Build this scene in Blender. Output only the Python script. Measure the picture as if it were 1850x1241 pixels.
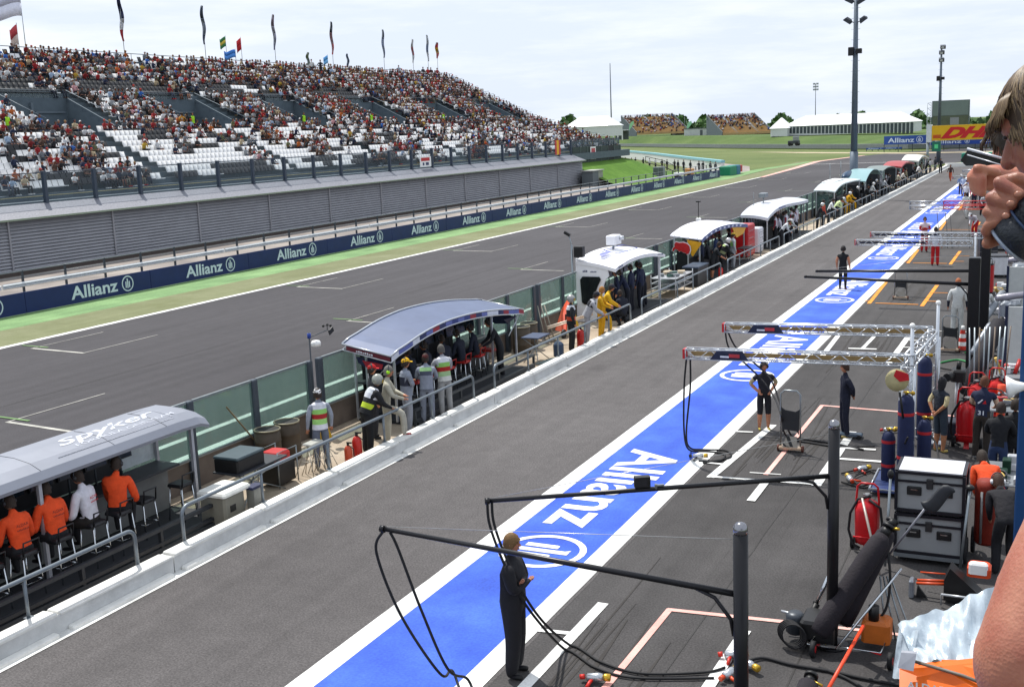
import bpy, bmesh, math, random
import numpy as np
from mathutils import Vector, Matrix, Euler
random.seed(7)
sc = bpy.context.scene
for o in list(bpy.data.objects): bpy.data.objects.remove(o)
COL = sc.collection
# ------------------------------------------------------------------ camera
H = 7.0; F = 2028.0; CX, CY = 925.0, 620.5
CR = ((0.90295, 0.04200, -0.42770), (0.42774, -0.18290, 0.88520), (-0.04110, -0.98222, -0.18310))
def _calc():
    nad = Vector((1380-CX, 11500-CY, F)).normalized()
    y = Vector((1905-CX, 201-CY, F)).normalized(); z = -nad
    y = (y - z*y.dot(z)).normalized(); x = y.cross(z)
    return (tuple(x), tuple(y), tuple(z))
CR = _calc()
cam = bpy.data.cameras.new('camera'); camo = bpy.data.objects.new('camera', cam); COL.objects.link(camo)
cam.sensor_width = 36.0; cam.lens = F/1850*36; cam.clip_end = 6000; cam.clip_start = 0.05
camo.matrix_world = Matrix(((CR[0][0], -CR[0][1], -CR[0][2], 0), (CR[1][0], -CR[1][1], -CR[1][2], 0),
                            (CR[2][0], -CR[2][1], -CR[2][2], H), (0, 0, 0, 1)))
sc.camera = camo
# ------------------------------------------------------------------ light
SUN_EL = math.radians(61); SUN_DIR = Vector((-0.80, 0.60, 0)).normalized()   # horizontal direction towards the sun
w = bpy.data.worlds.new('World'); sc.world = w; w.use_nodes = True
nt = w.node_tree; N = nt.nodes; L = nt.links
bg = N['Background']; sky = N.new('ShaderNodeTexSky'); sky.sky_type = 'NISHITA'; sky.sun_disc = False
sky.sun_elevation = SUN_EL; sky.sun_rotation = math.atan2(SUN_DIR.x, SUN_DIR.y)
sky.air_density = 1.0; sky.dust_density = 2.5; sky.ozone_density = 1.0
tc = N.new('ShaderNodeTexCoord'); mp = N.new('ShaderNodeMapping'); mp.inputs['Scale'].default_value = (1.6, 1.6, 11)
no = N.new('ShaderNodeTexNoise'); no.inputs['Scale'].default_value = 3.2; no.inputs['Detail'].default_value = 7; no.inputs['Roughness'].default_value = .6
cr = N.new('ShaderNodeValToRGB'); cr.color_ramp.elements[0].position = .42; cr.color_ramp.elements[1].position = .68
cr.color_ramp.elements[0].color = (.25, .25, .25, 1); cr.color_ramp.elements[1].color = (1, 1, 1, 1)
mx = N.new('ShaderNodeMix'); mx.data_type = 'RGBA'
mx.inputs[7].default_value = (12.0, 12.6, 13.4, 1)
m0 = N.new('ShaderNodeMix'); m0.data_type = 'RGBA'; m0.inputs[0].default_value = .88; m0.inputs[7].default_value = (9.6, 10.9, 13.2, 1)
L.new(tc.outputs['Generated'], mp.inputs['Vector']); L.new(mp.outputs['Vector'], no.inputs['Vector'])
L.new(no.outputs['Fac'], cr.inputs['Fac']); L.new(cr.outputs['Color'], mx.inputs[0]); L.new(sky.outputs['Color'], m0.inputs[6]); L.new(m0.outputs[2], mx.inputs[6])
L.new(mx.outputs[2], bg.inputs['Color']); bg.inputs['Strength'].default_value = 0.084
sd = bpy.data.lights.new('sun', 'SUN'); so = bpy.data.objects.new('sun', sd); COL.objects.link(so)
sd.energy = 5.0; sd.angle = math.radians(.53); sd.color = (1.0, .965, .90)
sv = Vector((SUN_DIR.x*math.cos(SUN_EL), SUN_DIR.y*math.cos(SUN_EL), math.sin(SUN_EL)))
so.rotation_euler = sv.to_track_quat('Z', 'Y').to_euler()
sc.view_settings.view_transform = 'Standard'; sc.view_settings.look = 'None'; sc.view_settings.gamma = 1
sc.view_settings.exposure = 0.0
# ------------------------------------------------------------------ helpers
def ray(px, py):
    a = (px-CX, py-CY, F)
    return Vector([sum(CR[i][j]*a[j] for j in range(3)) for i in range(3)])
def G(px, py, z=0.):
    d = ray(px, py); return Vector((0, 0, H)) + d*((z-H)/d.z)
def AX(px, py, X):
    d = ray(px, py); return Vector((0, 0, H)) + d*(X/d.x)
def AY(px, py, Y):
    d = ray(px, py); return Vector((0, 0, H)) + d*(Y/d.y)
def proj(P):
    v = Vector(P)-Vector((0, 0, H)); c = [sum(CR[i][j]*v[i] for i in range(3)) for j in range(3)]
    if c[2] <= 0.01: return (-9999, -9999)
    return (CX+F*c[0]/c[2], CY+F*c[1]/c[2])
def lin(c):
    if isinstance(c, str):
        c = c.lstrip('#'); c = ''.join(q*2 for q in c) if len(c) == 3 else c; c = [int(c[i:i+2], 16)/255 for i in (0, 2, 4)]
        return tuple((x/12.92 if x <= .04045 else ((x+.055)/1.055)**2.4) for x in c)
    return tuple(c)
_M = {}
def M(col, rough=.6, metal=0., var=.12, scale=6., bump=0., bscale=None, kind=None, alpha=1., spec=.4):
    key = (str(col), rough, metal, var, scale, bump, bscale, kind, alpha, spec)
    if key in _M: return _M[key]
    c = lin(col); m = bpy.data.materials.new('mat_%03d' % len(_M)); m.use_nodes = True
    t = m.node_tree; n = t.nodes; l = t.links; b = n['Principled BSDF']
    b.inputs['Roughness'].default_value = rough; b.inputs['Metallic'].default_value = metal
    b.inputs['Specular IOR Level'].default_value = spec; b.inputs['Alpha'].default_value = alpha
    co = n.new('ShaderNodeTexCoord'); nz = n.new('ShaderNodeTexNoise')
    nz.inputs['Scale'].default_value = scale; nz.inputs['Detail'].default_value = 5; nz.inputs['Roughness'].default_value = .65
    l.new(co.outputs['Object'], nz.inputs['Vector'])
    mr = n.new('ShaderNodeMapRange'); mr.inputs['From Min'].default_value = .3; mr.inputs['From Max'].default_value = .7
    mr.inputs['To Min'].default_value = 1-var; mr.inputs['To Max'].default_value = 1+var
    l.new(nz.outputs['Fac'], mr.inputs['Value'])
    vm = n.new('ShaderNodeVectorMath'); vm.operation = 'SCALE'; vm.inputs[0].default_value = c
    l.new(mr.outputs['Result'], vm.inputs['Scale']); l.new(vm.outputs['Vector'], b.inputs['Base Color'])
    if bump:
        nb = n.new('ShaderNodeTexNoise'); nb.inputs['Scale'].default_value = bscale or scale*4; nb.inputs['Detail'].default_value = 4
        l.new(co.outputs['Object'], nb.inputs['Vector'])
        bp = n.new('ShaderNodeBump'); bp.inputs['Strength'].default_value = bump; bp.inputs['Distance'].default_value = .02
        l.new(nb.outputs['Fac'], bp.inputs['Height']); l.new(bp.outputs['Normal'], b.inputs['Normal'])
    _M[key] = m; return m
def ground_mat(name, stops, scale=.35, fine=60, rough=.9, streak=0., speck=.12, mottle=.5, ydir=True, mid=2.4, stain=0.):
    """large scale ramp between colours, fine speckle, and streaks along the lane"""
    m = bpy.data.materials.new(name); m.use_nodes = True; t = m.node_tree; n = t.nodes; l = t.links; b = n['Principled BSDF']
    b.inputs['Roughness'].default_value = rough; b.inputs['Specular IOR Level'].default_value = .25
    co = n.new('ShaderNodeTexCoord')
    a = n.new('ShaderNodeTexNoise'); a.inputs['Scale'].default_value = scale; a.inputs['Detail'].default_value = 8; a.inputs['Roughness'].default_value = mottle
    l.new(co.outputs['Object'], a.inputs['Vector'])
    r = n.new('ShaderNodeValToRGB'); e = r.color_ramp.elements
    e[0].position = .33; e[1].position = .67; e[0].color = lin(stops[0])+(1,); e[1].color = lin(stops[-1])+(1,)
    for i, s in enumerate(stops[1:-1]): x = e.new(.33+.34*(i+1)/(len(stops)-1)); x.color = lin(s)+(1,)
    l.new(a.outputs['Fac'], r.inputs['Fac'])
    f = n.new('ShaderNodeTexNoise'); f.inputs['Scale'].default_value = fine; f.inputs['Detail'].default_value = 3; f.inputs['Roughness'].default_value = .6
    l.new(co.outputs['Object'], f.inputs['Vector'])
    mr = n.new('ShaderNodeMapRange'); mr.inputs['From Min'].default_value = .32; mr.inputs['From Max'].default_value = .68
    mr.inputs['To Min'].default_value = 1-speck; mr.inputs['To Max'].default_value = 1+speck; l.new(f.outputs['Fac'], mr.inputs['Value'])
    out = mr.outputs['Result']
    f2 = n.new('ShaderNodeTexNoise'); f2.inputs['Scale'].default_value = mid; f2.inputs['Detail'].default_value = 5
    l.new(co.outputs['Object'], f2.inputs['Vector'])
    m2 = n.new('ShaderNodeMapRange'); m2.inputs['From Min'].default_value = .3; m2.inputs['From Max'].default_value = .7
    m2.inputs['To Min'].default_value = 1-speck*.22; m2.inputs['To Max'].default_value = 1+speck*.22; l.new(f2.outputs['Fac'], m2.inputs['Value'])
    mu = n.new('ShaderNodeMath'); mu.operation = 'MULTIPLY'; l.new(out, mu.inputs[0]); l.new(m2.outputs['Result'], mu.inputs[1]); out = mu.outputs[0]
    if streak:
        mp = n.new('ShaderNodeMapping'); mp.inputs['Scale'].default_value = (1.6, .035, 1)
        l.new(co.outputs['Object'], mp.inputs['Vector'])
        s = n.new('ShaderNodeTexNoise'); s.inputs['Scale'].default_value = 1.4; s.inputs['Detail'].default_value = 5; l.new(mp.outputs['Vector'], s.inputs['Vector'])
        ms = n.new('ShaderNodeMapRange'); ms.inputs['From Min'].default_value = .3; ms.inputs['From Max'].default_value = .7
        ms.inputs['To Min'].default_value = 1-streak; ms.inputs['To Max'].default_value = 1+streak; l.new(s.outputs['Fac'], ms.inputs['Value'])
        mu = n.new('ShaderNodeMath'); mu.operation = 'MULTIPLY'; l.new(out, mu.inputs[0]); l.new(ms.outputs['Result'], mu.inputs[1]); out = mu.outputs[0]
    if stain:
        for sc_, lo_, hi_, st in (((.55, .22, 1), .60, .72, stain), ((2.2, 1.4, 1), .66, .74, stain*.8), ((5.5, .12, 1), .60, .75, stain*.6)):
            mp = n.new('ShaderNodeMapping'); mp.inputs['Scale'].default_value = sc_; l.new(co.outputs['Object'], mp.inputs['Vector'])
            s = n.new('ShaderNodeTexNoise'); s.inputs['Scale'].default_value = 1.; s.inputs['Detail'].default_value = 7; s.inputs['Roughness'].default_value = .6; l.new(mp.outputs['Vector'], s.inputs['Vector'])
            ms = n.new('ShaderNodeMapRange'); ms.inputs['From Min'].default_value = lo_; ms.inputs['From Max'].default_value = hi_; ms.inputs['To Min'].default_value = 1; ms.inputs['To Max'].default_value = 1-st; l.new(s.outputs['Fac'], ms.inputs['Value'])
            mu = n.new('ShaderNodeMath'); mu.operation = 'MULTIPLY'; l.new(out, mu.inputs[0]); l.new(ms.outputs['Result'], mu.inputs[1]); out = mu.outputs[0]
    vm = n.new('ShaderNodeVectorMath'); vm.operation = 'SCALE'; l.new(r.outputs['Color'], vm.inputs[0]); l.new(out, vm.inputs['Scale'])
    l.new(vm.outputs['Vector'], b.inputs['Base Color'])
    bp = n.new('ShaderNodeBump'); bp.inputs['Strength'].default_value = .35; bp.inputs['Distance'].default_value = .01
    l.new(f.outputs['Fac'], bp.inputs['Height']); l.new(bp.outputs['Normal'], b.inputs['Normal'])
    return m
def glass_mat(name, col, mixf=.45, rough=.08, tint=(.80, .93, .86, 1)):
    m = bpy.data.materials.new(name); m.use_nodes = True; t = m.node_tree; n = t.nodes; l = t.links; b = n['Principled BSDF']
    b.inputs['Base Color'].default_value = lin(col)+(1,); b.inputs['Roughness'].default_value = rough
    tr = n.new('ShaderNodeBsdfTransparent'); tr.inputs['Color'].default_value = tint
    mx = n.new('ShaderNodeMixShader'); o = n['Material Output']
    co = n.new('ShaderNodeTexCoord'); nz = n.new('ShaderNodeTexNoise'); nz.inputs['Scale'].default_value = 3; nz.inputs['Detail'].default_value = 4
    l.new(co.outputs['Object'], nz.inputs['Vector']); mr = n.new('ShaderNodeMapRange')
    mr.inputs['To Min'].default_value = mixf-.03; mr.inputs['To Max'].default_value = mixf+.03; l.new(nz.outputs['Fac'], mr.inputs['Value'])
    l.new(mr.outputs['Result'], mx.inputs[0]); l.new(tr.outputs[0], mx.inputs[1]); l.new(b.outputs[0], mx.inputs[2]); l.new(mx.outputs[0], o.inputs['Surface'])
    return m
def attr_mat(name, rough=.8):
    m = bpy.data.materials.new(name); m.use_nodes = True; t = m.node_tree; n = t.nodes; l = t.links; b = n['Principled BSDF']
    a = n.new('ShaderNodeAttribute'); a.attribute_name = 'Col'; l.new(a.outputs['Color'], b.inputs['Base Color']); b.inputs['Roughness'].default_value = rough
    b.inputs['Specular IOR Level'].default_value = .2
    return m
# font meshes
_T = {}
def text2d(s, bold=.02, shear=0., space=1.):
    k = (s, bold, shear, space)
    if k in _T: return _T[k]
    c = bpy.data.curves.new('t', 'FONT'); c.body = s; c.size = 1; c.offset = bold; c.shear = shear; c.space_character = space; c.resolution_u = 3
    o = bpy.data.objects.new('t', c); COL.objects.link(o)
    me = bpy.data.meshes.new_from_object(o.evaluated_get(bpy.context.evaluated_depsgraph_get()))
    vs = [(v.co.x, v.co.y) for v in me.vertices]; fs = [tuple(p.vertices) for p in me.polygons]
    bpy.data.objects.remove(o); bpy.data.curves.remove(c); bpy.data.meshes.remove(me)
    xs = [v[0] for v in vs]; x0, x1 = min(xs), max(xs)
    _T[k] = ([(v[0]-x0, v[1]) for v in vs], fs, x1-x0); return _T[k]
def setp(o, label=None, cat=None, group=None, kind=None):
    if label: o['label'] = label
    if cat: o['category'] = cat
    if group: o['group'] = group
    if kind: o['kind'] = kind
    return o
def thing(name, label, cat, loc=(0, 0, 0), rz=0., group=None):
    o = bpy.data.objects.new(name, None); COL.objects.link(o); o.location = loc; o.rotation_euler = (0, 0, rz)
    o.empty_display_size = .2
    return setp(o, label, cat, group)
class MB:
    def __init__(s): s.v = []; s.f = []; s.mi = []; s.ml = []; s.cur = 0; s.sm = []
    def m(s, mat):
        if mat not in s.ml: s.ml.append(mat)
        s.cur = s.ml.index(mat); return s
    def add(s, vs, fs, smooth=False):
        b = len(s.v); s.v += [tuple(v) for v in vs]
        for f in fs: s.f.append(tuple(b+i for i in f)); s.mi.append(s.cur); s.sm.append(smooth)
        return s
    def box(s, c, d, rot=None, taper=1.):
        x, y, z = (q/2 for q in d); P = []
        for sz in (-1, 1):
            k = 1. if sz < 0 else taper
            for sx, sy in ((-1, -1), (1, -1), (1, 1), (-1, 1)): P.append(Vector((sx*x*k, sy*y*k, sz*z)))
        if rot is not None:
            R = rot if isinstance(rot, Matrix) else Euler(rot).to_matrix(); P = [R@p for p in P]
        c = Vector(c); return s.add([p+c for p in P], [(3, 2, 1, 0), (4, 5, 6, 7), (0, 1, 5, 4), (1, 2, 6, 5), (2, 3, 7, 6), (3, 0, 4, 7)])
    def bb(s, a, b):   # box by corners
        a, b = Vector(a), Vector(b); return s.box((a+b)/2, [abs(q) for q in (b-a)])
    def bbev(s, a, b, r=.02):   # box with chamfered vertical + top edges
        x0, x1 = sorted((a[0], b[0])); y0, y1 = sorted((a[1], b[1])); z0, z1 = sorted((a[2], b[2]))
        def ring(k, z): return [(x0+r+k, y0+k, z), (x1-r-k, y0+k, z), (x1-k, y0+r+k, z), (x1-k, y1-r-k, z), (x1-r-k, y1-k, z), (x0+r+k, y1-k, z), (x0+k, y1-r-k, z), (x0+k, y0+r+k, z)]
        vs = ring(0, z0)+ring(0, z1-r)+ring(r*.7, z1); fs = []
        for k in range(2):
            for i in range(8): j = (i+1) % 8; fs.append((k*8+i, k*8+j, k*8+8+j, k*8+8+i))
        fs += [tuple(range(16, 24)), tuple(range(7, -1, -1))]; return s.add(vs, fs)
    def cyl(s, p0, p1, r, r2=None, n=10, caps=True, smooth=True):
        p0, p1 = Vector(p0), Vector(p1); r2 = r if r2 is None else r2; d = (p1-p0)
        if d.length < 1e-6: return s
        q = d.to_track_quat('Z', 'Y').to_matrix(); vs = []
        for p, rr in ((p0, r), (p1, r2)):
            for i in range(n): a = 2*math.pi*i/n; vs.append(p+q@Vector((rr*math.cos(a), rr*math.sin(a), 0)))
        s.add(vs, [(i, (i+1) % n, n+(i+1) % n, n+i) for i in range(n)], smooth)
        if caps:
            b = len(s.v)-2*n; s.f += [tuple(b+n-1-i for i in range(n)), tuple(b+n+i for i in range(n))]; s.mi += [s.cur]*2; s.sm += [False]*2
        return s
    def tube(s, pts, r, n=8, closed=False):
        pts = [Vector(p) for p in pts]; K = len(pts); vs = []; fs = []; up = Vector((0, 0, 1)); prev = None
        for k, p in enumerate(pts):
            if closed: d = pts[(k+1) % K]-pts[k-1]
            else: d = pts[min(k+1, K-1)]-pts[max(k-1, 0)]
            d.normalize()
            if prev is None:
                a = d.cross(up)
                if a.length < .05: a = d.cross(Vector((1, 0, 0)))
            else: a = prev-d*prev.dot(d)
            a.normalize(); prev = a; b = d.cross(a); rr = r[k] if isinstance(r, (list, tuple)) else r
            for i in range(n): t = 2*math.pi*i/n; vs.append(p+a*rr*math.cos(t)+b*rr*math.sin(t))
        for k in range(K if closed else K-1):
            q = ((k+1) % K)*n
            for i in range(n): fs.append((k*n+i, k*n+(i+1) % n, q+(i+1) % n, q+i))
        if not closed: fs += [tuple(range(n-1, -1, -1)), tuple((K-1)*n+i for i in range(n))]
        return s.add(vs, fs, True)
    def lathe(s, prof, c=(0, 0, 0), n=14, axis=None, closed=True):
        vs = []; c = Vector(c); q = Vector(axis).to_track_quat('Z', 'Y').to_matrix() if axis else Matrix.Identity(3)
        for r, z in prof:
            for i in range(n): a = 2*math.pi*i/n; vs.append(c+q@Vector((r*math.cos(a), r*math.sin(a), z)))
        fs = [(k*n+i, k*n+(i+1) % n, (k+1)*n+(i+1) % n, (k+1)*n+i) for k in range(len(prof)-1) for i in range(n)]
        if closed: fs += [tuple(range(n-1, -1, -1)), tuple((len(prof)-1)*n+i for i in range(n))]
        return s.add(vs, fs, True)
    def ell(s, c, r, n=12, k=8, rot=None):
        vs = []; c = Vector(c); R = rot if rot is not None else Matrix.Identity(3)
        for j in range(k+1):
            t = math.pi*j/k
            for i in range(n): a = 2*math.pi*i/n; vs.append(c+R@Vector((r[0]*math.sin(t)*math.cos(a), r[1]*math.sin(t)*math.sin(a), r[2]*math.cos(t))))
        return s.add(vs, [((j+1)*n+i, (j+1)*n+(i+1) % n, j*n+(i+1) % n, j*n+i) for j in range(k) for i in range(n)], True)
    def poly(s, pts): return s.add(pts, [tuple(range(len(pts)))])
    def prism(s, pts, off):   # extrude polygon along vector
        off = Vector(off); n = len(pts); a = [Vector(p) for p in pts]
        return s.add(a+[p+off for p in a], [tuple(range(n-1, -1, -1)), tuple(range(n, 2*n))]+[(i, (i+1) % n, n+(i+1) % n, n+i) for i in range(n)])
    def loft(s, rings, closed=True, caps=True, smooth=False):
        n = len(rings[0]); vs = [v for r in rings for v in r]; fs = []
        for k in range(len(rings)-1):
            for i in range(n if closed else n-1): fs.append((k*n+i, k*n+(i+1) % n, (k+1)*n+(i+1) % n, (k+1)*n+i))
        if caps and closed: fs += [tuple(range(n-1, -1, -1)), tuple((len(rings)-1)*n+i for i in range(n))]
        return s.add(vs, fs, smooth)
    def text(s, t, o, u, v, h, w=None, bold=.02, shear=0., space=1.):
        vs, fs, W = text2d(t, bold, shear, space); o = Vector(o); u = Vector(u).normalized(); v = Vector(v).normalized()
        kh = h/.72; kw = (w/W) if w else kh
        return s.add([o+u*(x*kw)+v*(y*kh) for x, y in vs], fs)
    def bars(s, o, u, v, h, w, n=6):   # unreadable small print
        o = Vector(o); u = Vector(u).normalized(); v = Vector(v).normalized()
        for i in range(n): a = o+u*(w*i/n); b = a+u*(w/n*.68); hh = h*(1 if i % 3 else .75); s.add([a, b, b+v*hh, a+v*hh], [(0, 1, 2, 3)])
        return s
    def emblem(s, c, u, v, R):   # ring with three bars
        c = Vector(c); u = Vector(u).normalized(); v = Vector(v).normalized(); n = 28; P = lambda x, y: c+u*x*R+v*y*R
        vs = []
        for i in range(n): a = 2*math.pi*i/n; vs += [P(math.cos(a), math.sin(a)), P(.84*math.cos(a), .84*math.sin(a))]
        s.add(vs, [(2*i, (2*i+2) % (2*n), (2*i+3) % (2*n), 2*i+1) for i in range(n)])
        for x0, y0, y1 in ((-.40, -.52, .28), (-.11, -.58, .62), (.18, -.52, .28)): s.add([P(x0, y0), P(x0+.20, y0), P(x0+.20, y1), P(x0+.04, y1), P(x0, y1-.06)], [(0, 1, 2, 3, 4)])
        s.add([P(-.11, .62), P(-.20, .62), P(-.11, .50)], [(0, 1, 2)]); return s
    def build(s, name, parent=None, world=False, tag=None, loc=None):
        me = bpy.data.meshes.new(name); me.from_pydata([tuple(v) for v in s.v], [], s.f)
        for m in s.ml: me.materials.append(m)
        me.polygons.foreach_set('material_index', s.mi); me.polygons.foreach_set('use_smooth', s.sm); me.update()
        o = bpy.data.objects.new(name, me); COL.objects.link(o)
        if parent is not None:
            o.parent = parent
            if world: o.location = -Vector(parent.location)
        if loc is not None: o.location = loc
        if tag: setp(o, *tag)
        return o
def origin_to(o, p):
    """shift a world-space mesh so that its origin sits at p"""
    p = Vector(p); o.data.transform(Matrix.Translation(-p)); o.location = Vector(o.location)+p; return o
ORD = ['zeroth', 'first', 'second', 'third', 'fourth', 'fifth', 'sixth', 'seventh', 'eighth', 'ninth', 'tenth', 'eleventh', 'twelfth', 'thirteenth', 'fourteenth', 'fifteenth', 'sixteenth', 'seventeenth', 'eighteenth', 'nineteenth', 'twentieth']
TENS = {20: 'twenty', 30: 'thirty', 40: 'forty'}
def ordn(n):
    if n <= 20: return ORD[n]
    if n == 30: return 'thirtieth'
    if n == 40: return 'fortieth'
    return TENS[n//10*10]+'-'+ORD[n % 10]
# common materials
STEEL = M('#8d9498', .35, .8, .08); GALV = M('#9aa3a8', .45, .6, .1); CHROME = M('#c8ccd0', .18, 1., .05); BLACK = M('#121214', .5, 0, .2)
DGREY = M('#3b4148', .5, .2, .12); POSTC = M('#444c55', .5, .3, .12); WHITE = M('#e8e8e6', .5, 0, .05); RUB = M('#17171a', .75, 0, .15)
RED = M('#b3161c', .4, 0, .1); ALU = M('#c4c8ce', .3, .7, .08); NAVY = M('#10192e', .7, 0, .15); CONC = M('#8d867c', .9, 0, .18, 2., .2)
# ================================================================== SETTING
def sheet(name, pts, z, mat, kind='structure', sub=None):
    mb = MB(); mb.m(mat); mb.poly([(p[0], p[1], z) for p in pts]); o = mb.build(name); o['kind'] = kind; return o
GRASSF = ground_mat('grass_field', ['#4c5c2e', '#5c683a', '#6c7446'], .02, 9, .95, 0, .28, .7, mid=.25)
GRASSB = ground_mat('grass_bank', ['#3d5426', '#4a5f2c', '#5a6b3a'], .03, 7, .95, 0, .28, .7, mid=.3)
GRASSM = ground_mat('grass_mound', ['#42641a', '#4c7020', '#5a7c2c'], .25, 30, .95, 0, .25, .7)
GRASSV = ground_mat('grass_verge', ['#666a48', '#707454', '#7c7e60'], .25, 40, .95, .08, .2, .7)
TRACK = ground_mat('track_asphalt', ['#39373a', '#3f3d40', '#454346'], .05, 30, .85, .12, .30, .55, stain=.18)
LANE = ground_mat('lane_asphalt', ['#4d4a4a', '#545151', '#5b5858'], .10, 34, .88, .12, .36, .55, stain=.22)
BAYM = ground_mat('bay_asphalt', ['#393737', '#413f3f', '#494747'], .22, 34, .86, .12, .34, .6, stain=.35)
PAINTW = ground_mat('white_paint', ['#bdbdb9', '#d8d8d5', '#e6e6e3'], 1.2, 40, .7, .04, .10, stain=.14)
PAINTB = ground_mat('blue_paint', ['#2a4cb0', '#3256bc', '#3d63c6'], .9, 25, .7, .10, .16, stain=.22)
PAINTG = ground_mat('green_paint', ['#5f7e50', '#6c8c5a', '#7a9a66'], .4, 12, .8, .10, .18, stain=.15)
PAINTO = ground_mat('orange_paint', ['#d0822a', '#e0922f'], 1, 40, .7, 0, .1)
PAINTP = ground_mat('pink_paint', ['#d79a90', '#e0b4aa'], 1, 40, .7, 0, .1)
PAVE = ground_mat('paving', ['#8f8170', '#a39583', '#b5a896'], .5, 35, .9, 0, .15)
# ground sheet to the horizon (grass); a rail line and a bank behind it
sheet('ground', [(-2600, -200), (900, -200), (900, 3600), (-2600, 3600)], -.03, GRASSF)
sheet('race_track', [(-34.75, -20), (-16.3, -20), (-16.3, 176), (-12.6, 186), (-1, 200), (30, 210), (60, 222), (60, 262), (-20, 262), (-32, 236), (-37.5, 205), (-36, 175), (-34.9, 150)], .000, TRACK)
sheet('runoff_asphalt', [(-3, 262), (90, 255), (160, 300), (160, 420), (40, 300)], -.006, TRACK)
sheet('pit_lane', [(-13.0, -20), (-6.3, -20), (-6.3, 168.2), (-13.6, 168.2), (-13.0, 150)], .004, LANE)
sheet('pit_boxes', [(-6.36, -20), (12, -20), (12, 167), (-6.36, 167)], .000, BAYM)
sheet('pit_wall_walkway', [(-16.3, -20), (-13.0, -20), (-13.0, 168), (-16.3, 168)], .012, PAVE)
sheet('grass_verge', [(-38.2, -20), (-34.9, -20), (-34.9, 150), (-36.2, 178), (-37.6, 205), (-41, 205), (-38.6, 160)], .004, GRASSV)
sheet('green_verge_strip', [(-41.1, -20), (-38.2, -20), (-38.4, 150), (-39.6, 176), (-37.9, 203), (-39.2, 205), (-41.6, 176)], .008, PAINTG)
sheet('service_path', [(-55, -20), (-41.6, -20), (-41.6, 172), (-46, 190), (-64, 226), (-82, 262), (-92, 262), (-60, 200), (-52, 175), (-50, 138), (-55, 138)], .0, ground_mat('path_tar', ['#77706c', '#8a827c', '#9c948c'], .3, 30, .9, 0, .12))
sheet('track_edge_line', [(-34.95, -20), (-34.60, -20), (-34.75, 150), (-35.85, 178), (-36.1, 178), (-35.05, 150)], .012, PAINTW)
sheet('pink_kerb_line', [(-35.0, 150), (-34.4, 150), (-35.4, 178), (-36.9, 205), (-33, 232), (-34.0, 232), (-38.2, 205), (-36.5, 178)], .016, ground_mat('kerb_pink', ['#c08e84', '#d2b0a6'], .5, 10, .8, 0, .1))
sheet('track_edge_line', [(-19.0, -20), (-18.78, -20), (-18.78, 165), (-19.0, 165)], .006, PAINTW)
sheet('lane_edge_line', [(-13.0, -20), (-12.78, -20), (-12.78, 168), (-13.0, 168)], .014, PAINTW)
# blue strip with white borders
sheet('strip_border', [(-8.80, -20), (-8.44, -20), (-8.44, 166), (-8.80, 166)], .012, PAINTW)
sheet('strip_border', [(-6.70, -20), (-6.36, -20), (-6.36, 166), (-6.70, 166)], .012, PAINTW)
sheet('blue_strip', [(-8.44, -20), (-6.70, -20), (-6.70, 166), (-8.44, 166)], .010, PAINTB)
mb = MB(); mb.m(PAINTW)
for k in range(10):
    y = 16.5+14.35*k
    mb.text('Allianz', (-8.10, y+6.35, .018), (0, -1, 0), (1, 0, 0), 1.18, 5.1, .018)
    mb.emblem((-7.56, y, .018), (0, -1, 0), (1, 0, 0), .76)
mb.build('strip_lettering')['kind'] = 'structure'
# pit box markings
mb = MB()
def mark(mat, pts, w_=.12, z=.010):
    mb.m(mat)
    for (a, b) in zip(pts[:-1], pts[1:]):
        a = Vector((a[0], a[1], z)); b = Vector((b[0], b[1], z)); d = (b-a).normalized(); n_ = Vector((-d.y, d.x, 0))*w_/2
        mb.poly([a-n_-d*w_*.3, b-n_+d*w_*.3, b+n_+d*w_*.3, a+n_-d*w_*.3]); z += .002
# near box
mark(PAINTW, [(-5.87, 10.5), (-5.83, 14.80)], .17); mark(PAINTW, [(-6.35, 13.65), (-5.80, 13.72)], .10, .016)
mark(PAINTP, [(-4.91, 10.5), (-4.83, 14.96), (-2.6, 15.18)], .10); mark(PAINTW, [(-3.72, 10.4), (-3.62, 14.6)], .16, .016)
mark(PAINTP, [(-2.6, 15.18), (-1.1, 15.3)], .08, .010)
# second box
mark(PAINTW, [(-5.98, 21.4), (-5.69, 25.7)], .17); mark(PAINTW, [(-5.98, 21.4), (-3.86, 21.55)], .10, .018); mark(PAINTW, [(-3.90, 21.5), (-3.86, 25.6)], .18, .014)
mark(PAINTW, [(-3.86, 24.25), (-3.2, 24.3)], .12, .02); mark(PAINTW, [(-3.86, 23.4), (-2.9, 23.45)], .12, .02); mark(PAINTW, [(-4.87, 20.2), (-4.87, 21.3)], .16, .02)
mark(PAINTP, [(-4.98, 21.9), (-4.95, 27.93), (-1.6, 27.7)], .10); mark(PAINTW, [(-6.4, 24.9), (-6.0, 24.95)], .08, .02)
mark(PAINTW, [(-6.32, 22.3), (-6.0, 22.3)], .08, .02); mark(PAINTW, [(-5.3, 21.9), (-4.7, 21.95)], .04, .02)
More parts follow.
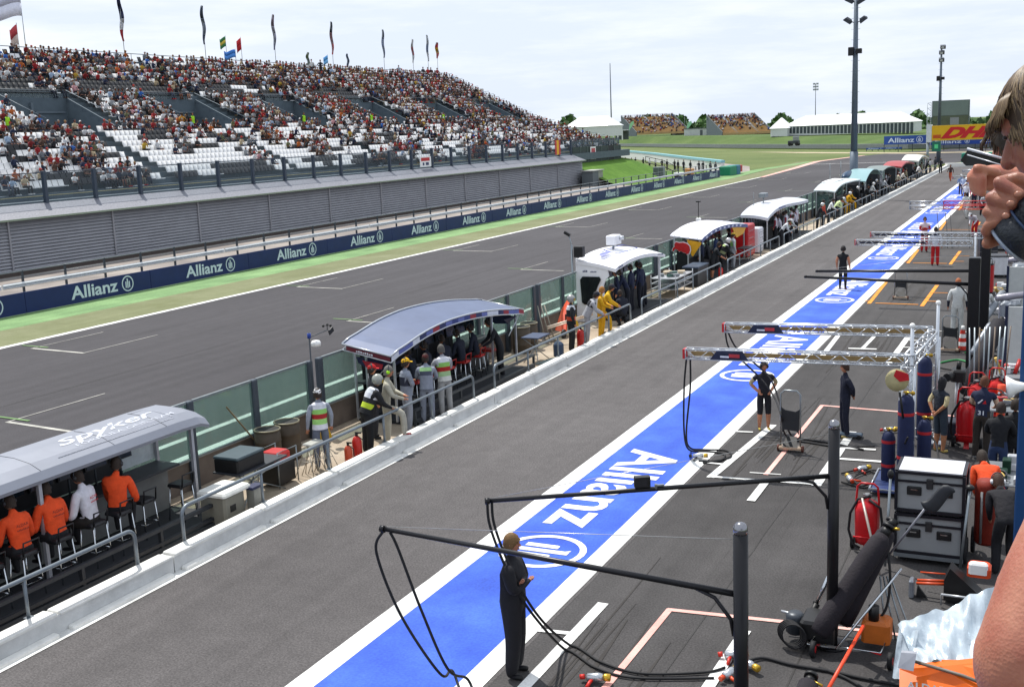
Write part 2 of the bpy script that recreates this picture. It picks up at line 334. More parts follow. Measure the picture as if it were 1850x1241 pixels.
# third box
mark(PAINTW, [(-6.03, 33.6), (-6.17, 38.0)], .16); mark(PAINTW, [(-4.04, 33.4), (-3.98, 38.2)], .18); mark(PAINTW, [(-5.08, 35.5), (-5.0, 38.4)], .12, .012)
mark(PAINTW, [(-5.45, 35.45), (-4.7, 35.5)], .14, .016); mark(PAINTO, [(-5.42, 34.9), (-4.75, 34.95)], .10, .010); mark(PAINTW, [(-5.3, 38.4), (-4.7, 38.5)], .10, .016)
mark(PAINTW, [(-6.17, 37.6), (-6.5, 37.6)], .08, .016); mark(PAINTW, [(-3.98, 37.2), (-3.6, 37.2)], .1, .016); mark(PAINTW, [(-3.98, 36.0), (-3.6, 36.0)], .1, .016); mark(PAINTW, [(-3.6, 39), (-2.0, 39.1)], .06, .016)
# orange box and beyond
for y0 in (44.6, 57.6, 75., 91.):
    mark(PAINTO, [(-6.16, y0), (-6.30, y0+6)], .15); mark(PAINTO, [(-4.20, y0-.3), (-4.16, y0+5.4)], .15)
    mark(PAINTO, [(-5.9, y0+.1), (-4.4, y0)], .12, .016); mark(PAINTO, [(-4.2, y0+.9), (-3.7, y0+.9)], .10, .016); mark(PAINTO, [(-4.2, y0+3.2), (-3.6, y0+3.2)], .1, .016); mark(PAINTO, [(-6.6, y0+.6), (-6.2, y0+.6)], .1, .016)
mb.build('pit_box_marking')['kind'] = 'structure'
# grid slots on the track
mb = MB(); PAINTG2 = ground_mat('faded_paint', ['#8f8d88', '#a9a7a0', '#bdbab2'], 1.2, 40, .8, .06, .15, stain=.2)
for i in range(-2, 9):
    for (x0, x1, dy) in ((-24.9, -22.4, 20.4), (-33.5, -30.7, 28.9)):
        y = dy+16.3*i
        mark(PAINTG2, [(x0, y), (x1, y-.25)], .13, .010); mark(PAINTG2, [(x0, y), (x0+.05, y+3.4)], .05, .014)
        if x0 < -30: mark(PAINTG2, [(x1, y-.25), (x1+.05, y+3.4)], .05, .014)
        mark(PAINTG, [(x0-.9, y+.35), (x0+.5, y+.25)], .09, .020)
mark(PAINTW, [(-36.5, 192), (-16.5, 192)], .5, .010)
mb.build('grid_marking')['kind'] = 'structure'
# tyre rubber and stains on the boxes (their own dark patches)
mb = MB(); RUBM = ground_mat('rubber_stain', ['#322f2e', '#373432', '#3c3937'], 2., 60, .8, 0, .2)
rt = random.Random(2)
for q in range(46):
    bx = rt.choice((-5.45, -4.62)); y0 = rt.choice((9.5, 20.5, 32., 43.)) + rt.uniform(-.5, 3.5); L_ = rt.uniform(1.5, 6.5); x0 = bx+rt.gauss(0, .16); w_ = rt.uniform(.012, .045); dr = rt.uniform(-.05, .05); mb.m(RUBM); r1 = []; r2 = []
    for i in range(13):
        t = i/12; ww = w_*math.sin(math.pi*(.04+.92*t))**.7*rt.uniform(.7, 1.1); x = x0+dr*t*L_+.05*math.sin(t*2+q); r1.append((x-ww, y0+L_*t, .0058+.00004*q)); r2.append((x+ww, y0+L_*t, .0058+.00004*q))
    mb.loft([r1, r2], closed=False)
mb.build('tyre_marks')['kind'] = 'structure'
mb = MB(); mb.m(ground_mat('bitumen', ['#2c2a29', '#343231'], 2., 30, .6, 0, .2))
for x0, y0, y1, sl in ((-4.36, 8, 46, .012), (-2.75, 10, 60, .0), (-5.45, 30, 110, .004), (-26.6, 10, 150, .0)):
    rr_ = random.Random(int(y0+y1)); n_ = int((y1-y0)/.8); p1 = []; p2 = []
    for i in range(n_+1): y = y0+(y1-y0)*i/n_; w_ = rr_.uniform(.006, .016); x = x0+sl*(y-y0)+rr_.uniform(-.012, .012); p1.append((x-w_, y, .0055)); p2.append((x+w_, y, .0055))
    mb.loft([p1, p2], closed=False)
mb.build('asphalt_seams')['kind'] = 'structure'
# ------------------------------------------------------------------ distant land
def zb(px, py, Y): return AY(px, py, Y)
rail = [AY(px, 268+d, Y) for px, d, Y in ((700, 0, 640), (1120, -1, 440), (1300, 1, 340), (1500, 3, 285), (1640, 3, 262), (1900, 6, 250))]
mb = MB(); mb.m(GRASSB)
r0 = [];r1 = [];r2 = [];r3 = []
for i, (px, Y) in enumerate(((700, 640), (1120, 440), (1300, 340), (1500, 285), (1640, 262), (1900, 250), (2300, 240))):
    a = AY(px, 262 if px < 1600 else 258, Y+4); b = AY(px, 247 if px < 1700 else 262, Y+22)
    r0.append(Vector((a.x, a.y, -.5))); r1.append(a); r2.append(b); r3.append(Vector((b.x+(b.x)*6, b.y*7, b.z+1)))
mb.loft([r0, r1, r2, r3], closed=False); o = mb.build('grass_bank'); o['kind'] = 'structure'
# armco line in front of the bank
t = thing('crash_barrier', 'long pale grey crash barrier along the foot of the far green bank', 'crash barrier', rail[2])
mb = MB(); mb.m(M('#858a8c', .5, .3, .12, 2))
pp = [AY(px, 270 if px < 1500 else 271, Y) for px, Y in ((700, 640), (1120, 440), (1300, 340), (1500, 285), (1640, 262), (1900, 250))]
for a, b in zip(pp[:-1], pp[1:]):
    for k in range(4):
        z0 = .25+.28*k; mb.loft([[Vector((p.x, p.y, z0)), Vector((p.x, p.y-.08, z0+.07)), Vector((p.x, p.y, z0+.14)), Vector((p.x, p.y-.08, z0+.21)), Vector((p.x, p.y, z0+.27)), Vector((p.x, p.y+.05, z0+.13))] for p in (a, b)])
mb.build('rail', t, True)
# sandy escape strip and pale road lines in the distance
sheet('gravel_trap', [tuple(AY(px, py, Y))[:2] for px, py, Y in ((1350, 276, 290), (1640, 276, 243), (1900, 282, 235))]+[tuple(AY(px, py, Y))[:2] for px, py, Y in ((1900, 290, 228), (1640, 281, 236), (1450, 278, 262))], .004, ground_mat('gravel', ['#a3967c', '#b3a68c'], .5, 20, .9, 0, .1))
# ================================================================== PIT WALL, FENCE, BOARDS
WALLW = M('#c6c7c6', .75, 0, .15, 2.2, .2, 12); WALLT = M('#dad9d4', .65, 0, .10, 5)
wn = 0
for k in range(-1, 14):
    y0 = 1.4+12.16*k; y1 = y0+12.13
    if k == 12: y1 = y0+12.1
    if y0 > 166: break
    y1 = min(y1, 168.0)
    wn += 1
    lab = {-1: None}.get(k)
    t = thing('pit_wall_section', '%s low white concrete wall section along the pit lane counted from the near end' % ordn(wn), 'low wall', (-13.15, y0, 0), 0, 'pit wall sections')
    mb = MB(); mb.m(WALLW); n = 5; L_ = (y1-y0)/n
    mb.bb((-13.30, y0, -.02), (-12.995, y1, .285)); mb.build('wall_body', t, True)
    mb = MB(); mb.m(WALLT)
    for i in range(n):
        a = y0+i*L_+.03; b = y0+(i+1)*L_-.03; dx = .015*((i*7+k*3) % 3)
        mb.bbev((-13.27, a, .285), (-12.985+dx, b, .325+.008*((i+k) % 2)), .012)
        mb.bbev((-12.995, a+.1, .0), (-12.86, b-.1, .075), .02)
    mb.build('wall_cap', t, True)
# handrails: 10.94 m long, rounded ends
RAILM = M('#737b82', .4, .45, .12)
def handrail(y0, y1, lab, z=.93):
    t = thing('handrail', lab, 'handrail', (-13.28, y0, .29), 0, 'handrails on the pit wall')
    mb = MB(); mb.m(RAILM); r = .16; P = [Vector((-13.28, y0, .27))]
    P += [Vector((-13.28, y0+r-r*math.cos(a), z-r+r*math.sin(a))) for a in [math.pi/2*i/5 for i in range(6)]]
    P += [Vector((-13.28, y1-r+r*math.sin(a), z-r+r*math.cos(a))) for a in [math.pi/2*i/5 for i in range(6)]]+[Vector((-13.28, y1, .27))]
    mb.tube(P, .035, 8); mb.build('top_rail', t, True)
    n = round((y1-y0)/2.19)
    for i in range(1, n):
        y = y0+(y1-y0)*i/n; mb = MB(); mb.m(RAILM); mb.cyl((-13.28, y, .27), (-13.28, y, z-.02), .028, n=8); mb.box((-13.28, y, .335), (.09, .12, .012)); mb.build('post', t, True)
handrail(1.98, 13.02, 'nearest steel handrail on the pit wall, in front of the orange shirts')
for k in range(12):
    y0 = 14.14+12.16*k
    if y0+10.9 > 168: break
    handrail(y0, y0+10.94, '%s steel handrail on the pit wall beyond the nearest one' % ordn(k+1))
# debris fence: concrete barrier, posts, glass
GLASS = glass_mat('green_glass', '#86a096', .30, .06, (.78, .90, .85, 1))
def fence(y0, y1, lab, n):
    t = thing('glass_fence', lab, 'fence', (-15.8, y0, 0), 0, 'glass fence panels between track and pit wall')
    mb = MB(); mb.m(M('#6d625a', .9, 0, .2, 2, .2)); mb.bb((-15.86, y0, -.02), (-16.12, y1, .62)); mb.build('concrete_base', t, True)
    mb = MB(); mb.m(WHITE); mb.bb((-15.9, y0, .622), (-16.12, y1, .68)); mb.build('base_cap', t, True)
    st = (y1-y0)/n
    for i in range(n+1):
        y = y0+st*i; mb = MB(); mb.m(POSTC)
        mb.bbev((-15.72, y-.09, 0), (-15.855, y+.09, 1.90), .02); mb.build('post', t, True)
    for i in range(n):
        a = y0+st*i+.10; b = y0+st*(i+1)-.10
        mb = MB(); mb.m(GLASS); mb.bb((-15.775, a, .70), (-15.79, b, 1.86)); f = mb.build('glass_panel', t, True)
        for z in (.665, 1.855): mb = MB(); mb.m(M('#7e878a', .4, .5, .1)); mb.bb((-15.755, a, z), (-15.81, b, z+.05)); mb.build('panel_frame', f)
fence(2.3, 8.6, 'glass fence section just outside the near left corner', 3)
fence(8.95, 21.5, 'glass fence section behind the grey roofed stand and the barrels', 6)
fence(21.92, 34.5, 'glass fence section behind the dark blue roofed stand', 6)
fence(34.9, 47.5, 'glass fence section behind the white shell stand', 6)
for k in range(9):
    fence(47.9+13*k, 47.9+13*k+12.6, '%s glass fence section counted onward from behind the arched white roof' % ordn(k+1), 6)
# blue boards beyond the track
BNAVY = M('#0b2158', .55, 0, .12, 1.5); LETT = M('#c2cfd8', .6, 0, .05)
bn = 0
for k in range(-2, 16):
    y0 = 33.4+(k)*7.83+2; 
    if y0 < 12 or y0+7.83 > 156: continue
    y1 = y0+7.8; bn += 1
    t = thing('advertising_board', '%s blue trackside board with a pale name and ring, counted from the left edge' % ordn(bn), 'advertising board', (-41.1, y0, 0), 0, 'blue boards along the track')
    mb = MB(); mb.m(BNAVY); mb.bb((-41.10, y0, .03), (-41.18, y1, .98)); mb.build('panel', t, True)
    mb = MB(); mb.m(LETT); yc = y0+2.6
    mb.text('Allianz', (-41.09, yc, .25), (0, 1, 0), (0, 0, 1), .60, 2.95, .022); mb.emblem((-41.09, yc+3.62, .52), (0, 1, 0), (0, 0, 1), .39); mb.build('lettering', t, True)
# rail fence behind the boards with white rail
for k in range(9):
    y0 = 20+15.2*k; y1 = y0+15.1
    t = thing('guard_rail', '%s length of silver guard rail with dark posts behind the blue boards, from the left' % ordn(k+1), 'guard rail', (-42.2, y0, 0), 0, 'guard rails behind the boards')
    mb = MB(); mb.m(M('#cfd3d4', .35, .4, .08))
    mb.loft([[(-42.2, y, 1.06), (-42.12, y, 1.11), (-42.2, y, 1.17), (-42.12, y, 1.24), (-42.2, y, 1.30), (-42.26, y, 1.2)] for y in (y0, y1)]); mb.build('rail', t, True)
    mb = MB(); mb.m(M('#7c8285', .4, .4, .1)); mb.cyl((-42.3, y0, 1.78), (-42.3, y1, 1.78), .03, n=6); mb.cyl((-42.3, y0, 1.52), (-42.3, y1, 1.52), .015, n=5); mb.cyl((-42.3, y0, .45), (-42.3, y1, .45), .03, n=6); mb.build('wire', t, True)
    for i in range(6):
        mb = MB(); mb.m(DGREY); mb.bb((-42.26, y0+1.2+i*2.5, 0), (-42.36, y0+1.27+i*2.5, 1.80)); mb.build('post', t, True)
# tyre barrier at the end of the boards
t = thing('tyre_barrier', 'green and blue padded tyre barrier at the far end of the blue boards', 'barrier', (-41, 157, 0))
mb = MB(); mb.m(M('#0f7a5a', .6)); mb.bbev((-40.6, 156.4, 0), (-42.2, 160.2, 1.3), .12); mb.build('green_pad', t, True)
mb = MB(); mb.m(M('#2a6a8a', .6)); mb.bbev((-40.6, 160.3, 0), (-42.2, 162.4, 1.3), .12); mb.m(RED); mb.bbev((-40.58, 162.45, .3), (-42.0, 163.4, 1.25), .1); mb.build('blue_pad', t, True)
# ================================================================== GRANDSTAND
gs = thing('grandstand', 'huge grey grandstand of white and black seats behind a louvred wall', 'grandstand', (-55, 137, 0))
SF = M('#58646c', .8, 0, .12, 1.5, .1); SD = M('#515d66', .8, 0, .12, 1.5); SLAT = M('#98999f', .55, .1, .09, 1.0)
YS, NR = 38., 27
def zrow(k): return 4.5+.4*k
def xrow(k): return -58-.8*k
def yend(k): return 160-1.25*k if k < 10 else 147.5-(k-10)*.05
voms = [64.3+15.2*i for i in range(-1, 6)]       # vomitory centres
def invom(k, y): return 10 <= k <= 16 and any(abs(y-c) < 3.6 for c in voms)
def aisle(k, y):
    if k < 10: return any(abs(y-c) < .7 for c in voms)
    if k > 16: return any(abs(y-c-4.3) < .6 for c in voms)
    return any(abs(y-c-4.3) < .6 for c in voms) or invom(k, y)
mb = MB(); mb.m(SF)
for k in range(NR):
    x = xrow(k); z = zrow(k); ye = yend(k)
    segs = [(YS, ye)]
    if 10 <= k <= 16:
        segs = []; y = YS
        for c in voms:
            if c-3.6 > y: segs.append((y, min(c-3.6, ye)))
            y = c+3.6
        if y < ye: segs.append((y, ye))
    for a, b in segs: mb.bb((x, a, z-1.2 if k else 0), (x-.8, b, z))
mb.bb((-56.6, YS, 3.2), (-58.0, 160, 4.1))
mb.bb((-58, YS, 0), (-62, 159, 3.3))
mb.build('terrace', gs, True)
for c in voms:
    mb = MB(); mb.m(SD); mb.bb((-66, c-3.6, 7.4), (-71.6, c+3.6, 7.9)); mb.bb((-71.56, c-3.75, 7.4), (-71.9, c+3.75, 11.28))
    for s in (-1, 1):
        y = c+s*3.7
        mb.prism([(-66, y-.08, 7.4), (-71.6, y-.08, 7.4), (-71.5, y-.08, 11.3), (-66, y-.08, 8.6)], (0, .16, 0))
    mb.m(M('#5c6770', .7, 0, .1)); mb.bb((-71.55, c-3.2, 9.5), (-71.45, c-.2, 9.7)); mb.bb((-71.55, c-.1, 8.4), (-71.35, c+.1, 10.9)); mb.bb((-71.55, c+.4, 10.1), (-71.45, c+3.3, 10.25)); mb.m(SD)
    mb.m(M('#2b3238', .8)); mb.bb((-71.58, c+.9, 7.9), (-71.5, c+1.9, 9.0))
    mb.build('vomitory_wall', gs, True)
for c in voms:
    mb = MB(); mb.m(M('#6a747c', .5, .3, .1))
    for s in (-1, 1): mb.tube([(-66, c+s*3.7, 9.5), (-71.6, c+s*3.7, 11.9), ], .03, 5)
    mb.tube([(-71.75, c-3.7, 11.9), (-71.75, c+3.7, 11.9)], .03, 5)
    for i in range(8): mb.cyl((-71.75, c-3.7+i*1.057, 10.9), (-71.75, c-3.7+i*1.057, 11.9), .02, n=4)
    mb.m(glass_mat('stand_glass', '#7f8d93', .35, .2, (.85, .87, .9, 1))); mb.bb((-71.77, c-3.7, 10.98), (-71.78, c+3.7, 11.8))
    mb.build('vomitory_railing', gs, True)
# lower louvred wall
mb = MB(); mb.m(SLAT); nz_ = 15
for i in range(nz_):
    z0 = .25+i*.197
    mb.m(SLAT); mb.add([(-54.96, YS, z0+.03), (-54.96, 137, z0+.03), (-55.10, 137, z0+.197), (-55.10, YS, z0+.197), (-55.10, YS, z0), (-55.10, 137, z0)], [(0, 1, 2, 3), (4, 5, 1, 0)])
    mb.m(SD); mb.bb((-55.0, YS, z0+.0), (-55.02, 137, z0+.022))  # darker strip along each slat: shade of the gap put in as colour
mb.m(SLAT)
mb.bb((-55.1, YS, .2), (-55.6, 137.0, 3.2))
mb.build('louvred_wall', gs, True)
for i in range(13):
    if i != 12: mb = MB(); mb.m(M('#8b8c92', .5, .1, .08)); mb.bb((-54.93, 38.5+8.2*i, .2), (-54.99, 38.62+8.2*i, 3.2)); mb.build('wall_joint', gs, True)
mb = MB(); mb.m(M('#4a423e', .9)); mb.bb((-54.6, YS, -.02), (-55.6, 137, .2)); mb.build('plinth', gs, True)
LEDGE = M('#75767e', .55, .1, .32, 9.)
mb = MB(); mb.m(LEDGE); mb.prism([(-54.55, YS, 3.28), (-56.45, YS, 4.0), (-56.45, YS, 3.8), (-54.60, YS, 3.20)], (0, 99.3, 0)); mb.build('canopy_ledge', gs, True)
mb = MB(); mb.m(M('#7d8a78', .6)); mb.bb((-54.53, YS, 3.19), (-54.62, 137.3, 3.30)); mb.build('ledge_trim', gs, True)
FP = M('#3c4654', .5, .2, .1)
ys = [51.13+4.085*i for i in range(-3, 22)]
for y in ys:
    mb = MB(); mb.m(FP); mb.bbev((-56.35, y-.12, 3.9), (-56.62, y+.12, 5.95), .03); mb.build('fence_post', gs, True)
mb = MB(); mb.m(FP); mb.cyl((-56.5, YS, 5.85), (-56.5, 137, 5.85), .035, n=6)
mb.m(M('#a39a70', .6)); mb.cyl((-56.7, YS, 4.42), (-56.7, 137, 4.42), .03, n=6); mb.build('fence_rail', gs, True)
mb = MB(); mb.m(glass_mat('fence_mesh', '#8a949c', .07, .5, (.93, .95, .96, 1))); mb.bb((-56.5, YS, 4.0), (-56.51, 137, 5.82)); mb.build('fence_mesh', gs, True)
# top and end railings
mb = MB(); mb.m(M('#7c868c', .5, .3, .1)); ytop = yend(26)
mb.cyl((-79.7, YS, 16.0), (-79.7, ytop, 16.0), .04, n=6); mb.cyl((-79.7, YS, 15.4), (-79.7, ytop, 15.4), .02, n=5)
y = YS
while y < ytop: mb.cyl((-79.7, y, 14.9), (-79.7, y, 16.0), .03, n=5); y += 2.2
for k in range(0, NR, 1):
    x = xrow(k)-.4; y = yend(k)+.05; z = zrow(k)
    mb.cyl((x, y, z-.2), (x, y, z+1.05), .03, n=5)
    mb.cyl((x+.5, y, z+1.02), (x-.5, y, z+1.02), .03, n=5)
mb.build('end_railing', gs, True)
mb = MB(); mb.m(SD)
for k in range(NR): mb.bb((xrow(k), yend(k)-.02, 0), (xrow(k)-.8, yend(k)+.06, zrow(k)+.15))
mb.m(SD); mb.bb((-78.9, YS, 0), (-79.6, ytop, zrow(26)+.3)); mb.build('end_wall', gs, True)
# seats -------------------------------------------------------------
SW = M('#dcdcdc', .45, 0, .06); SB = M('#232427', .5, 0, .15)
def seat_geo(x, y, z):
    a = y-.215; b = y+.215
    # back (leaning away from the track) and pan
    v = [(x-.42, a, z+.40), (x-.42, b, z+.40), (x-.55, b, z+.80), (x-.55, a, z+.80), (x-.47, a, z+.38), (x-.47, b, z+.38), (x-.59, b, z+.80), (x-.59, a, z+.80),
         (x-.02, a, z+.42), (x-.02, b, z+.42), (x-.44, b, z+.38), (x-.44, a, z+.38), (x-.02, a, z+.36), (x-.02, b, z+.36), (x-.44, b, z+.33), (x-.44, a, z+.33)]
    f = [(0, 1, 2, 3), (7, 6, 5, 4), (3, 2, 6, 7), (0, 3, 7, 4), (2, 1, 5, 6), (8, 9, 10, 11), (12, 15, 14, 13), (8, 12, 13, 9), (8, 11, 15, 12), (9, 13, 14, 10)]
    return v, f
rs = random.Random(11)
def hsh(a, b): return (math.sin(a*127.1+b*311.7)*43758.5453) % 1
seats = []; people = []
for k in range(NR):
    y = YS+.3
    wr = 0; col = 0
    while y < yend(k)-.4:
        if not aisle(k, y) and not invom(k, y):
            # patches of black seats a few seats wide and a row or two deep
            blk = hsh(int((y+k*1.1)/2.6), k*1.0) if True else 0
            blk = .6*blk+.4*hsh(int(y/7), int(k/2))
            thr = .38 if k < 9 else .50
            if any(abs(y-c-11.5) < 5.2 for c in voms) and 17 <= k <= 20: thr = .85
            white = blk > thr
            # occupancy
            dens = (.03 if k < 4 else .09 if k < 6 else .20 if k < 9 else .74)
            dens *= .75+.5*hsh(int(y/6.5)+3, int(k/3)+9)
            if any(abs(y-c-11.5) < 5.5 for c in voms) and 17 <= k <= 19: dens *= .05
            if y < 62 and k < 9: dens += .35*hsh(int(y/3), k//2)
            if y > 96: dens = dens*1.1+.10
            if y > 120: dens += .25
            if y > 138: dens += .15
            if k >= 24: dens *= .95
            if k < 9 and hsh(int(y/2.3)+50, int(k/2)+5) > .86: dens += .7
            occ = rs.random() < min(dens, .95)
            p = proj((xrow(k)-.4, y, zrow(k)+.5))
            vis = p[0] > -6
            if vis and (not occ or k < 12 or rs.random() < .5): seats.append((k, y, white))
            if occ and vis: people.append((k, y+rs.uniform(-.06, .06), p))
        y += .5
SEATL = None
near = sorted([s for s in seats if proj((xrow(s[0])-.4, s[1], zrow(s[0])+.6))[0] > 2], key=lambda s: (xrow(s[0])**2+s[1]**2))
picked = set(id(s) for s in near[:100])
sv_, sf_ = seat_geo(0, 0, 0); SM_ = {}
for wh in (True, False):
    mb = MB(); mb.m(SW if wh else SB); mb.add(sv_, sf_); o = mb.build('seat'); SM_[wh] = o.data; bpy.data.objects.remove(o)
for s in near[:100]:
    o = bpy.data.objects.new('seat', SM_[s[2]]); COL.objects.link(o); o.parent = gs; o.location = Vector((xrow(s[0]), s[1], zrow(s[0])))-Vector(gs.location)
def bulk(name, geo, items, mats, parent=None):
    """items: (x,y,z,matidx); one mesh of copies"""
    V, Fc = geo; V = np.array(V, dtype=np.float32); n = len(items); P = np.array([i[:3] for i in items], dtype=np.float32)
    A = (V[None]+P[:, None]).reshape(-1, 3); nv = len(V); faces = []
    loops = np.concatenate([np.array(f) for f in Fc]); cnt = np.array([len(f) for f in Fc])
    me = bpy.data.meshes.new(name); me.vertices.add(len(A)); me.vertices.foreach_set('co', A.ravel())
    LL = (loops[None]+np.arange(n)[:, None]*nv).ravel(); CC = np.tile(cnt, n)
    me.loops.add(len(LL)); me.loops.foreach_set('vertex_index', LL.astype(np.int32)); me.polygons.add(len(CC))
    st = np.concatenate([[0], np.cumsum(CC)[:-1]]); me.polygons.foreach_set('loop_start', st.astype(np.int32)); me.polygons.foreach_set('loop_total', CC.astype(np.int32))
    for m in mats: me.materials.append(m)
    me.polygons.foreach_set('material_index', np.repeat(np.array([i[3] for i in items]), len(Fc)).astype(np.int32)); me.update(calc_edges=True); me.validate()
    o = bpy.data.objects.new(name, me); COL.objects.link(o)
    if parent: o.parent = parent; o.location = -Vector(parent.location)
    return o
o = bulk('seats', (sv_, sf_), [(xrow(k), y, zrow(k), 0 if wh else 1) for (k, y, wh) in seats if True and id((k, y, wh)) not in picked and (k, y, wh) not in set(near[:100])], [SW, SB], gs)
o['kind'] = 'stuff'
# banners
mb = MB(); mb.m(WHITE); mb.bb((-56.28, 97.4, 4.15), (-56.31, 99.6, 5.15)); mb.m(RED); mb.bb((-56.265, 97.6, 4.72), (-56.28, 99.3, 5.05)); mb.m(M('#3b4260', .6)); mb.bb((-56.265, 97.9, 4.3), (-56.28, 98.2, 4.58)); mb.bb((-56.265, 98.5, 4.3), (-56.28, 99.1, 4.58))
o = mb.build('banner', tag=('small white banner with a red panel hung on the grandstand fence', 'banner')); origin_to(o, (-56.3, 98.5, 4.15))
mb = MB(); mb.m(RED); mb.bb((-56.3, 131.3, 4.2), (-56.33, 131.8, 6.0)); mb.m(M('#e0a818', .6)); mb.bb((-56.3, 131.8, 4.2), (-56.33, 132.5, 6.0)); mb.m(RED); mb.bb((-56.3, 132.5, 4.2), (-56.33, 133.0, 6.0))
o = mb.build('banner', tag=('long red and yellow banner hanging on the grandstand fence', 'banner')); origin_to(o, (-56.3, 132, 4.2))
# dark container hoardings at the end and railing above
t = thing('hoarding', 'row of dark green metal hoardings above the bright grass mound', 'hoarding', (-57, 139, 3))
for i in range(7):
    y0 = 138.6+i*2.6; z1 = 4.95-.02*i; mb = MB(); mb.m(M('#2d3b38' if i != 5 else '#15191d', .6, .2, .15)); mb.bb((-56.9, y0, 2.5), (-57.4, y0+2.4, z1))
    mb.m(M('#4c5b57', .6)); mb.bb((-56.86, y0+2.42, 2.5), (-57.0, y0+2.58, z1+.02)); mb.build('panel', t, True)
mb = MB(); mb.m(FP); mb.cyl((-57.1, 138, 5.95), (-57.1, 157, 5.8), .04, n=6)
for i in range(10): mb.cyl((-57.1, 138.5+i*2, 4.9), (-57.1, 138.5+i*2, 5.9), .05, n=5)
mb.m(glass_mat('rail_mesh', '#5d6b74', .4, .5, (.8, .83, .86, 1))); mb.bb((-57.1, 138, 4.95), (-57.12, 157, 5.8)); mb.build('railing', t, True)
mb = MB(); mb.m(WHITE); mb.bb((-56.78, 144.6, 3.15), (-56.83, 146.6, 4.85)); mb.m(M('#b34a50', .6)); mb.bb((-56.76, 144.9, 3.35), (-56.78, 146.3, 4.65))
o = mb.build('banner', tag=('white banner with a faded red centre hung on dark green hoarding', 'banner')); origin_to(o, (-56.8, 145.6, 3.1))
# mound
mb = MB(); mb.m(GRASSM)
def mz(x, y):
    u = max(0, min(1, (-49.5-x)/8.5)); v = max(0, min(1, (174-y)/16.)); return 2.95*(u*u*(3-2*u))*(v*v*(3-2*v))
nx, ny = 20, 26; vs = []
for i in range(nx+1):
    for j in range(ny+1):
        x = -48-14*i/nx; y = 137.1+39*j/ny; vs.append((x, y, mz(x, y)+.01))
mb.add(vs, [(i*(ny+1)+j, (i+1)*(ny+1)+j, (i+1)*(ny+1)+j+1, i*(ny+1)+j+1) for i in range(nx) for j in range(ny)], True)
o = mb.build('grass_mound'); o['kind'] = 'structure'
mb = MB(); mb.m(BLACK); p = [(-56.2, 166, 1.9), (-53, 165.2, 1.2), (-50.6, 163.4, .35)]
mb.tube(p, .07, 6); mb.tube([(q[0], q[1], q[2]+.9) for q in p], .05, 6)
for q in p: mb.cyl(q, (q[0], q[1], q[2]+.9), .05, n=5)
o = mb.build('stair_rail', tag=('dark stair handrail running down the bright grass mound', 'handrail')); origin_to(o, (-53, 165.2, 0))
t = thing('kiosk', 'small grey block house at the end of the louvred wall', 'kiosk', (-53.5, 137.4, 0))
mb = MB(); mb.m(M('#5d6569', .7)); mb.bb((-52.8, 135.0, 0), (-54.3, 137.0, 1.9)); mb.m(M('#8d8f86', .8)); mb.bb((-52.8, 137.02, 0), (-54.3, 138.6, 1.85)); mb.build('walls', t, True)
mb = MB(); mb.m(M('#a3a5a0', .7)); mb.bb((-52.65, 134.8, 1.9), (-54.45, 138.8, 2.02)); mb.build('roof', t, True)
# flags along the top
def flag(x, y, zb_, zt, cols, lab, wv=.5, L_=2.6, furled=True, pole=.035):
    t = thing('flag', lab, 'flag', (x, y, zb_))
    mb = MB(); mb.m(M('#8e9499', .4, .5)); mb.cyl((x, y, zb_), (x, y, zt), pole, pole*.7, n=6); mb.build('pole', t, True)
    nc = len(cols); rows = 12
    mb = MB()
    for c_i, c in enumerate(cols):
        mb.m(M(c, .8, 0, .1, 2)); rings = []
        for i in range(rows+1):
            s = i/rows
            if furled:   # hanging, vertical bands stacked down the pole
                z = zt-.05-L_*(c_i+s)/nc; tt = (c_i+s)/nc; wd = wv*.62*(.25+.9*math.sin(math.pi*min(1, tt*1.05+.05))**.7)
                sw = .12*math.sin(tt*9+x+y)
                rings.append([(x, y-.02+sw*.3, z), (x+.10, y+wd*.5+sw, z), (x-.06, y-wd*.55+sw, z+.02), (x, y-.05+sw, z+.01)])
            else:
                yy = y-(wv)*s; z = zt-.15-L_*.35*s+.1*math.sin(s*7); hh = L_/nc
                rings.append([(x+.12*math.sin(s*8), yy, z-hh*c_i), (x+.12*math.sin(s*8)+.02, yy, z-hh*c_i), (x+.12*math.sin(s*8)+.02, yy, z-hh*(c_i+1)), (x+.12*math.sin(s*8), yy, z-hh*(c_i+1))])
        mb.loft(rings, smooth=True)
    mb.build('cloth', t, True)
fx = -80.2
flag(fx, 72.3, 14.9, 21.0, ['#c9c9dd', '#d8d8e6'], 'large pale flag flying at the far left corner of the stand', 3.6, 2.2, False)
flag(fx, 83.9, 14.9, 21.4, ['#1c2346', '#2a3154', '#c7c7cc', '#a6222c'], 'furled blue, white and red flag on the stand roof line', .55, 4.2)
flag(fx, 95.5, 14.9, 21.4, ['#3a4658', '#6e7888', '#39445a'], 'furled dark grey flag left of the small green and red flags', .5, 3.9)
flag(fx, 107.4, 14.9, 21.4, ['#7e6c7c', '#9c9cae', '#6e7286'], 'furled mauve grey flag at the middle of the stand roof line', .5, 3.9)
flag(fx, 118.9, 14.9, 21.4, ['#3c4250', '#7e5a60', '#a8222c'], 'furled flag with red lower end on the stand roof line', .5, 3.9)
flag(fx, 130.8, 14.9, 21.2, ['#56607a', '#7c86a0', '#58607a'], 'furled blue grey flag beside the lone standing man on the roof line', .5, 3.6)
flag(fx, 138.4, 14.9, 20.4, ['#d0d0d4', '#a86068', '#c8c8cc'], 'furled white and red flag near the right end of the roof line', .5, 3.2)
flag(fx, 142.6, 14.9, 21.2, ['#b8bcc6', '#62708a', '#c6c6cc'], 'furled pale blue flag right of the white and red one', .5, 3.6)
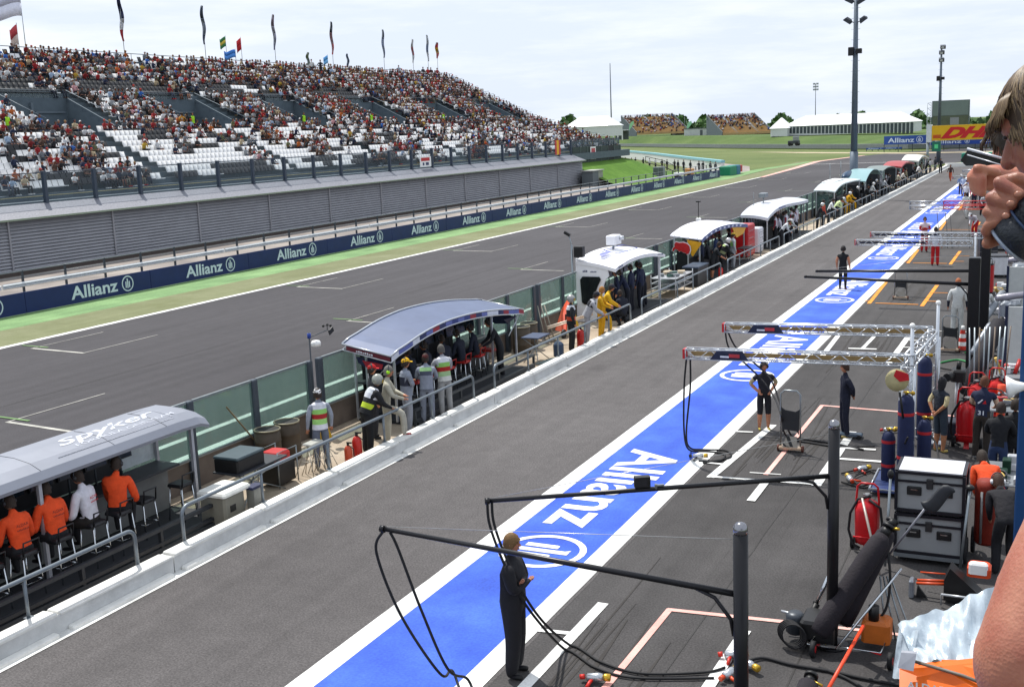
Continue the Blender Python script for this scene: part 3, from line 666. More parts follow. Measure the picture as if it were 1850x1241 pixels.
flag(-79.4, 143.9, 14.7, 20.2, ['#a81e22', '#d8a21c', '#a81e22'], 'red and yellow striped flag at the right end of the roof line', .9, 2.2)
flag(-79.2, 70.7, 14.5, 17.9, ['#b8444c', '#c9b8b0'], 'small red flag held at the extreme left of the stand', .9, 1.6, False)
flag(-79.0, 97.4, 14.6, 18.4, ['#3a7a4a', '#c8b64a', '#3a7a4a'], 'small green and yellow flag waved above the crowd', 1.1, 1.0, False)
flag(-79.0, 99.9, 14.6, 18.4, ['#c03038', '#b02830'], 'small red flag waved above the crowd beside the green one', .9, 1.2, False)
flag(-78.8, 98.6, 14.4, 17.1, ['#3a78c8', '#4a88d4'], 'blue flag spread just above the crowd under the green one', 2.0, .8, False)
flag(-79.2, 112.2, 14.6, 17.4, ['#6c7c5c', '#5c6c64'], 'small dark green flag beside two standing fans on the top row', .5, 1.5)
flag(-79.2, 116.3, 14.6, 17.3, ['#5aa2dc', '#7ab6e4'], 'small light blue flag above the top row', 1.1, .9, False)
flag(-79.2, 120.6, 14.6, 17.6, ['#3c4862', '#46506a'], 'small dark blue furled flag near the middle of the top row', .4, 1.8)
# ================================================================== MASTS
def mast(x, y, h, r, lab, lamps=True, zspk=12.9):
    t = thing('floodlight_mast', lab, 'floodlight mast', (x, y, 0))
    mb = MB(); mb.m(M('#5f6a76', .5, .4, .08)); mb.cyl((x, y, 0), (x, y, 4.2), r*1.25, r*1.2, n=14); mb.cyl((x, y, 4.2), (x, y, h), r, r*.55, n=14)
    for i in range(int(h/.9)-4): mb.cyl((x-.38, y-.02, 4+i*.9), (x+.38, y+.02, 4+i*.9), .012, n=4)
    mb.build('pole', t, True)
    if lamps:
        for (dx, z, tilt) in ((-.62, 15.6, .6), (.62, 15.6, -.6), (.45, 17.2, -.5), (-.5, 17.3, .5)):
            mb = MB(); mb.m(M('#3a3e46', .5, .3)); R = Euler((.5, tilt, 0)).to_matrix()
            mb.box((x+dx, y-.25, z), (.75, .5, .28), R, .6); mb.m(M('#9aa0a6', .3, .2)); mb.box(Vector((x+dx, y-.25, z))+R@Vector((0, 0, -.15)), (.68, .44, .03), R)
            mb.m(DGREY); mb.cyl((x, y, z-.3), (x+dx, y-.2, z-.05), .04, n=5); mb.build('floodlight', t, True)
    for dx, sx, sz in ((-.33, .46, .72), (.33, .52, .42)):
        mb = MB(); mb.m(BLACK); mb.bbev((x+dx-sx/2, y-.55, zspk-sz/2), (x+dx+sx/2, y-.1, zspk+sz/2), .04); mb.build('loudspeaker', t, True)
mast(-16.05, 105.2, 19, .30, 'tall grey floodlight mast rising from the pit wall, nearest of its kind')
mast(-15.8, 186, 17.4, .26, 'grey floodlight mast behind the yellow gantry', False, 12.6)
t = [o for o in bpy.data.objects if o.name.startswith('floodlight_mast')][-1]
for z, dx in ((17.2, .25), (16.4, .1), (15.3, .1)):
    mb = MB(); mb.m(M('#51565e', .5, .3)); mb.box((-15.8+dx, 185.5, z), (.75, .5, .5), (.4, 0, .2)); mb.m(M('#b8bcc2', .3)); mb.box((-15.8+dx, 185.2, z-.1), (.4, .05, .3), (.4, 0, .2)); mb.build('floodlight', t, True)
def farpole(px, py0, py1, Y, lab, head=False, r=.15):
    a = AY(px, py0, Y); b = AY(px-3*(py0-py1)/100 if px < 1200 else px, py1, Y)
    t = thing('far_mast', lab, 'mast', (a.x, a.y, a.z)); mb = MB(); mb.m(M('#6f767c', .5, .3)); mb.cyl(a, Vector((a.x, a.y, b.z)), r, r*.6, n=6); mb.build('pole', t, True)
    if head:
        for i in range(3):
            mb = MB(); mb.m(M('#9aa0a4', .5)); mb.box((a.x-.5, a.y, b.z-i*1.0), (.8, .5, .6)); mb.box((a.x+.6, a.y, b.z-i*1.0), (.8, .5, .6)); mb.build('floodlight', t, True)
farpole(1105, 240, 115, 400, 'thin tall mast standing left of the far grandstands', False, .28)
farpole(1473, 225, 152, 420, 'slim far floodlight mast behind the long white tent', True, .16)
farpole(1237, 235, 212, 430, 'tiny thin mast between the two far grandstands', False, .12)
farpole(1036, 225, 206, 430, 'tiny thin mast above the left white tent', False, .10)
# ================================================================== FAR BACKGROUND
def far_stand(px0, px1, Y, lab, stairs):
    """open grandstand on the bank: rows climbing away from us, front foot and back top from the photo"""
    a = AY(px0, 243, Y); b = AY(px1, 243, Y); g = thing('far_grandstand', lab, 'grandstand', (a.x, a.y, a.z))
    zt = AY(px0, 212, Y).z-a.z; dp = 14.; n = 14; mb = MB(); mb.m(M('#a98c62', .8, 0, .12, .4))
    sk = (AY(px0, 243, Y).x-AY(px0-48, 243, Y).x)   # plan skew so that the flights run up to the left as in the photo
    def P(u, s, dz=0): return Vector((a.x+(b.x-a.x)*u-sk*s, a.y+dp*s, a.z+zt*s+dz))
    for i in range(n):
        s0 = i/n; s1 = (i+1)/n; q = [P(0, s0), P(1, s0), P(1, s1), P(0, s1)]; zt_ = P(0, s1).z
        mb.add([Vector((q[0].x, q[0].y, q[0].z-.3)), Vector((q[1].x, q[1].y, q[1].z-.3)), Vector((q[1].x, q[1].y, zt_)), Vector((q[0].x, q[0].y, zt_)), Vector((q[2].x, q[2].y, zt_)), Vector((q[3].x, q[3].y, zt_))], [(0, 1, 2, 3), (3, 2, 4, 5)])
    mb.build('terrace', g, True)
    mb = MB(); mb.m(M('#5d666c', .7)); w_ = .028
    for u in stairs:
        mb.prism([P(u, 0, -.2), P(u+w_*1.6, 0, -.2), P(u+w_*1.6, 1, .3), P(u, 1, .3)], (0, .2, .35))
    for u in (0, 1): mb.prism([P(u, 0, -1), P(u, 0, .9), P(u, 1, 1.2), P(u, 1, -zt-1)], (.15, 0, 0))
    mb.build('stairs', g, True)
    mb = MB(); mb.m(DGREY); mb.tube([P(0, 1, 1), P(1, 1, 1)], .06, 5)
    for i in range(12): mb.cyl(P(i/11, 1, 0), P(i/11, 1, 1), .05, n=4)
    mb.build('back_railing', g, True)
    return P
FS1 = far_stand(1150, 1246, 452, 'far left open grandstand of tan seats full of people', (.0, .42, .80))
FS2 = far_stand(1305, 1395, 400, 'far right open grandstand of tan seats, half full of people', (.30, .72))
def tent(px0, px1, pyb, pye, pyr, Y, hip, lab, win=True, dp=14, end=True):
    A = AY(px0, pyb, Y); B = AY(px1, pyb, Y-6); t = thing('tent', lab, 'tent', A)
    ze = AY(px0, pye, Y).z; zr = AY(px0, pyr, Y).z+.3; off = Vector((1.5, dp, 0)); d = (B-A).normalized()
    mb = MB(); mb.m(M('#c9cccd', .6)); mb.bb((A.x+.1, A.y+.05, A.z-.5), (A.x+.2, A.y+dp, ze)) if end else None
    mb.prism([(A.x, A.y, A.z-.5), (B.x, B.y, A.z-.5), (B.x, B.y+dp, A.z-.5), (A.x, A.y+dp, A.z-.5)], (0, 0, ze-A.z+.48)); mb.build('walls', t, True)
    mb = MB(); mb.m(M('#f2f3f5', .5, 0, .02)); R0 = Vector(((A.x)+hip, A.y+dp/2, zr)); R1 = Vector((B.x-hip, B.y+dp/2, zr))
    a0 = Vector((A.x-.3, A.y-.4, ze)); b0 = Vector((B.x+.3, B.y-.4, ze)); a1 = Vector((A.x-.3, A.y+dp+.4, ze)); b1 = Vector((B.x+.3, B.y+dp+.4, ze))
    mb.add([a0, b0, b1, a1, R0, R1], [(0, 1, 5, 4), (1, 2, 5), (2, 3, 4, 5), (3, 0, 4), (3, 2, 1, 0)]); mb.build('roof', t, True)
    if win:
        n = 34
        for i in range(n):
            p = A+(B-A)*((i+.9)/(n+1)); mb = MB(); mb.m(M('#3d464c', .3, 0, .2)); wd = (B-A).length/(n+1)*.36
            mb.add([p+d*(-wd)+Vector((0, -.06, .25)), p+d*wd+Vector((0, -.06, .25)), Vector((p.x, p.y-.06, ze-.25))+d*wd, Vector((p.x, p.y-.06, ze-.25))-d*wd], [(0, 1, 2, 3)]); mb.build('window', t, True)
    return t
tent(1416, 1655, 243, 229, 213, 330, 5., 'long white marquee with a row of dark windows on the far bank')
t = tent(1392, 1422, 244, 233, 216, 332, 2.2, 'small white gabled entrance tent at the left end of the long marquee', False, 8)
t = tent(1022, 1098, 246, 231, 215, 300, 2.0, 'white roofed tent behind the right end of the crowded stand', False, 12, False)
t = thing('open_shed', 'low white open fronted shed beside the far left grandstand', 'shed', AY(1100, 247, 330))
mb = MB(); mb.m(M('#d4d6d6', .6)); a = AY(1100, 248, 330); b = AY(1124, 248, 330); z1 = AY(1100, 236, 330).z
mb.bb((a.x, a.y, z1-.2), (b.x, a.y+6, z1)); 
for i in range(4): x = a.x+(b.x-a.x)*i/3; mb.bb((x-.15, a.y, a.z-1), (x+.15, a.y+.3, z1-.2))
mb.m(M('#4a5054', .8)); mb.bb((a.x, a.y+5.8, a.z-1), (b.x, a.y+6, z1-.2)); mb.build('walls', t, True)
t = thing('site_hut', 'low white hut between the two far grandstands', 'hut', AY(1237, 245, 420))
mb = MB(); mb.m(M('#c2c4c4', .7, 0, .15, .6)); a = AY(1236, 246, 420); b = AY(1276, 246, 420); z1 = AY(1236, 234, 420).z
mb.bb((a.x, a.y, a.z-1), (b.x, a.y+5, z1)); mb.m(M('#5a6064', .7)); mb.bb((a.x-.2, a.y-.2, z1), (b.x+.2, a.y+5.2, z1+.25)); mb.bb((b.x-2.4, a.y-.05, a.z), (b.x-1.4, a.y, a.z+2)); mb.build('walls', t, True)
for px, lab in ((1139, 'pale green feather flag in front of the far left grandstand'), (1243, 'pale green feather flag above the low white hut')):
    a = AY(px-3, 236, 425); mb = MB(); mb.m(M('#8fc79a', .7)); zt = AY(px, 219, 425).z; w_ = 1.0
    mb.prism([(a.x, a.y, a.z), (a.x+.2, a.y, a.z), (a.x+2.2, a.y, zt-1), (a.x+2.0, a.y, zt), (a.x+1.0, a.y, zt-.4), (a.x+.3, a.y, a.z+2)], (0, .08, 0)); mb.m(STEEL); mb.cyl((a.x, a.y, a.z-1.5), (a.x+.1, a.y, a.z+.5), .06, n=5)
    o = mb.build('feather_flag', tag=(lab, 'flag')); origin_to(o, (a.x, a.y, a.z-1.5))
# leafy trees
LEAF = [M('#2f4a22', .8, 0, .3, .5), M('#3b5a28', .8, 0, .3, .5), M('#4a6a32', .8, 0, .3, .5)]
def tree(x, y, z, r, h, lab, seed=1, cat='tree', n=420):
    rr = random.Random(seed); t = thing('tree', lab, cat, (x, y, z)); mb = MB(); mb.m(M('#4a3b2c', .9)); mb.cyl((x, y, z-1), (x, y, z+h*.55), r*.10, r*.05, n=7)
    for i in range(5): a = i*1.26; mb.cyl((x, y, z+h*.3), (x+math.cos(a)*r*.6, y+math.sin(a)*r*.6, z+h*.65), r*.04, r*.015, n=5)
    mb.build('trunk', t, True); mb = MB()
    cl = [(rr.uniform(-.6, .6), rr.uniform(-.6, .6), rr.uniform(-.4, .5), rr.uniform(.3, .55)) for _ in range(9)]
    for i in range(n):
        c = rr.choice(cl); v = Vector((rr.gauss(0, 1), rr.gauss(0, 1), rr.gauss(0, 1))).normalized()*rr.uniform(.6, 1)*c[3]
        p = Vector((x+(c[0]+v.x)*r, y+(c[1]+v.y)*r, z+h*.62+(c[2]+v.z)*h*.38)); s = r*rr.uniform(.07, .15); mb.m(rr.choice(LEAF))
        u = Vector((rr.gauss(0, 1), rr.gauss(0, 1), rr.gauss(0, 1))).normalized()*s; q = u.orthogonal().normalized()*s*rr.uniform(.6, 1)
        mb.add([p-u-q*.3, p-q, p+u, p+q], [(0, 1, 2, 3)])
    mb.build('crown', t, True)
trees = [(1182, 452, 209, 8.5, 'round dark tree rising behind the far left grandstand'), (1223, 470, 222, 6, 'dark tree at the right shoulder of the far left grandstand'),
         (1240, 480, 224, 5, 'bushy tree left of the low white hut'), (1256, 470, 224, 6, 'bushy green tree behind the low white hut'),
         (1268, 475, 225, 5, 'smaller dark tree right of the hut tree'), (1388, 440, 220, 5, 'dark tree between right far grandstand and marquee'), (1380, 445, 226, 4, 'low tree at the end of the right far grandstand'),
         (1664, 420, 226, 6, 'dark tree at the right end of the long marquee'), (1676, 430, 226, 6, 'dark tree left of the big screen'), (1097, 520, 232, 5, 'leafy tree left of the tall thin mast')]
for i, (px, Y, py, r, lab) in enumerate(trees):
    a = AY(px, 246, Y); zt = AY(px, py, Y).z; tree(a.x, a.y+25, a.z, r, (zt-a.z)*1.08, lab, i+3)
# wooded horizon as one mass
mb = MB(); rr = random.Random(5)
for i in range(9000):
    px = rr.uniform(900, 2000); Y = rr.uniform(560, 640); b_ = AY(px, 241 if px < 1500 else 236, Y); mb.m(rr.choice(LEAF)); hh = 5+3*math.sin(px*.05)+2*math.sin(px*.13)
    p = b_+Vector((0, 0, rr.uniform(-2, hh))); s = rr.uniform(.8, 2.)
    u = Vector((rr.gauss(0, 1), rr.gauss(0, 1), rr.gauss(0, 1))).normalized()*s; q = u.orthogonal().normalized()*s
    mb.add([p-u, p-q, p+u, p+q], [(0, 1, 2, 3)])
o = mb.build('woodland', tag=('dark green wood along the far horizon', 'woodland')); o['kind'] = 'stuff'
# big screen, gantry, far hoardings
t = thing('video_screen', 'big dark screen with scaffold side standing behind the yellow gantry', 'screen', AY(1683, 235, 240))
a = AY(1683, 228, 240); b = AY(1752, 180, 240)
mb = MB(); mb.m(M('#4b5b57', .4, 0, .08)); mb.bb((a.x, 240, a.z-2.0), (b.x, 241.5, b.z)); mb.build('cabinet', t, True)
mb = MB(); zc = a.z+(b.z-a.z)*.40; mb.m(M('#66766e', .3, 0, .10, .3)); mb.bb((a.x+.15, 239.96, zc), (b.x-.15, 239.99, b.z-.15)); mb.m(M('#4c5640', .3, 0, .25, .6)); mb.bb((a.x+.15, 239.96, a.z-1), (b.x-.15, 239.99, zc-.08))
mb.m(M('#7e8484', .3)); mb.bb((a.x+3.4, 239.92, a.z+.1), (a.x+5, 239.95, a.z+1.5)); mb.build('picture', t, True)
mb = MB(); mb.m(M('#a8b0b4', .5, .3))
for dx in (-.9, -.2): mb.cyl((a.x+dx, 240.5, 0), (a.x+dx, 240.5, b.z-.3), .06, n=5)
for i in range(8): z = b.z-.3-i*1.0; mb.cyl((a.x-.9, 240.5, z), (a.x-.2, 240.5, z-.6), .04, n=4); mb.cyl((a.x-.9, 240.5, z), (a.x-.2, 240.5, z), .04, n=4)
mb.build('scaffold', t, True)
YG = 176.; g0 = AY(1683, 255, YG); g1 = AY(1683, 228, YG); gx1 = AY(1840, 228, YG).x
t = thing('start_gantry', 'yellow gantry with big red slanted letters above the pit lane end', 'gantry', (g0.x, YG, 0))
mb = MB(); mb.m(M('#d9a90e', .5, 0, .05)); mb.bb((g0.x, YG, g0.z), (gx1, YG+1.2, g1.z)); mb.build('fascia', t, True)
mb = MB(); mb.m(M('#c2181e', .5)); ht = (g1.z-g0.z); W_ = AY(1797, 228, YG).x-AY(1699, 228, YG).x
mb.text('DHL', (AY(1699, 250, YG).x, YG-.04, g0.z+ht*.18), (1, 0, 0), (0, 0, 1), ht*.68, W_, .06, .5)
for s0, s1 in ((AY(1686, 240, YG).x, AY(1700, 240, YG).x), (AY(1798, 240, YG).x, AY(1812, 240, YG).x)):
    for i in range(3): mb.bb((s0, YG-.05, g0.z+ht*(.18+.08*i)), (s1, YG-.03, g0.z+ht*(.23+.08*i)))
mb.build('lettering', t, True)
mb = MB(); mb.m(M('#cfd4d4', .5)); mb.bb((g0.x-.75, YG-.05, g0.z-.2), (g0.x-.02, YG+1.3, g1.z+.2)); mb.m(GALV); mb.cyl((g0.x-.55, YG+.3, 0), (g0.x-.55, YG+.3, g0.z), .16, n=8); mb.cyl((g0.x-.55, YG+1.1, 0), (g0.x-.55, YG+1.1, g0.z), .12, n=8)
mb.cyl((gx1, YG+.6, 0), (gx1, YG+.6, g0.z), .2, n=8); mb.build('leg', t, True)
t = thing('exit_light', 'green pit exit signal board hung on the gantry leg', 'signal', (g0.x+.4, YG-.6, 2.2))
mb = MB(); mb.m(M('#1e6a58', .5)); mb.bbev((g0.x+.1, YG-.5, 2.0), (g0.x+1.3, YG-.3, 3.4), .05); mb.build('board', t, True)
mb = MB(); mb.m(M('#5ad08a', .5)); mb.bb((g0.x+.45, YG-.53, 2.4), (g0.x+.95, YG-.51, 3.0)); mb.build('lamp', t, True)
def hoard(px0, px1, py0, py1, Y, lab, n, col='#2a4f9e', first=.0):
    a = AY(px0, py1, Y); b = AY(px1, py0, Y); t = thing('far_hoarding', lab, 'advertising board', (a.x, a.y, a.z)); h = b.z-a.z; L_ = (b.x-a.x)/n
    mb = MB(); mb.m(M(col, .5, 0, .05)); mb.bb((a.x, Y, a.z), (b.x, Y+.3, b.z))
    mb.m(DGREY)
    for i in range(n*3+1): mb.bb((a.x+(b.x-a.x)*i/(n*3+.01)-.06, Y+.3, -.5), (a.x+(b.x-a.x)*i/(n*3+.01)+.06, Y+.5, b.z))
    mb.build('panel', t, True); mb = MB(); mb.m(M('#cfdcee', .6))
    for i in range(n): x = a.x+L_*(i+.09); mb.text('Allianz', (x, Y-.04, a.z+h*.22), (1, 0, 0), (0, 0, 1), h*.56, L_*.62, .02); mb.emblem((x+L_*.74, Y-.04, a.z+h*.5), (1, 0, 0), (0, 0, 1), h*.38)
    mb.build('lettering', t, True)
hoard(1597, 1675, 244, 262, 250, 'big blue hoarding with white name left of the yellow gantry', 1)
hoard(1677, 1850, 246, 263, 251, 'wide blue hoarding half hidden below the yellow gantry', 2, '#27499a')
hoard(1565, 1629, 266, 271, 262, 'small low blue hoarding on the far crash barrier', 2)
# green/blue tyre wall across the end of the lane
for i, (x0, x1, c, lab) in enumerate(((-11.6, -8.2, '#1f7a6a', 'first green block of the wall across the lane end, from the left'), (-8.15, -6.1, '#20856a', 'second green block of the wall across the lane end'), (-6.05, -2.2, '#1e5f90', 'blue block of the wall across the lane end'))):
    mb = MB(); mb.m(M(c, .55, 0, .08)); mb.bbev((x0, 172.2, 0), (x1, 174, 1.75), .12)
    for k in range(5): mb.m(M('#143f3c' if i < 2 else '#133e63', .6)); mb.bb((x0+.12, 172.17, .3+k*.32), (x1-.12, 172.20, .33+k*.32))
    o = mb.build('tyre_wall', tag=(lab, 'tyre wall', 'tyre wall blocks')); origin_to(o, ((x0+x1)/2, 173, 0))
mb = MB(); mb.m(WALLT); mb.bbev((-13.4, 168.1, 0), (6, 168.5, .55), .05); o = mb.build('end_wall', tag=('low white wall closing the far end of the pit lane', 'low wall')); origin_to(o, (-4, 168.3, 0))
# white wall with teal top along the service path
pw = [AY(px, py, Y) for px, py, Y in ((1112, 289, 286), (1180, 297, 248), (1250, 308, 205), (1312, 317, 176))]
pw = [Vector((p.x, p.y, 0)) for p in (G(1112, 283), G(1180, 292), G(1250, 304), G(1306, 313))]
for i in range(3):
    a, b = pw[i], pw[i+1]; n_ = Vector((-(b-a).y, (b-a).x, 0)).normalized()*.25
    mb = MB(); mb.m(M('#d0d2d0', .7)); mb.prism([a+n_, b+n_, b-n_, a-n_], (0, 0, 1.5)); mb.m(M('#7fb4c0', .5)); mb.prism([a+n_*1.3+Vector((0, 0, 1.52)), b+n_*1.3+Vector((0, 0, 1.52)), b-n_*1.3+Vector((0, 0, 1.52)), a-n_*1.3+Vector((0, 0, 1.52))], (0, 0, .35))
    o = mb.build('white_wall', tag=('%s stretch of white wall with pale blue top beside the service path, from the left' % ordn(i+1), 'wall', 'white walls by the service path')); origin_to(o, a)
t = thing('crane_truck', 'small dark recovery vehicle parked on the far bank foot', 'recovery vehicle', (AY(1435, 263, 282)))
a = AY(1435, 264, 282); mb = MB(); mb.m(M('#3a4044', .6)); mb.bbev((a.x-1.4, a.y-1, a.z+.5), (a.x+1.2, a.y+1, a.z+1.3), .1); mb.m(M('#7c8284', .5)); mb.bbev((a.x-.2, a.y-.9, a.z+1.3), (a.x+1.0, a.y+.9, a.z+2.3), .1); mb.build('body', t, True)
for dx in (-.9, .8):
    for dy in (-1.05, 1.05): mb = MB(); mb.m(RUB); mb.cyl((a.x+dx, a.y+dy-.12, a.z+.42), (a.x+dx, a.y+dy+.12, a.z+.42), .42, n=12); mb.build('wheel', t, True)
# ================================================================== PEOPLE
SKIN = '#b0775a'
def V3(*a): return Vector(a)
POSES = {
 # elbow, wrist for left(-x) and right(+x); knees, ankles; lean (radians forward)
 'stand': dict(), 
 'arms_crossed': dict(eL=(-.25, .08, 1.16), wL=(.05, .145, 1.24), eR=(.25, .08, 1.16), wR=(-.07, .165, 1.17)),
 'hips': dict(eL=(-.34, -.10, 1.22), wL=(-.17, .06, 1.04), eR=(.34, -.10, 1.22), wR=(.17, .06, 1.04)),
 'behind': dict(eL=(-.27, -.10, 1.20), wL=(-.10, -.17, 1.02), eR=(.27, -.10, 1.20), wR=(.08, -.18, 1.0)),
 'lean': dict(eL=(-.25, .20, 1.22), wL=(-.17, .46, 1.20), eR=(.25, .20, 1.22), wR=(.17, .46, 1.20), lean=.45),
 'lean_low': dict(eL=(-.25, .22, 1.25), wL=(-.10, .45, 1.27), eR=(.25, .22, 1.25), wR=(.10, .45, 1.27), lean=.75, kL=(-.10, .10, .5), kR=(.10, .06, .5)),
 'reach': dict(eL=(-.26, .16, 1.2), wL=(-.16, .40, 1.15), eR=(.26, .16, 1.2), wR=(.16, .40, 1.12), lean=.15),
 'foot_up': dict(eL=(-.26, .15, 1.2), wL=(-.06, .36, 1.17), eR=(.26, .15, 1.2), wR=(.08, .36, 1.12), kR=(.14, .36, .78), aR=(.14, .38, .36), lean=.12),
 'walk': dict(kL=(-.10, .20, .52), aL=(-.10, .28, .10), kR=(.10, -.06, .50), aR=(.10, -.38, .16), wL=(-.26, -.2, .95), wR=(.26, .25, .98), eL=(-.25, -.12, 1.18), eR=(.25, .08, 1.18)),
 'stride_back': dict(wL=(-.3, .3, 1.1), wR=(.3, .3, 1.1), lean=.25, kL=(-.12, .22, .5), aL=(-.14, .12, .09), kR=(.10, .02, .5), aR=(.12, -.3, .09)),
 'crouch': dict(pz=.50, kL=(-.17, .40, .50), aL=(-.14, .10, .09), kR=(.17, .42, .46), aR=(.14, .12, .09), lean=.35, eL=(-.24, .25, .95), wL=(-.12, .45, .80), eR=(.24, .25, .95), wR=(.12, .45, .80), dz=-.45),
 'sit': dict(pz=.50, kL=(-.14, .46, .54), aL=(-.14, .46, .09), kR=(.14, .46, .54), aR=(.14, .46, .09), dz=-.45, lean=.12, eL=(-.27, .12, .78), wL=(-.12, .38, .72), eR=(.27, .12, .78), wR=(.12, .38, .72)),
 'stool': dict(pz=.80, kL=(-.13, .44, .78), aL=(-.12, .36, .36), kR=(.13, .44, .78), aR=(.12, .36, .36), dz=-.15, lean=.22, eL=(-.30, .12, 1.08), wL=(-.15, .44, 1.10), eR=(.30, .12, 1.08), wR=(.15, .44, 1.10)),
 'stool_chin': dict(pz=.80, kL=(-.13, .44, .78), aL=(-.12, .36, .36), kR=(.13, .44, .78), aR=(.12, .36, .36), dz=-.15, lean=.25, eL=(-.22, .36, 1.02), wL=(-.05, .20, 1.30), eR=(.28, .16, 1.05), wR=(.12, .42, 1.05)),
 'bend': dict(lean=1.0, eL=(-.2, .12, 1.2), wL=(-.14, .40, 1.25), eR=(.2, .12, 1.2), wR=(.14, .40, 1.25), kL=(-.10, .06, .5), kR=(.10, .06, .5), pyo=-.12),
}
_BODY = {}
def head_parts(mb, c, fwd_tilt, mats, detail=True):
    """head with nose, ears, eyes, mouth; c = head centre, looking along +y"""
    R = Euler((-fwd_tilt, 0, 0)).to_matrix(); n, k = 14, 11; vs = []
    for j in range(k+1):
        t = math.pi*j/k
        for i in range(n):
            a = 2*math.pi*i/n+math.pi/2; x = .074*math.sin(t)*math.cos(a); y = .094*math.sin(t)*math.sin(a); z = .122*math.cos(t)
            if z < 0:
                u = -z/.122; x *= 1-.22*u; y = y*(1-.25*u)+.012*u
            if y > .06 and -.05 < z < .03: y -= .004
            vs.append(c+R@Vector((x, y, z)))
    mb.cur = 2; mb.add(vs, [((j+1)*n+i, (j+1)*n+(i+1) % n, j*n+(i+1) % n, j*n+i) for j in range(k) for i in range(n)], True)
    P = lambda x, y, z: c+R@Vector((x, y, z))
    mb.add([P(0, .088, .02), P(-.014, .088, -.028), P(.014, .088, -.028), P(0, .118, -.024)], [(0, 1, 3), (0, 3, 2), (1, 2, 3)])
    for s in (-1, 1): mb.ell(P(s*.076, -.008, -.004), (.010, .02, .032), 6, 5)
    mb.cur = 6
    for s in (-1, 1): mb.ell(P(s*.029, .083, .012), (.012, .006, .006), 6, 4)
    mb.cur = 7; mb.ell(P(0, .082, -.058), (.022, .007, .005), 6, 4)
def body_mesh(pose, fingers, bulk_=1., shorts=False):
    key = (pose, fingers, bulk_, shorts)
    if key in _BODY: return _BODY[key]
    p = POSES[pose]; dz = p.get('dz', 0); ln = p.get('lean', 0); pz = p.get('pz', .96); py = p.get('pyo', 0)
    piv = Vector((0, py, pz)); RX = Euler((-ln, 0, 0)).to_matrix()
    def up(v): v = Vector(v)+Vector((0, py, dz)); return piv+RX@(v-piv)
    nodes = []; edges = []; rad = []; reg = []
    def nd(v, r, par=None, rg=0):
        nodes.append(Vector(v)); rad.append(r if isinstance(r, tuple) else (r, r))
        if par is not None: edges.append((par, len(nodes)-1)); reg.append((par, len(nodes)-1, rg))
        return len(nodes)-1
    b = bulk_
    pel = nd(piv, (.150*b, .115*b)); sp = nd(up((0, 0, 1.14)), (.145*b, .118*b), pel, 0); ch = nd(up((0, 0, 1.34)), (.172*b, .128*b), sp, 0)
    nb = nd(up((0, -.005, 1.47)), (.075, .065), ch, 0); nd(up((0, .01, 1.585)), (.052, .055), nb, 2)
    D = dict(eL=(-.26, -.03, 1.17), wL=(-.27, .05, .93), eR=(.26, -.03, 1.17), wR=(.27, .05, .93))
    for s, S in ((-1, 'L'), (1, 'R')):
        sh = nd(up((s*.19, 0, 1.42)), .074*b, ch, 0); e = up(p.get('e'+S, D['e'+S])); wv = up(p.get('w'+S, D['w'+S]))
        en = nd(e, .057*b, sh, 1); wn_ = nd(wv, .036, en, 8); d = (wv-e).normalized(); palm = nd(wv+d*.07, (.036, .022), wn_, 2)
        if fingers:
            side = Vector((s, 0, 0)); side = (side-d*side.dot(d)); side = side.normalized() if side.length > .1 else Vector((0, 1, 0)); nrm = d.cross(side).normalized()
            for q, (o_, l_) in enumerate(((-.027, .062), (-.009, .072), (.009, .068), (.027, .052))):
                f1 = nd(wv+d*(.085+l_*.55)+side*o_-nrm*.004*s, .0095, palm, 2); nd(wv+d*(.085+l_)+side*o_*.9-nrm*.02*s, .0085, f1, 2)
            t1 = nd(wv+d*.055-side*.042+nrm*.005, .011, palm, 2); nd(wv+d*.09-side*.055-nrm*.01*s, .0095, t1, 2)
        else: nd(wv+d*.14, (.028, .016), palm, 2)
    K = dict(kL=(-.105, .02, .50), aL=(-.115, -.02, .09), kR=(.105, .02, .50), aR=(.115, -.02, .09))
    for s, S in ((-1, 'L'), (1, 'R')):
        kn = Vector(p.get('k'+S, K['k'+S])); an = Vector(p.get('a'+S, K['a'+S]))
        hp = nd(piv+Vector((s*.095, 0, -.06)), .108*b, pel, 3); k_ = nd(kn, .084*b, hp, 3)
        a_ = nd(an, (.068 if not shorts else .042)*b, k_, 4); h_ = nd(an+Vector((0, -.03, -.055)), .034, a_, 5); nd(an+Vector((s*.015, .15, -.058)), (.040, .026), h_, 5)
    me = bpy.data.meshes.new('b'); me.from_pydata(nodes, edges, []); o = bpy.data.objects.new('b', me); COL.objects.link(o)
    bm = bmesh.new(); bm.from_mesh(me); sk = bm.verts.layers.skin.verify(); bm.verts.ensure_lookup_table()
    for i, v in enumerate(bm.verts): v[sk].radius = rad[i]; v[sk].use_root = (i == 0)
    bm.to_mesh(me); bm.free()
    m1 = o.modifiers.new('s', 'SKIN'); m1.use_smooth_shade = True; m1.branch_smoothing = .3; m2 = o.modifiers.new('u', 'SUBSURF'); m2.levels = 1; m2.render_levels = 1
    ev = bpy.data.meshes.new_from_object(o.evaluated_get(bpy.context.evaluated_depsgraph_get())); bpy.data.objects.remove(o)
    mb = MB(); mb.ml = list(range(9))
    cs = np.array([v.co[:] for v in ev.vertices]); fc = [tuple(q.vertices) for q in ev.polygons]
    A = np.array([nodes[a][:] for a, _, _ in reg]); B = np.array([nodes[b_][:] for _, b_, _ in reg]); rg = [r for _, _, r in reg]; W = np.array([(rad[a][0]+rad[b_][0])/2 for a, b_, _ in reg])
    mb.v = [tuple(q) for q in cs]
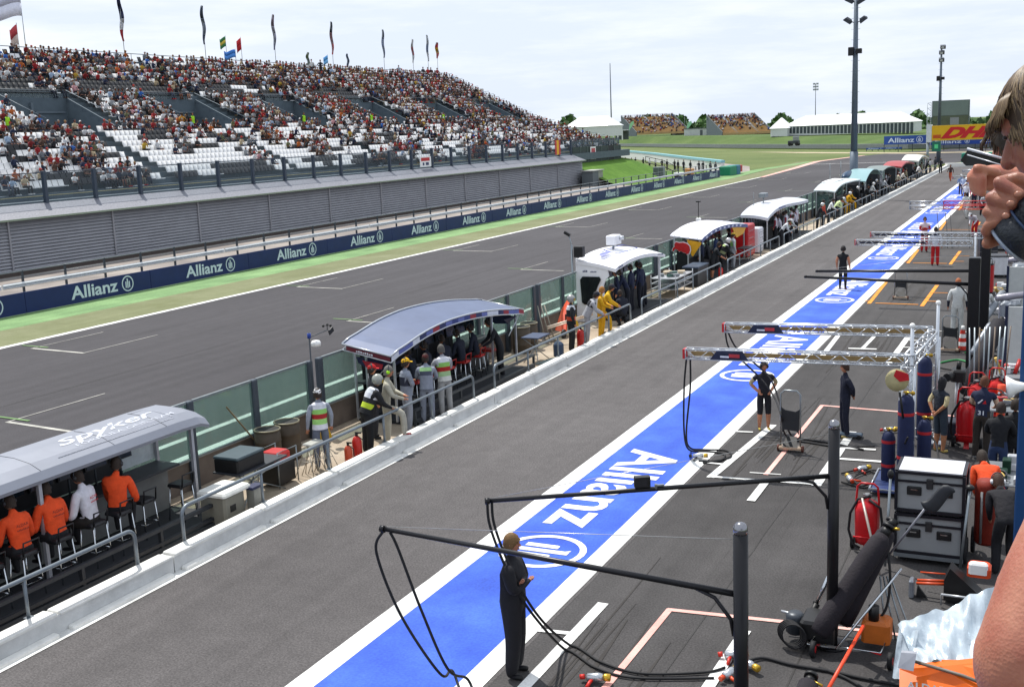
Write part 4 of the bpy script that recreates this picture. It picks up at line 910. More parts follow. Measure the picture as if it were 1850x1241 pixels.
    for f in fc:
        c = cs[list(f)].mean(0); ab = B-A; t = np.clip(((c-A)*ab).sum(1)/np.maximum((ab*ab).sum(1), 1e-9), 0, 1); d = np.linalg.norm(A+ab*t[:, None]-c, axis=1)-W*.9
        i = int(np.argmin(d)); r = rg[i]
        if r == 0 and c[2] < pz-.02 and ln < .5: r = 3
        if r == 3 and c[2] > pz+.05 and ln < .6: r = 0
        mb.f.append(f); mb.mi.append(r); mb.sm.append(True)
    bpy.data.meshes.remove(ev)
    hc = up((0, .02, 1.675)); head_parts(mb, hc, ln*.45, None)
    me = bpy.data.meshes.new('body'); me.from_pydata(mb.v, [], mb.f); 
    for i in range(9): me.materials.append(None)
    me.polygons.foreach_set('material_index', mb.mi); me.polygons.foreach_set('use_smooth', mb.sm); me.update()
    _BODY[key] = (me, hc, ln*.45, up); return _BODY[key]
def cl(c, r=.85): return M(c, r, 0, .16, 7., .75, 13.) if isinstance(c, str) else c
HATS = {}
def hat(kind, col, hc, tilt, t):
    mb = MB(); R = Euler((-tilt, 0, 0)).to_matrix()
    if kind == 'cap':
        mb.m(cl(col)); n = 12; rings = []
        for z, s in ((.012, 1.13), (.05, 1.10), (.09, .88), (.118, .5), (.132, .1)): rings.append([hc+R@Vector((.076*s*math.cos(2*math.pi*i/n), .096*s*math.sin(2*math.pi*i/n), z+.006)) for i in range(n)])
        mb.loft(rings, smooth=True); mb.loft([[hc+R@Vector((x, y, z)) for x, y, z in ((-.07, .07, .028), (0, .095, .036), (.07, .07, .028), (.06, .155, .012), (0, .178, .016), (-.06, .155, .012))], [hc+R@Vector((x, y, z+.008)) for x, y, z in ((-.07, .07, .028), (0, .095, .036), (.07, .07, .028), (.06, .155, .012), (0, .178, .016), (-.06, .155, .012))]])
        return mb.build('cap', t)
    if kind in ('hair', 'long'):
        mb.m(M(col, .7, 0, .25, 40., .5, 90.)); n = 14; k = 8; vs = []; fs = []
        for j in range(k+1):
            u = math.pi*(.02+.62*j/k)
            for i in range(n):
                a = 2*math.pi*i/n+math.pi/2; fr = max(0, math.sin(a)); lo = .13 if kind == 'hair' else .19
                z = .137*math.cos(u); 
                if j > 4: z = z*(1-fr)+max(z, .052)*fr-(lo if kind == 'long' else .03)*(j-4)/4*(1-fr)**2*.6
                s = 1.0+.05*math.sin(i*5+j*3)
                vs.append(hc+R@Vector((.090*s*max(.1, math.sin(min(u, 1.7)))*math.cos(a), .108*s*max(.1, math.sin(min(u, 1.7)))*math.sin(a)-.004, z)))
        mb.add(vs, [((j+1)*n+i, (j+1)*n+(i+1) % n, j*n+(i+1) % n, j*n+i) for j in range(k) for i in range(n)]+[tuple(range(n))], True); return mb.build('hair', t)
    if kind == 'helmet':
        mb.m(M(col, .25, .3, .1)); mb.ell(hc+R@Vector((0, -.005, .022)), (.115, .135, .128), 14, 10); o = mb.build('helmet', t)
        v = MB(); v.m(M('#c8a83a', .15, .6, .1)); v.loft([[hc+R@Vector((.119*math.cos(a), .139*math.sin(a)-.004, z)) for a in [math.pi*(.15+.7*i/8) for i in range(9)]] for z in (-.035, .04)], closed=False, smooth=True); v.build('visor', o); return o
    if kind == 'muffs':
        mb.m(DGREY); mb.tube([hc+R@Vector((.10*math.cos(a), -.005, .02+.125*math.sin(a))) for a in [math.pi*i/10 for i in range(11)]], .009, 5); mb.m(M(col, .5))
        for s in (-1, 1): mb.lathe([(.012, -.02), (.036, -.016), (.042, 0), (.034, .018), (.012, .024)], hc+R@Vector((s*.092, -.005, -.002)), 10, (s, 0, 0))
        return mb.build('ear_muffs', t)
def vest(t, up, cols, nm='tabard'):
    """sleeveless tabard over the torso: stack of colour bands"""
    mb = MB(); n = 14; zs = [(1.50, .09, .085), (1.455, .165, .115), (1.36, .185, .145), (1.25, .178, .143), (1.14, .165, .138), (1.02, .168, .142), (.90, .178, .150)]
    for q in range(len(zs)-1):
        mb.m(cl(cols[q])); mb.loft([[up((zs[k][1]*math.cos(a), zs[k][2]*math.sin(a), zs[k][0])) for a in [2*math.pi*i/n for i in range(n)]] for k in (q, q+1)], caps=False, smooth=True)
    return mb.build(nm, t)
def person(loc, face, lab, pose='stand', h=1.8, shirt='#222', sleeve=None, pants='#222', shin=None, shoe='#1a1a1c', skin=SKIN, hair='#2a1e16', head='hair', headcol=None, muffs=None, tab=None, fingers=False, bulk_=1., group=None, short=False, fore=None, zfeet=0., rz=None):
    me, hc, tl, up = body_mesh(pose, fingers, bulk_, short)
    t = thing('person', lab, 'person', (loc[0], loc[1], loc[2] if len(loc) > 2 else zfeet), (math.atan2(-(face[0]-loc[0]), face[1]-loc[1]) if rz is None else rz), group)
    s = h/1.80; t.scale = (s, s, s)
    o = bpy.data.objects.new('body', me); COL.objects.link(o); o.parent = t
    sk = M(skin, .55, 0, .08, 12); sl = sleeve or shirt
    mats = [cl(shirt), cl(sl), sk, cl(pants), cl(shin or (pants if not short else skin)), M(shoe, .6), M('#1c1410', .4), M('#8a4a42', .6), (cl(fore) if fore else (cl(sl) if not short or pants == shirt else sk))]
    for i, m in enumerate(mats): o.material_slots[i].link = 'OBJECT'; o.material_slots[i].material = m
    if head in ('cap', 'helmet'):
        hat('hair', hair, hc, tl, t) if head == 'cap' else None; hat(head, headcol or '#c8c8c8', hc, tl, t)
    else: hat(head, hair, hc, tl, t)
    if muffs: hat('muffs', muffs, hc, tl, t)
    if tab: vest(t, up, tab)
    return t
# ------------------------------------------------------------------ spectators in the stand
def crowd_template(v):
    """seated figure facing +x, origin at seat row floor, about 1.3 m high"""
    mb = MB(); r = random.Random(v); ml = ['s', 'p', 'k', 'h']; mb.ml = ml
    sx = -.38; lean = r.uniform(-.05, .12); ty = r.uniform(-.04, .04)
    def seg(a, b, w0, w1, d0, d1, m):
        a = Vector(a); b = Vector(b); q = (b-a).to_track_quat('Z', 'Y').to_matrix(); mb.cur = ml.index(m); n = 6
        mb.loft([[a+q@Vector((d0*math.cos(t_), w0*math.sin(t_), 0)) for t_ in [2*math.pi*i/n for i in range(n)]], [b+q@Vector((d1*math.cos(t_), w1*math.sin(t_), 0)) for t_ in [2*math.pi*i/n for i in range(n)]]], smooth=True)
    top = Vector((sx+lean, ty, .98)); hip = Vector((sx, 0, .46))
    # torso as three rings
    mb.cur = 0; n = 8
    mb.loft([[Vector((c[0]+d*math.cos(t_), c[1]+w_*math.sin(t_), c[2])) for t_ in [2*math.pi*i/n for i in range(n)]] for c, w_, d in (((sx, 0, .42), .16, .12), ((sx+lean*.4, ty*.5, .66), .155, .11), ((sx+lean*.9, ty, .90), .205, .11), ((sx+lean, ty, .99), .08, .07))], smooth=True)
    for s in (-1, 1):
        seg((sx, s*.09, .47), (sx+.44, s*(.10+r.uniform(0, .05)), .49), .08, .065, .08, .065, 'p'); seg((sx+.44, s*.12, .49), (sx+.46, s*.12, .04), .06, .045, .06, .045, 'p' if v != 4 else 'k')
        mb.cur = 3; mb.box((sx+.52, s*.12, .035), (.24, .08, .07))
        sh = Vector((sx+lean*.9, ty+s*.20, .92)); el = Vector((sx+lean+.05+r.uniform(0, .1), s*(.26), .66)); wr = Vector((sx+.30, s*r.uniform(.03, .2), .58+r.uniform(0, .1)+(0.34 if v == 3 and s > 0 else 0)))
        seg(sh, el, .052, .042, .052, .042, 's'); seg(el, wr, .04, .03, .04, .03, 'k' if v % 2 else 's')
        mb.cur = 2; mb.ell(wr+Vector((.03, 0, 0)), (.05, .035, .03), 5, 4)
    mb.cur = 2; hc = Vector((sx+lean+.03, ty, 1.13)); mb.cyl((sx+lean, ty, .96), (sx+lean+.01, ty, 1.07), .05, n=6, caps=False); mb.ell(hc, (.095, .078, .118), 8, 6); mb.ell(hc+Vector((.095, 0, -.02)), (.02, .014, .025), 5, 4)
    mb.cur = 3; mb.ell(hc+Vector((-.018, 0, .028)), (.097, .086, .108), 8, 6)
    if v % 2 == 0: mb.box(hc+Vector((.10, 0, .05)), (.11, .12, .015), (0, .15, 0))
    return mb
TPL = [crowd_template(v) for v in range(6)]
def pick(r, L_): return L_[int(r.random()*len(L_))]
TOPS = [('red', '#8a2024'), ('grey', '#44474e'), ('dark red', '#6e181c'), ('black', '#202024'), ('navy', '#1a2238'), ('white', '#cacacc'), ('grey', '#55585e'), ('black', '#17171b'), ('white', '#c9c9cb'), ('white', '#b9babd'), ('white', '#d2d2d2'), ('pale blue', '#93a6bd'), ('navy', '#1e2740'), ('navy', '#262c44'), ('black', '#1c1c20'), ('black', '#26262a'),
        ('brown', '#4e3a30'), ('grey', '#6b6f76'), ('grey', '#8b8e92'), ('orange', '#a85a28'), ('yellow', '#a88a30'), ('olive', '#5b5c3e'), ('blue', '#2f5ea6'), ('beige', '#a8987c'), ('pink', '#b98a8e')]
PANT = ['#1c2130', '#17191f', '#232a3c', '#3a3732', '#6a6558', '#3c4454', '#141519', '#24262e']
HAIRC = [('dark hair', '#2a1f1a'), ('brown hair', '#4a3426'), ('fair hair', '#8a7048'), ('a white cap', '#d8d8d8'), ('a red cap', '#b0201f'), ('a dark cap', '#1c2030'), ('grey hair', '#7c7a76'), ('a white cap', '#cfcfd2')]
SKN = ['#7e5242', '#8c5e4a', '#6c4434', '#96684f']
rp = random.Random(21)
info = []
for (k, y, p) in people:
    t = pick(rp, TOPS); 
    if t[0] in ('orange', 'yellow', 'blue', 'pink', 'olive') and rp.random() < .55: t = pick(rp, TOPS[:12])
    hr = pick(rp, HAIRC); info.append((k, y, p, t, pick(rp, PANT), pick(rp, SKN), hr, rp.randrange(6), rp.uniform(.93, 1.06)))
rows = {}
for q in info: rows.setdefault(q[0], []).append(q)
rank = {}
for k, L_ in rows.items():
    L_.sort(key=lambda q: q[1])
    for i, q in enumerate(L_): rank[id(q)] = i+1
NEAR_P = 215
inf = sorted([q for q in info if q[2][0] > 3 and rank[id(q)] <= 40], key=lambda q: xrow(q[0])**2+q[1]**2)
ind = inf[:NEAR_P]; indset = set(id(q) for q in ind)
tplme = []
for T_ in TPL:
    me = bpy.data.meshes.new('body'); me.from_pydata(T_.v, [], T_.f); me.polygons.foreach_set('material_index', T_.mi); me.polygons.foreach_set('use_smooth', T_.sm)
    for i in range(4): me.materials.append(None)
    me.update(); tplme.append(me)
for q in ind:
    k, y, p, t, pn, sk, hr, v, sc_ = q
    o = bpy.data.objects.new('person', tplme[v]); COL.objects.link(o); o.location = (xrow(k), y, zrow(k)); o.scale = (1, 1, sc_)
    for i, m in enumerate((cl(t[1]), cl(pn), M(sk, .6), cl(hr[1]))): o.material_slots[i].link = 'OBJECT'; o.material_slots[i].material = m
    rw = ordn(k+1) if k < 20 else ordn(k+1)
    setp(o, 'fan in %s top, %s, %s from left edge in %s row' % (t[0], hr[0].replace('a ', ''), ordn(rank[id(q)]), rw), 'spectator', 'fans seated in the grandstand')
CM = attr_mat('crowd_cloth')
def crowd_mesh(name, items, lab, tag=True):
    """items: (loc Vector, rotz, scale, v, colours(4))"""
    V, LV, CT, CO = [], [], [], []; off = 0
    cache = [(np.array(T_.v), T_.f, np.array(T_.mi)) for T_ in TPL]
    for (loc, rz, s, v, cols) in items:
        vv, ff, mi = cache[v]; c, sn = math.cos(rz), math.sin(rz); A = vv*s; X = A[:, 0]*c-A[:, 1]*sn+loc[0]; Y = A[:, 0]*sn+A[:, 1]*c+loc[1]; V.append(np.stack([X, Y, A[:, 2]+loc[2]], 1))
        LV.append(np.concatenate([np.array(f) for f in ff])+off); ct = np.array([len(f) for f in ff]); CT.append(ct); C4 = np.array([list(lin(x))+[1] for x in cols]); CO.append(np.repeat(C4[mi], ct, axis=0)); off += len(vv)
    V = np.concatenate(V); LV = np.concatenate(LV); CT = np.concatenate(CT); CO = np.concatenate(CO)
    me = bpy.data.meshes.new(name); me.vertices.add(len(V)); me.vertices.foreach_set('co', V.astype(np.float32).ravel()); me.loops.add(len(LV)); me.loops.foreach_set('vertex_index', LV.astype(np.int32))
    me.polygons.add(len(CT)); st = np.concatenate([[0], np.cumsum(CT)[:-1]]); me.polygons.foreach_set('loop_start', st.astype(np.int32)); me.polygons.foreach_set('loop_total', CT.astype(np.int32))
    me.update(calc_edges=True); a = me.color_attributes.new('Col', 'FLOAT_COLOR', 'CORNER'); a.data.foreach_set('color', CO.astype(np.float32).ravel()); me.materials.append(CM)
    o = bpy.data.objects.new(name, me); COL.objects.link(o)
    if tag: setp(o, lab, 'crowd', None, 'stuff')
    return o
its = [(Vector((xrow(k), y, zrow(k))), 0, sc_, v, (t[1], pn, sk, hr[1])) for q in info if id(q) not in indset for (k, y, p, t, pn, sk, hr, v, sc_) in [q]]
its2 = []
for k in range(17, 27):   # a few standing in the top corner are drawn by the raised seats
    pass
crowd_mesh('crowd', its, 'dense crowd of fans filling the upper and right part of the grandstand')
# crowd on the two far stands
its = []
for P_, dens in ((FS1, .75), (FS2, .33)):
    for i in range(14):
        for j in range(110):
            s = (i+.5)/14; u = j/110
            d = dens*(1 if s > .35 else .45)*(.6 if P_ is FS1 else (1.9 if s > .85 else .8))
            if rp.random() < d*.42: its.append((P_(u, s, -.1), -math.pi/2, 1.25, rp.randrange(6), (pick(rp, TOPS)[1], pick(rp, PANT), pick(rp, SKN), pick(rp, HAIRC)[1])))
crowd_mesh('far_crowd', its, 'tiny fans scattered over the two far open grandstands')
# stewards in lime vests on the walkway
for i, (k_, y, lab) in enumerate(((9, 59.3, 'steward in lime vest standing at the far left vomitory'), (9, 79.9, 'steward in lime vest standing beside men in jeans'), (9, 98.8, 'steward in lime vest near the middle of the stand walkway'), (9, 113.0, 'steward in lime vest in front of grey vomitory wall'), (9, 130.2, 'steward with broad lime vest back, rightmost in the stand'))):
    y = AX([13, 348, 549, 671, 801][i], 215, -65.6).y; person((-65.6, y, zrow(9)), (-55, y-3), lab, 'stand', 1.8, '#1c2026', None, '#1a1c22', head='hair', tab=['#9ed62a']*6, group='stewards in the stand')
for i, (y, sh) in enumerate(((78.1, '#b07a2a'), (78.9, '#1e1e20'), (79.3+.35-1.2, '#20242a'))):
    y = AX([328, 341, 335][i], 212, -65.8).y; person((-65.8-.15*i, y, zrow(9)), (-75, y+2), ['man in mustard shirt and jeans standing left of the steward', 'man in black top and jeans standing beside the mustard shirt', 'man in dark jacket and jeans between the other two'][i], 'hips', 1.8, sh, None, '#3a5078')
for i, (y, lab, ps) in enumerate(((112.6, 'fan in white standing on the top row near the small green flag', 'stand'), (114.4, 'fan in black standing on the top row, arm on hip', 'hips'), (132.4, 'lone pale dressed man standing on the top row', 'hips'), (138.9, 'fan in dark clothes standing on the top row at right', 'stand'), (140.2, 'fan in red top standing on the top row at right', 'stand'), (141.1, 'fan in black and red standing on the top row at right', 'hips'), (142.9, 'fan in dark red standing nearest the striped flag', 'stand'))):
    c = ['#c8c8c8', '#1b1d24', '#8e96a0', '#2a2a30', '#a02226', '#3a1a20', '#86201f'][i]
    person((-79.0, y, zrow(26)-.1), (-60, y-20), lab, ps, 1.8, c, None, '#20242e' if i != 2 else '#8c949c')
# people along the service path, behind the boards
for i in range(16):
    px = 1128+i*11+rp.uniform(-3, 3); q = G(px, 300+(px-1120)*.085+rp.uniform(-1, 1)); sh = pick(rp, ['#1b1d22', '#20242e', '#2c2e36', '#c2c2c4', '#1b1d22'])
    person((q.x, q.y, 0), (q.x+10, q.y-5), '%s onlooker from the left along the white service path wall' % ordn(i+1), pick(rp, ['stand', 'hips', 'behind']), 1.78, sh, None, pick(rp, PANT), group='onlookers on the service path')
mb = MB(); t = thing('quad_cart', 'small white and orange cart parked on the service path', 'cart', G(1236, 322))
p = t.location; mb.m(M('#cfcfcf', .4)); mb.bbev((p.x-1.3, p.y-.7, .35), (p.x+.2, p.y+.7, .8), .1); mb.m(M('#b8803a', .5)); mb.bbev((p.x+.3, p.y-.7, .5), (p.x+1.3, p.y+.7, 1.3), .08); mb.build('body', t, True)
for dx in (-.9, .9):
    for dy in (-.72, .72): mb = MB(); mb.m(RUB); mb.cyl((p.x+dx, p.y+dy-.08, .3), (p.x+dx, p.y+dy+.08, .3), .3, n=10); mb.build('wheel', t, True)
t = thing('grey_cabinet', 'grey cabinet standing on the service path behind the rails', 'cabinet', G(1191, 321)); p = t.location
mb = MB(); mb.m(M('#7f868b', .6)); mb.bbev((p.x-.8, p.y-.4, 0), (p.x+.8, p.y+.4, 1.5), .05); mb.build('body', t, True); mb = MB(); mb.m(M('#5d6368', .6)); mb.bb((p.x-.7, p.y-.42, .1), (p.x-.05, p.y-.405, 1.4)); mb.bb((p.x+.05, p.y-.42, .1), (p.x+.7, p.y-.405, 1.4)); mb.build('door', t, True)
# ================================================================== PIT WALL STANDS
def roof_y(mb, prof, xb, xf, dzf, th=.05, n=22, drop=0., bulge=.0):
    """arched roof: prof = [(y,z)] along the lane; xb back, xf front, dzf height change to the front"""
    ys_ = [p[0] for p in prof]; zs_ = [p[1] for p in prof]; rings = []
    for i in range(n+1):
        y = ys_[0]+(ys_[-1]-ys_[0])*i/n; z = float(np.interp(y, ys_, zs_))
        if 0 < i < n: z = float(np.mean([np.interp(y+d, ys_, zs_) for d in (-.8, -.4, 0, .4, .8)]))
        pr = []; m = 7
        for j in range(m+1): t = j/m; pr.append((xb+(xf-xb)*t, y, z+dzf*t+bulge*math.sin(math.pi*t)))
        rings.append(pr+[(p[0], p[1], p[2]-th) for p in reversed(pr)])
    mb.loft(rings, smooth=False); return rings
def edge_pts(prof, x, dz, n=22):
    ys_ = [p[0] for p in prof]; zs_ = [p[1] for p in prof]
    return [(x, y, float(np.mean([np.interp(y+d, ys_, zs_) for d in (-.8, -.4, 0, .4, .8)]) if 0 < i < n else np.interp(y, ys_, zs_))+dz) for i, y in enumerate([ys_[0]+(ys_[-1]-ys_[0])*i/n for i in range(n+1)])]
def stool(x, y, lab, g='bar stools at the pit wall stands', z=.78, col='#1b1b1f', grp=True):
    t = thing('bar_stool', lab, 'bar stool', (x, y, .05), 0, g)
    mb = MB(); mb.m(M(col, .5)); mb.bbev((x-.19, y-.18, z-.03), (x+.17, y+.18, z+.03), .03); mb.build('seat', t, True)
    mb = MB(); mb.m(M(col, .5)); mb.tube([(x+.17, y-.15, z), (x+.20, y-.15, z+.22), (x+.20, y+.15, z+.22), (x+.17, y+.15, z)], .016, 6); mb.build('backrest', t, True)
    for sx in (-1, 1):
        for sy in (-1, 1): mb = MB(); mb.m(CHROME); mb.cyl((x+sx*.14, y+sy*.14, z-.03), (x+sx*.19, y+sy*.18, .06), .014, n=6); mb.build('leg', t, True)
    mb = MB(); mb.m(CHROME); mb.tube([(x-.17, y-.16, .36), (x+.17, y-.16, .36), (x+.17, y+.16, .36), (x-.17, y+.16, .36)], .011, 6, True); mb.build('footrest', t, True)
def interior(t, y0, y1, dark='#1c1e22', xb=-15.62, desk=1.02, n=None, panel='#c9cbc8', mon=True, top=1.9):
    """back counter, monitors, frames, raised deck"""
    mb = MB(); mb.m(M('#26282c', .7)); mb.bb((xb+.02, y0+.1, 0.01), (-13.9, y1-.1, .10)); mb.m(M('#3b3f45', .5, .3)); mb.bb((-13.90, y0+.05, .02), (-13.82, y1-.05, .12)); mb.build('deck', t, True)
    mb = MB(); mb.m(M('#33363b', .5)); mb.bb((xb+.02, y0+.15, desk-.05), (xb+.62, y1-.15, desk)); mb.build('counter', t, True)
    mb = MB(); mb.m(M(panel, .6)); mb.bb((xb+.3, y0+.2, .12), (xb+.34, y1-.2, desk-.06)); mb.build('counter_front', t, True)
    if mon:
        k = int((y1-y0-.6)/.62)
        for i in range(k):
            y = y0+.5+i*.62; mb = MB(); mb.m(M('#141519', .35)); mb.box((xb+.12, y, desk+.52), (.06, .52, .40), (0, -.1, 0)); mb.m(M('#1f2a33', .15)); mb.box((xb+.155, y, desk+.52), (.01, .47, .35), (0, -.1, 0)); mb.m(DGREY); mb.cyl((xb+.12, y, desk), (xb+.12, y, desk+.35), .02, n=6); mb.build('monitor', t, True)
def uprights(t, pts, z0, z1, r=.03, m=None):
    for i, (x, y) in enumerate(pts): mb = MB(); mb.m(m or ALU); mb.bb((x-r, y-r, z0), (x+r, y+r, z1[i] if isinstance(z1, list) else z1)); mb.build('upright', t, True)
# --- stand 1 : grey roof with white lettering
t = thing('pit_stand', 'nearest pit wall stand, long light grey roof with white script lettering', 'pit wall stand', (-15, 10, 0), 0, 'pit wall stands')
GR = M('#7f838e', .5, .1, .08, 1.2); mb = MB(); mb.m(GR); rings = []
for y in (4.0, 8, 12, 15.6, 16.1, 16.34):
    dz = 0 if y < 15.7 else (-.02 if y < 16.2 else -.10)
    pr = [(-15.75, 2.02), (-15.68, 2.10), (-15.5, 2.15), (-15.1, 2.14), (-14.75, 2.08), (-14.52, 1.98), (-14.42, 1.86), (-14.44, 1.80), (-14.6, 1.84), (-15.1, 1.98), (-15.6, 2.02)]
    rings.append([(x, y, z+dz) for x, z in pr])
mb.loft(rings); mb.build('roof', t, True)
mb = MB(); mb.m(M('#b9bdc8', .6)); u = Vector((0, 1, 0)); v = Vector((-.4, 0, .08))
mb.text('Spyker', (-14.96, 13.25, 2.145), u, (-.45, 0, .022), .30, 2.35, .02, .35); mb.text('FORMULA ONE TEAM', (-14.77, 13.45, 2.098), u, (-.3, 0, .05), .10, 2.35, .003)
for q in ((12.9, 16.0),): mb.tube([(-14.66, q[0], 2.047), (-14.66, 15.65, 2.047)], .010, 4); mb.tube([(-15.4, 15.3, 2.150), (-15.4, 15.65, 2.150), (-15.1, 15.65, 2.142), (-14.75, 15.65, 2.086), (-14.66, 15.65, 2.047)], .008, 4)
PX = [-15.75, -15.68, -15.5, -15.1, -14.75, -14.52]; PZ = [2.02, 2.10, 2.15, 2.14, 2.08, 1.98]
mb.v = [(v[0], v[1], float(np.interp(v[0], PX, PZ))+.006) for v in mb.v]
mb.build('roof_lettering', t, True)
mb = MB(); mb.m(DGREY)
for y in (12.4, 14.0, 15.3): mb.tube([(-15.45, y, 2.152), (-15.1, y, 2.142), (-14.75, y, 2.082), (-14.52, y, 1.982)], .005, 4)
mb.build('roof_seam', t, True)
interior(t, 4, 16.2, panel='#6c6e6e')
uprights(t, [(-14.55, 12.35), (-14.55, 15.95), (-15.6, 16.1), (-14.55, 8.4)], .1, 1.95, .032, M('#a9abb2', .4, .4))
mb = MB(); mb.m(M('#c4cdd0', .5)); mb.bb((-15.66, 15.2, 1.05), (-15.70, 16.15, 2.0)); mb.build('end_panel', t, True)
mb = MB(); mb.m(M('#1a1c20', .5)); mb.bb((-15.62, 4.1, 1.03), (-15.66, 15.15, 1.98)); mb.bb((-15.3, 4.1, 1.72), (-15.6, 15.1, 1.95)); mb.build('screen_bank', t, True)
for y in (11.2, 12.0, 12.9, 13.5, 14.2): mb = MB(); mb.m(WHITE); mb.cyl((-15.35, y, 2.0), (-15.32, y+.05, 1.55), .012, n=5); mb.box((-15.32, y+.05, 1.53), (.05, .07, .03)); mb.build('hanging_cable', t, True)
mb = MB(); mb.m(M('#303338', .5, .2)); 
for z in (.42, .16): mb.bb((-13.90, 4, z), (-13.82, 16.2, z+.06))
for y in (6, 9, 12.4, 14.2, 16.1): mb.bb((-13.9, y-.03, .02), (-13.83, y+.03, .46))
mb.build('base_frame', t, True)
for i, y in enumerate((11.15, 11.8, 12.5, 13.25, 13.85)): stool(-14.42, y, '%s bar stool from the left under the light grey roof' % ordn(i+1), 'bar stools under the grey roof', z=.83)
stool(-14.6, 14.6, 'empty chrome bar stool under the right end of the grey roof', 'bar stools under the grey roof'); stool(-14.6, 15.6, 'empty chrome bar stool nearest the right post of the grey roof', 'bar stools under the grey roof')
OR = '#d8481a'
def crewtext(p, face, z, cx, cy, s1, col, wd=.26, lean=.2):
    pass
def seated(y, lab, sh, x=-14.44, **k):
    rz = k.pop('rz', math.pi/2+.28*math.sin(y*5.3)); return person((x, y, .08), (0, 0), lab, k.pop('pose', 'stool'), 1.86, sh, rz=rz, fingers=True, short=True, shin='#1b1c20', **dict(dict(bulk_=1.17), **k))
s_list = [seated(11.15, 'crew member in orange shirt at the very left edge under the grey roof', OR, pants='#1b1c20'), seated(11.8, 'crew member in orange shirt seated second from left under the grey roof', OR, pants='#1b1c20'),
          seated(12.5, 'broad crew member in orange shirt seated just left of the roof post', OR, pants='#1b1c20', bulk_=1.28), seated(13.25, 'crew member in white shirt with red lettering seated right of the roof post', '#c6c4cc', pants='#24201e'),
          seated(13.85, 'crew member in orange shirt leaning with a hand on his chin', OR, pants='#15161a', pose='stool_chin', rz=math.pi/2-1.0)]
for p, c, L_ in ((s_list[1], '#7a2412', 1), (s_list[2], '#7a2412', 1), (s_list[3], '#b01c26', 1)):   # back lettering as thin raised print
    mb = MB(); mb.m(M(c, .7)); yb = -.135 if p is not s_list[2] else -.152; R = Euler((-.22, 0, 0)).to_matrix(); piv = Vector((0, 0, .8))
    for s, zz, hh, ww in (('ALDAR', 1.28-.15, .045, .21), ('ABU DHABI', 1.22-.15, .025, .21)):
        o_ = piv+R@(Vector((ww/2*-1+.0, yb, zz))-piv); (mb.text if s == 'ALDAR' else (lambda s_, *a: mb.bars(*a[:5], 8)))(s, piv+R@(Vector((-ww/2, yb-.02, zz))-piv), (1, 0, 0), R@Vector((0, 0, 1)), hh, ww, .02)
    o = mb.build('shirt_print', p)
for p in s_list: _b = [c for c in p.children if c.name.startswith('body')][0]; hat('muffs', '#2a2a2e', *[(_BODY[k][1], _BODY[k][2]) for k in _BODY if _BODY[k][0] is _b.data][0], p)
# --- stand 2 : dark blue arched roof
P2 = [(22.82, 2.06), (23.8, 2.27), (25.0, 2.44), (26.4, 2.46), (28.0, 2.36), (29.4, 2.18), (30.5, 2.0)]
t = thing('pit_stand', 'pit wall stand with dark blue arched roof and silver truss edge', 'pit wall stand', (-15, 26.6, 0), 0, 'pit wall stands')
mb = MB(); mb.m(M('#56617c', .5, .1, .10, 1.5, .15, 3)); roof_y(mb, P2, -15.7, -14.3, -.25, .02); mb.build('roof', t, True)
for x, dz, nm in ((-15.7, .02, 'a'), (-14.3, -.23, 'b')):
    e = edge_pts(P2, x, dz); mb = MB(); mb.m(ALU); mb.tube(e, .022, 6); mb.tube([(q[0], q[1], q[2]-.16) for q in e], .018, 6)
    for i in range(len(e)-1): mb.cyl((e[i][0], e[i][1], e[i][2]-(.16 if i % 2 else 0)), (e[i+1][0], e[i+1][1], e[i+1][2]-(0 if i % 2 else .16)), .008, n=4)
    mb.build('edge_truss', t, True)
e = edge_pts(P2, -14.29, -.26); rr = random.Random(3); mb = MB()
for i in range(len(e)-1):
    if i % 1 == 0: mb.m(M(rr.choice(['#2c3a78', '#c5c9d6', '#232c58', '#8c2836', '#5a64a0', '#232c58']), .6)); a, b = e[i], e[i+1]; mb.add([a, (b[0], b[1], b[2]), (b[0], b[1], b[2]-.11), (a[0], a[1], a[2]-.11)], [(0, 1, 2, 3)])
mb.build('sponsor_strip', t, True)
for y in (22.82, 30.5):
    z = 2.06 if y < 25 else 2.0; mb = MB(); mb.m(ALU); mb.cyl((-15.7, y, z+.01), (-14.3, y, z-.24), .02, n=6); mb.cyl((-15.7, y, z-.14), (-14.3, y, z-.40), .016, n=6); mb.build('end_truss', t, True)
mb = MB(); mb.m(M('#5e1a26', .6)); mb.add([(-15.6, 22.84, 1.90), (-14.34, 22.84, 1.66), (-14.34, 22.84, 1.78), (-15.6, 22.84, 2.03)], [(0, 1, 2, 3)]); mb.m(M('#c9ccd6', .6)); mb.bars((-15.3, 22.82, 1.88), (1, 0, -.18), (0, 0, 1), .05, .5, 8)
mb.build('end_sign', t, True)
for y, s in ((23.1, 1), (30.1, -1)):
    mb = MB(); mb.m(M('#1a2344', .6)); mb.prism([(-15.5, y, 1.7), (-14.35, y, 1.62), (-14.35, y+.9*s, 1.66), (-14.6, y+.1*s, 1.40), (-15.1, y, 1.36), (-15.45, y, 1.55)], (0, .02, 0)); mb.m(M('#a02232', .6)); mb.prism([(-15.3, y-.02*s, 1.62), (-14.7, y-.02*s, 1.55), (-14.75, y-.02*s, 1.42), (-15.0, y-.02*s, 1.47), (-15.2, y-.02*s, 1.45)], (0, -.01*s, 0)); mb.build('end_banner', t, True)
interior(t, 23.1, 30.2, panel='#2c2e33')
mb = MB(); mb.m(M('#121318', .6)); mb.bb((-15.64, 23.6, .1), (-15.68, 28.4, 1.98)); mb.build('back_panel', t, True)
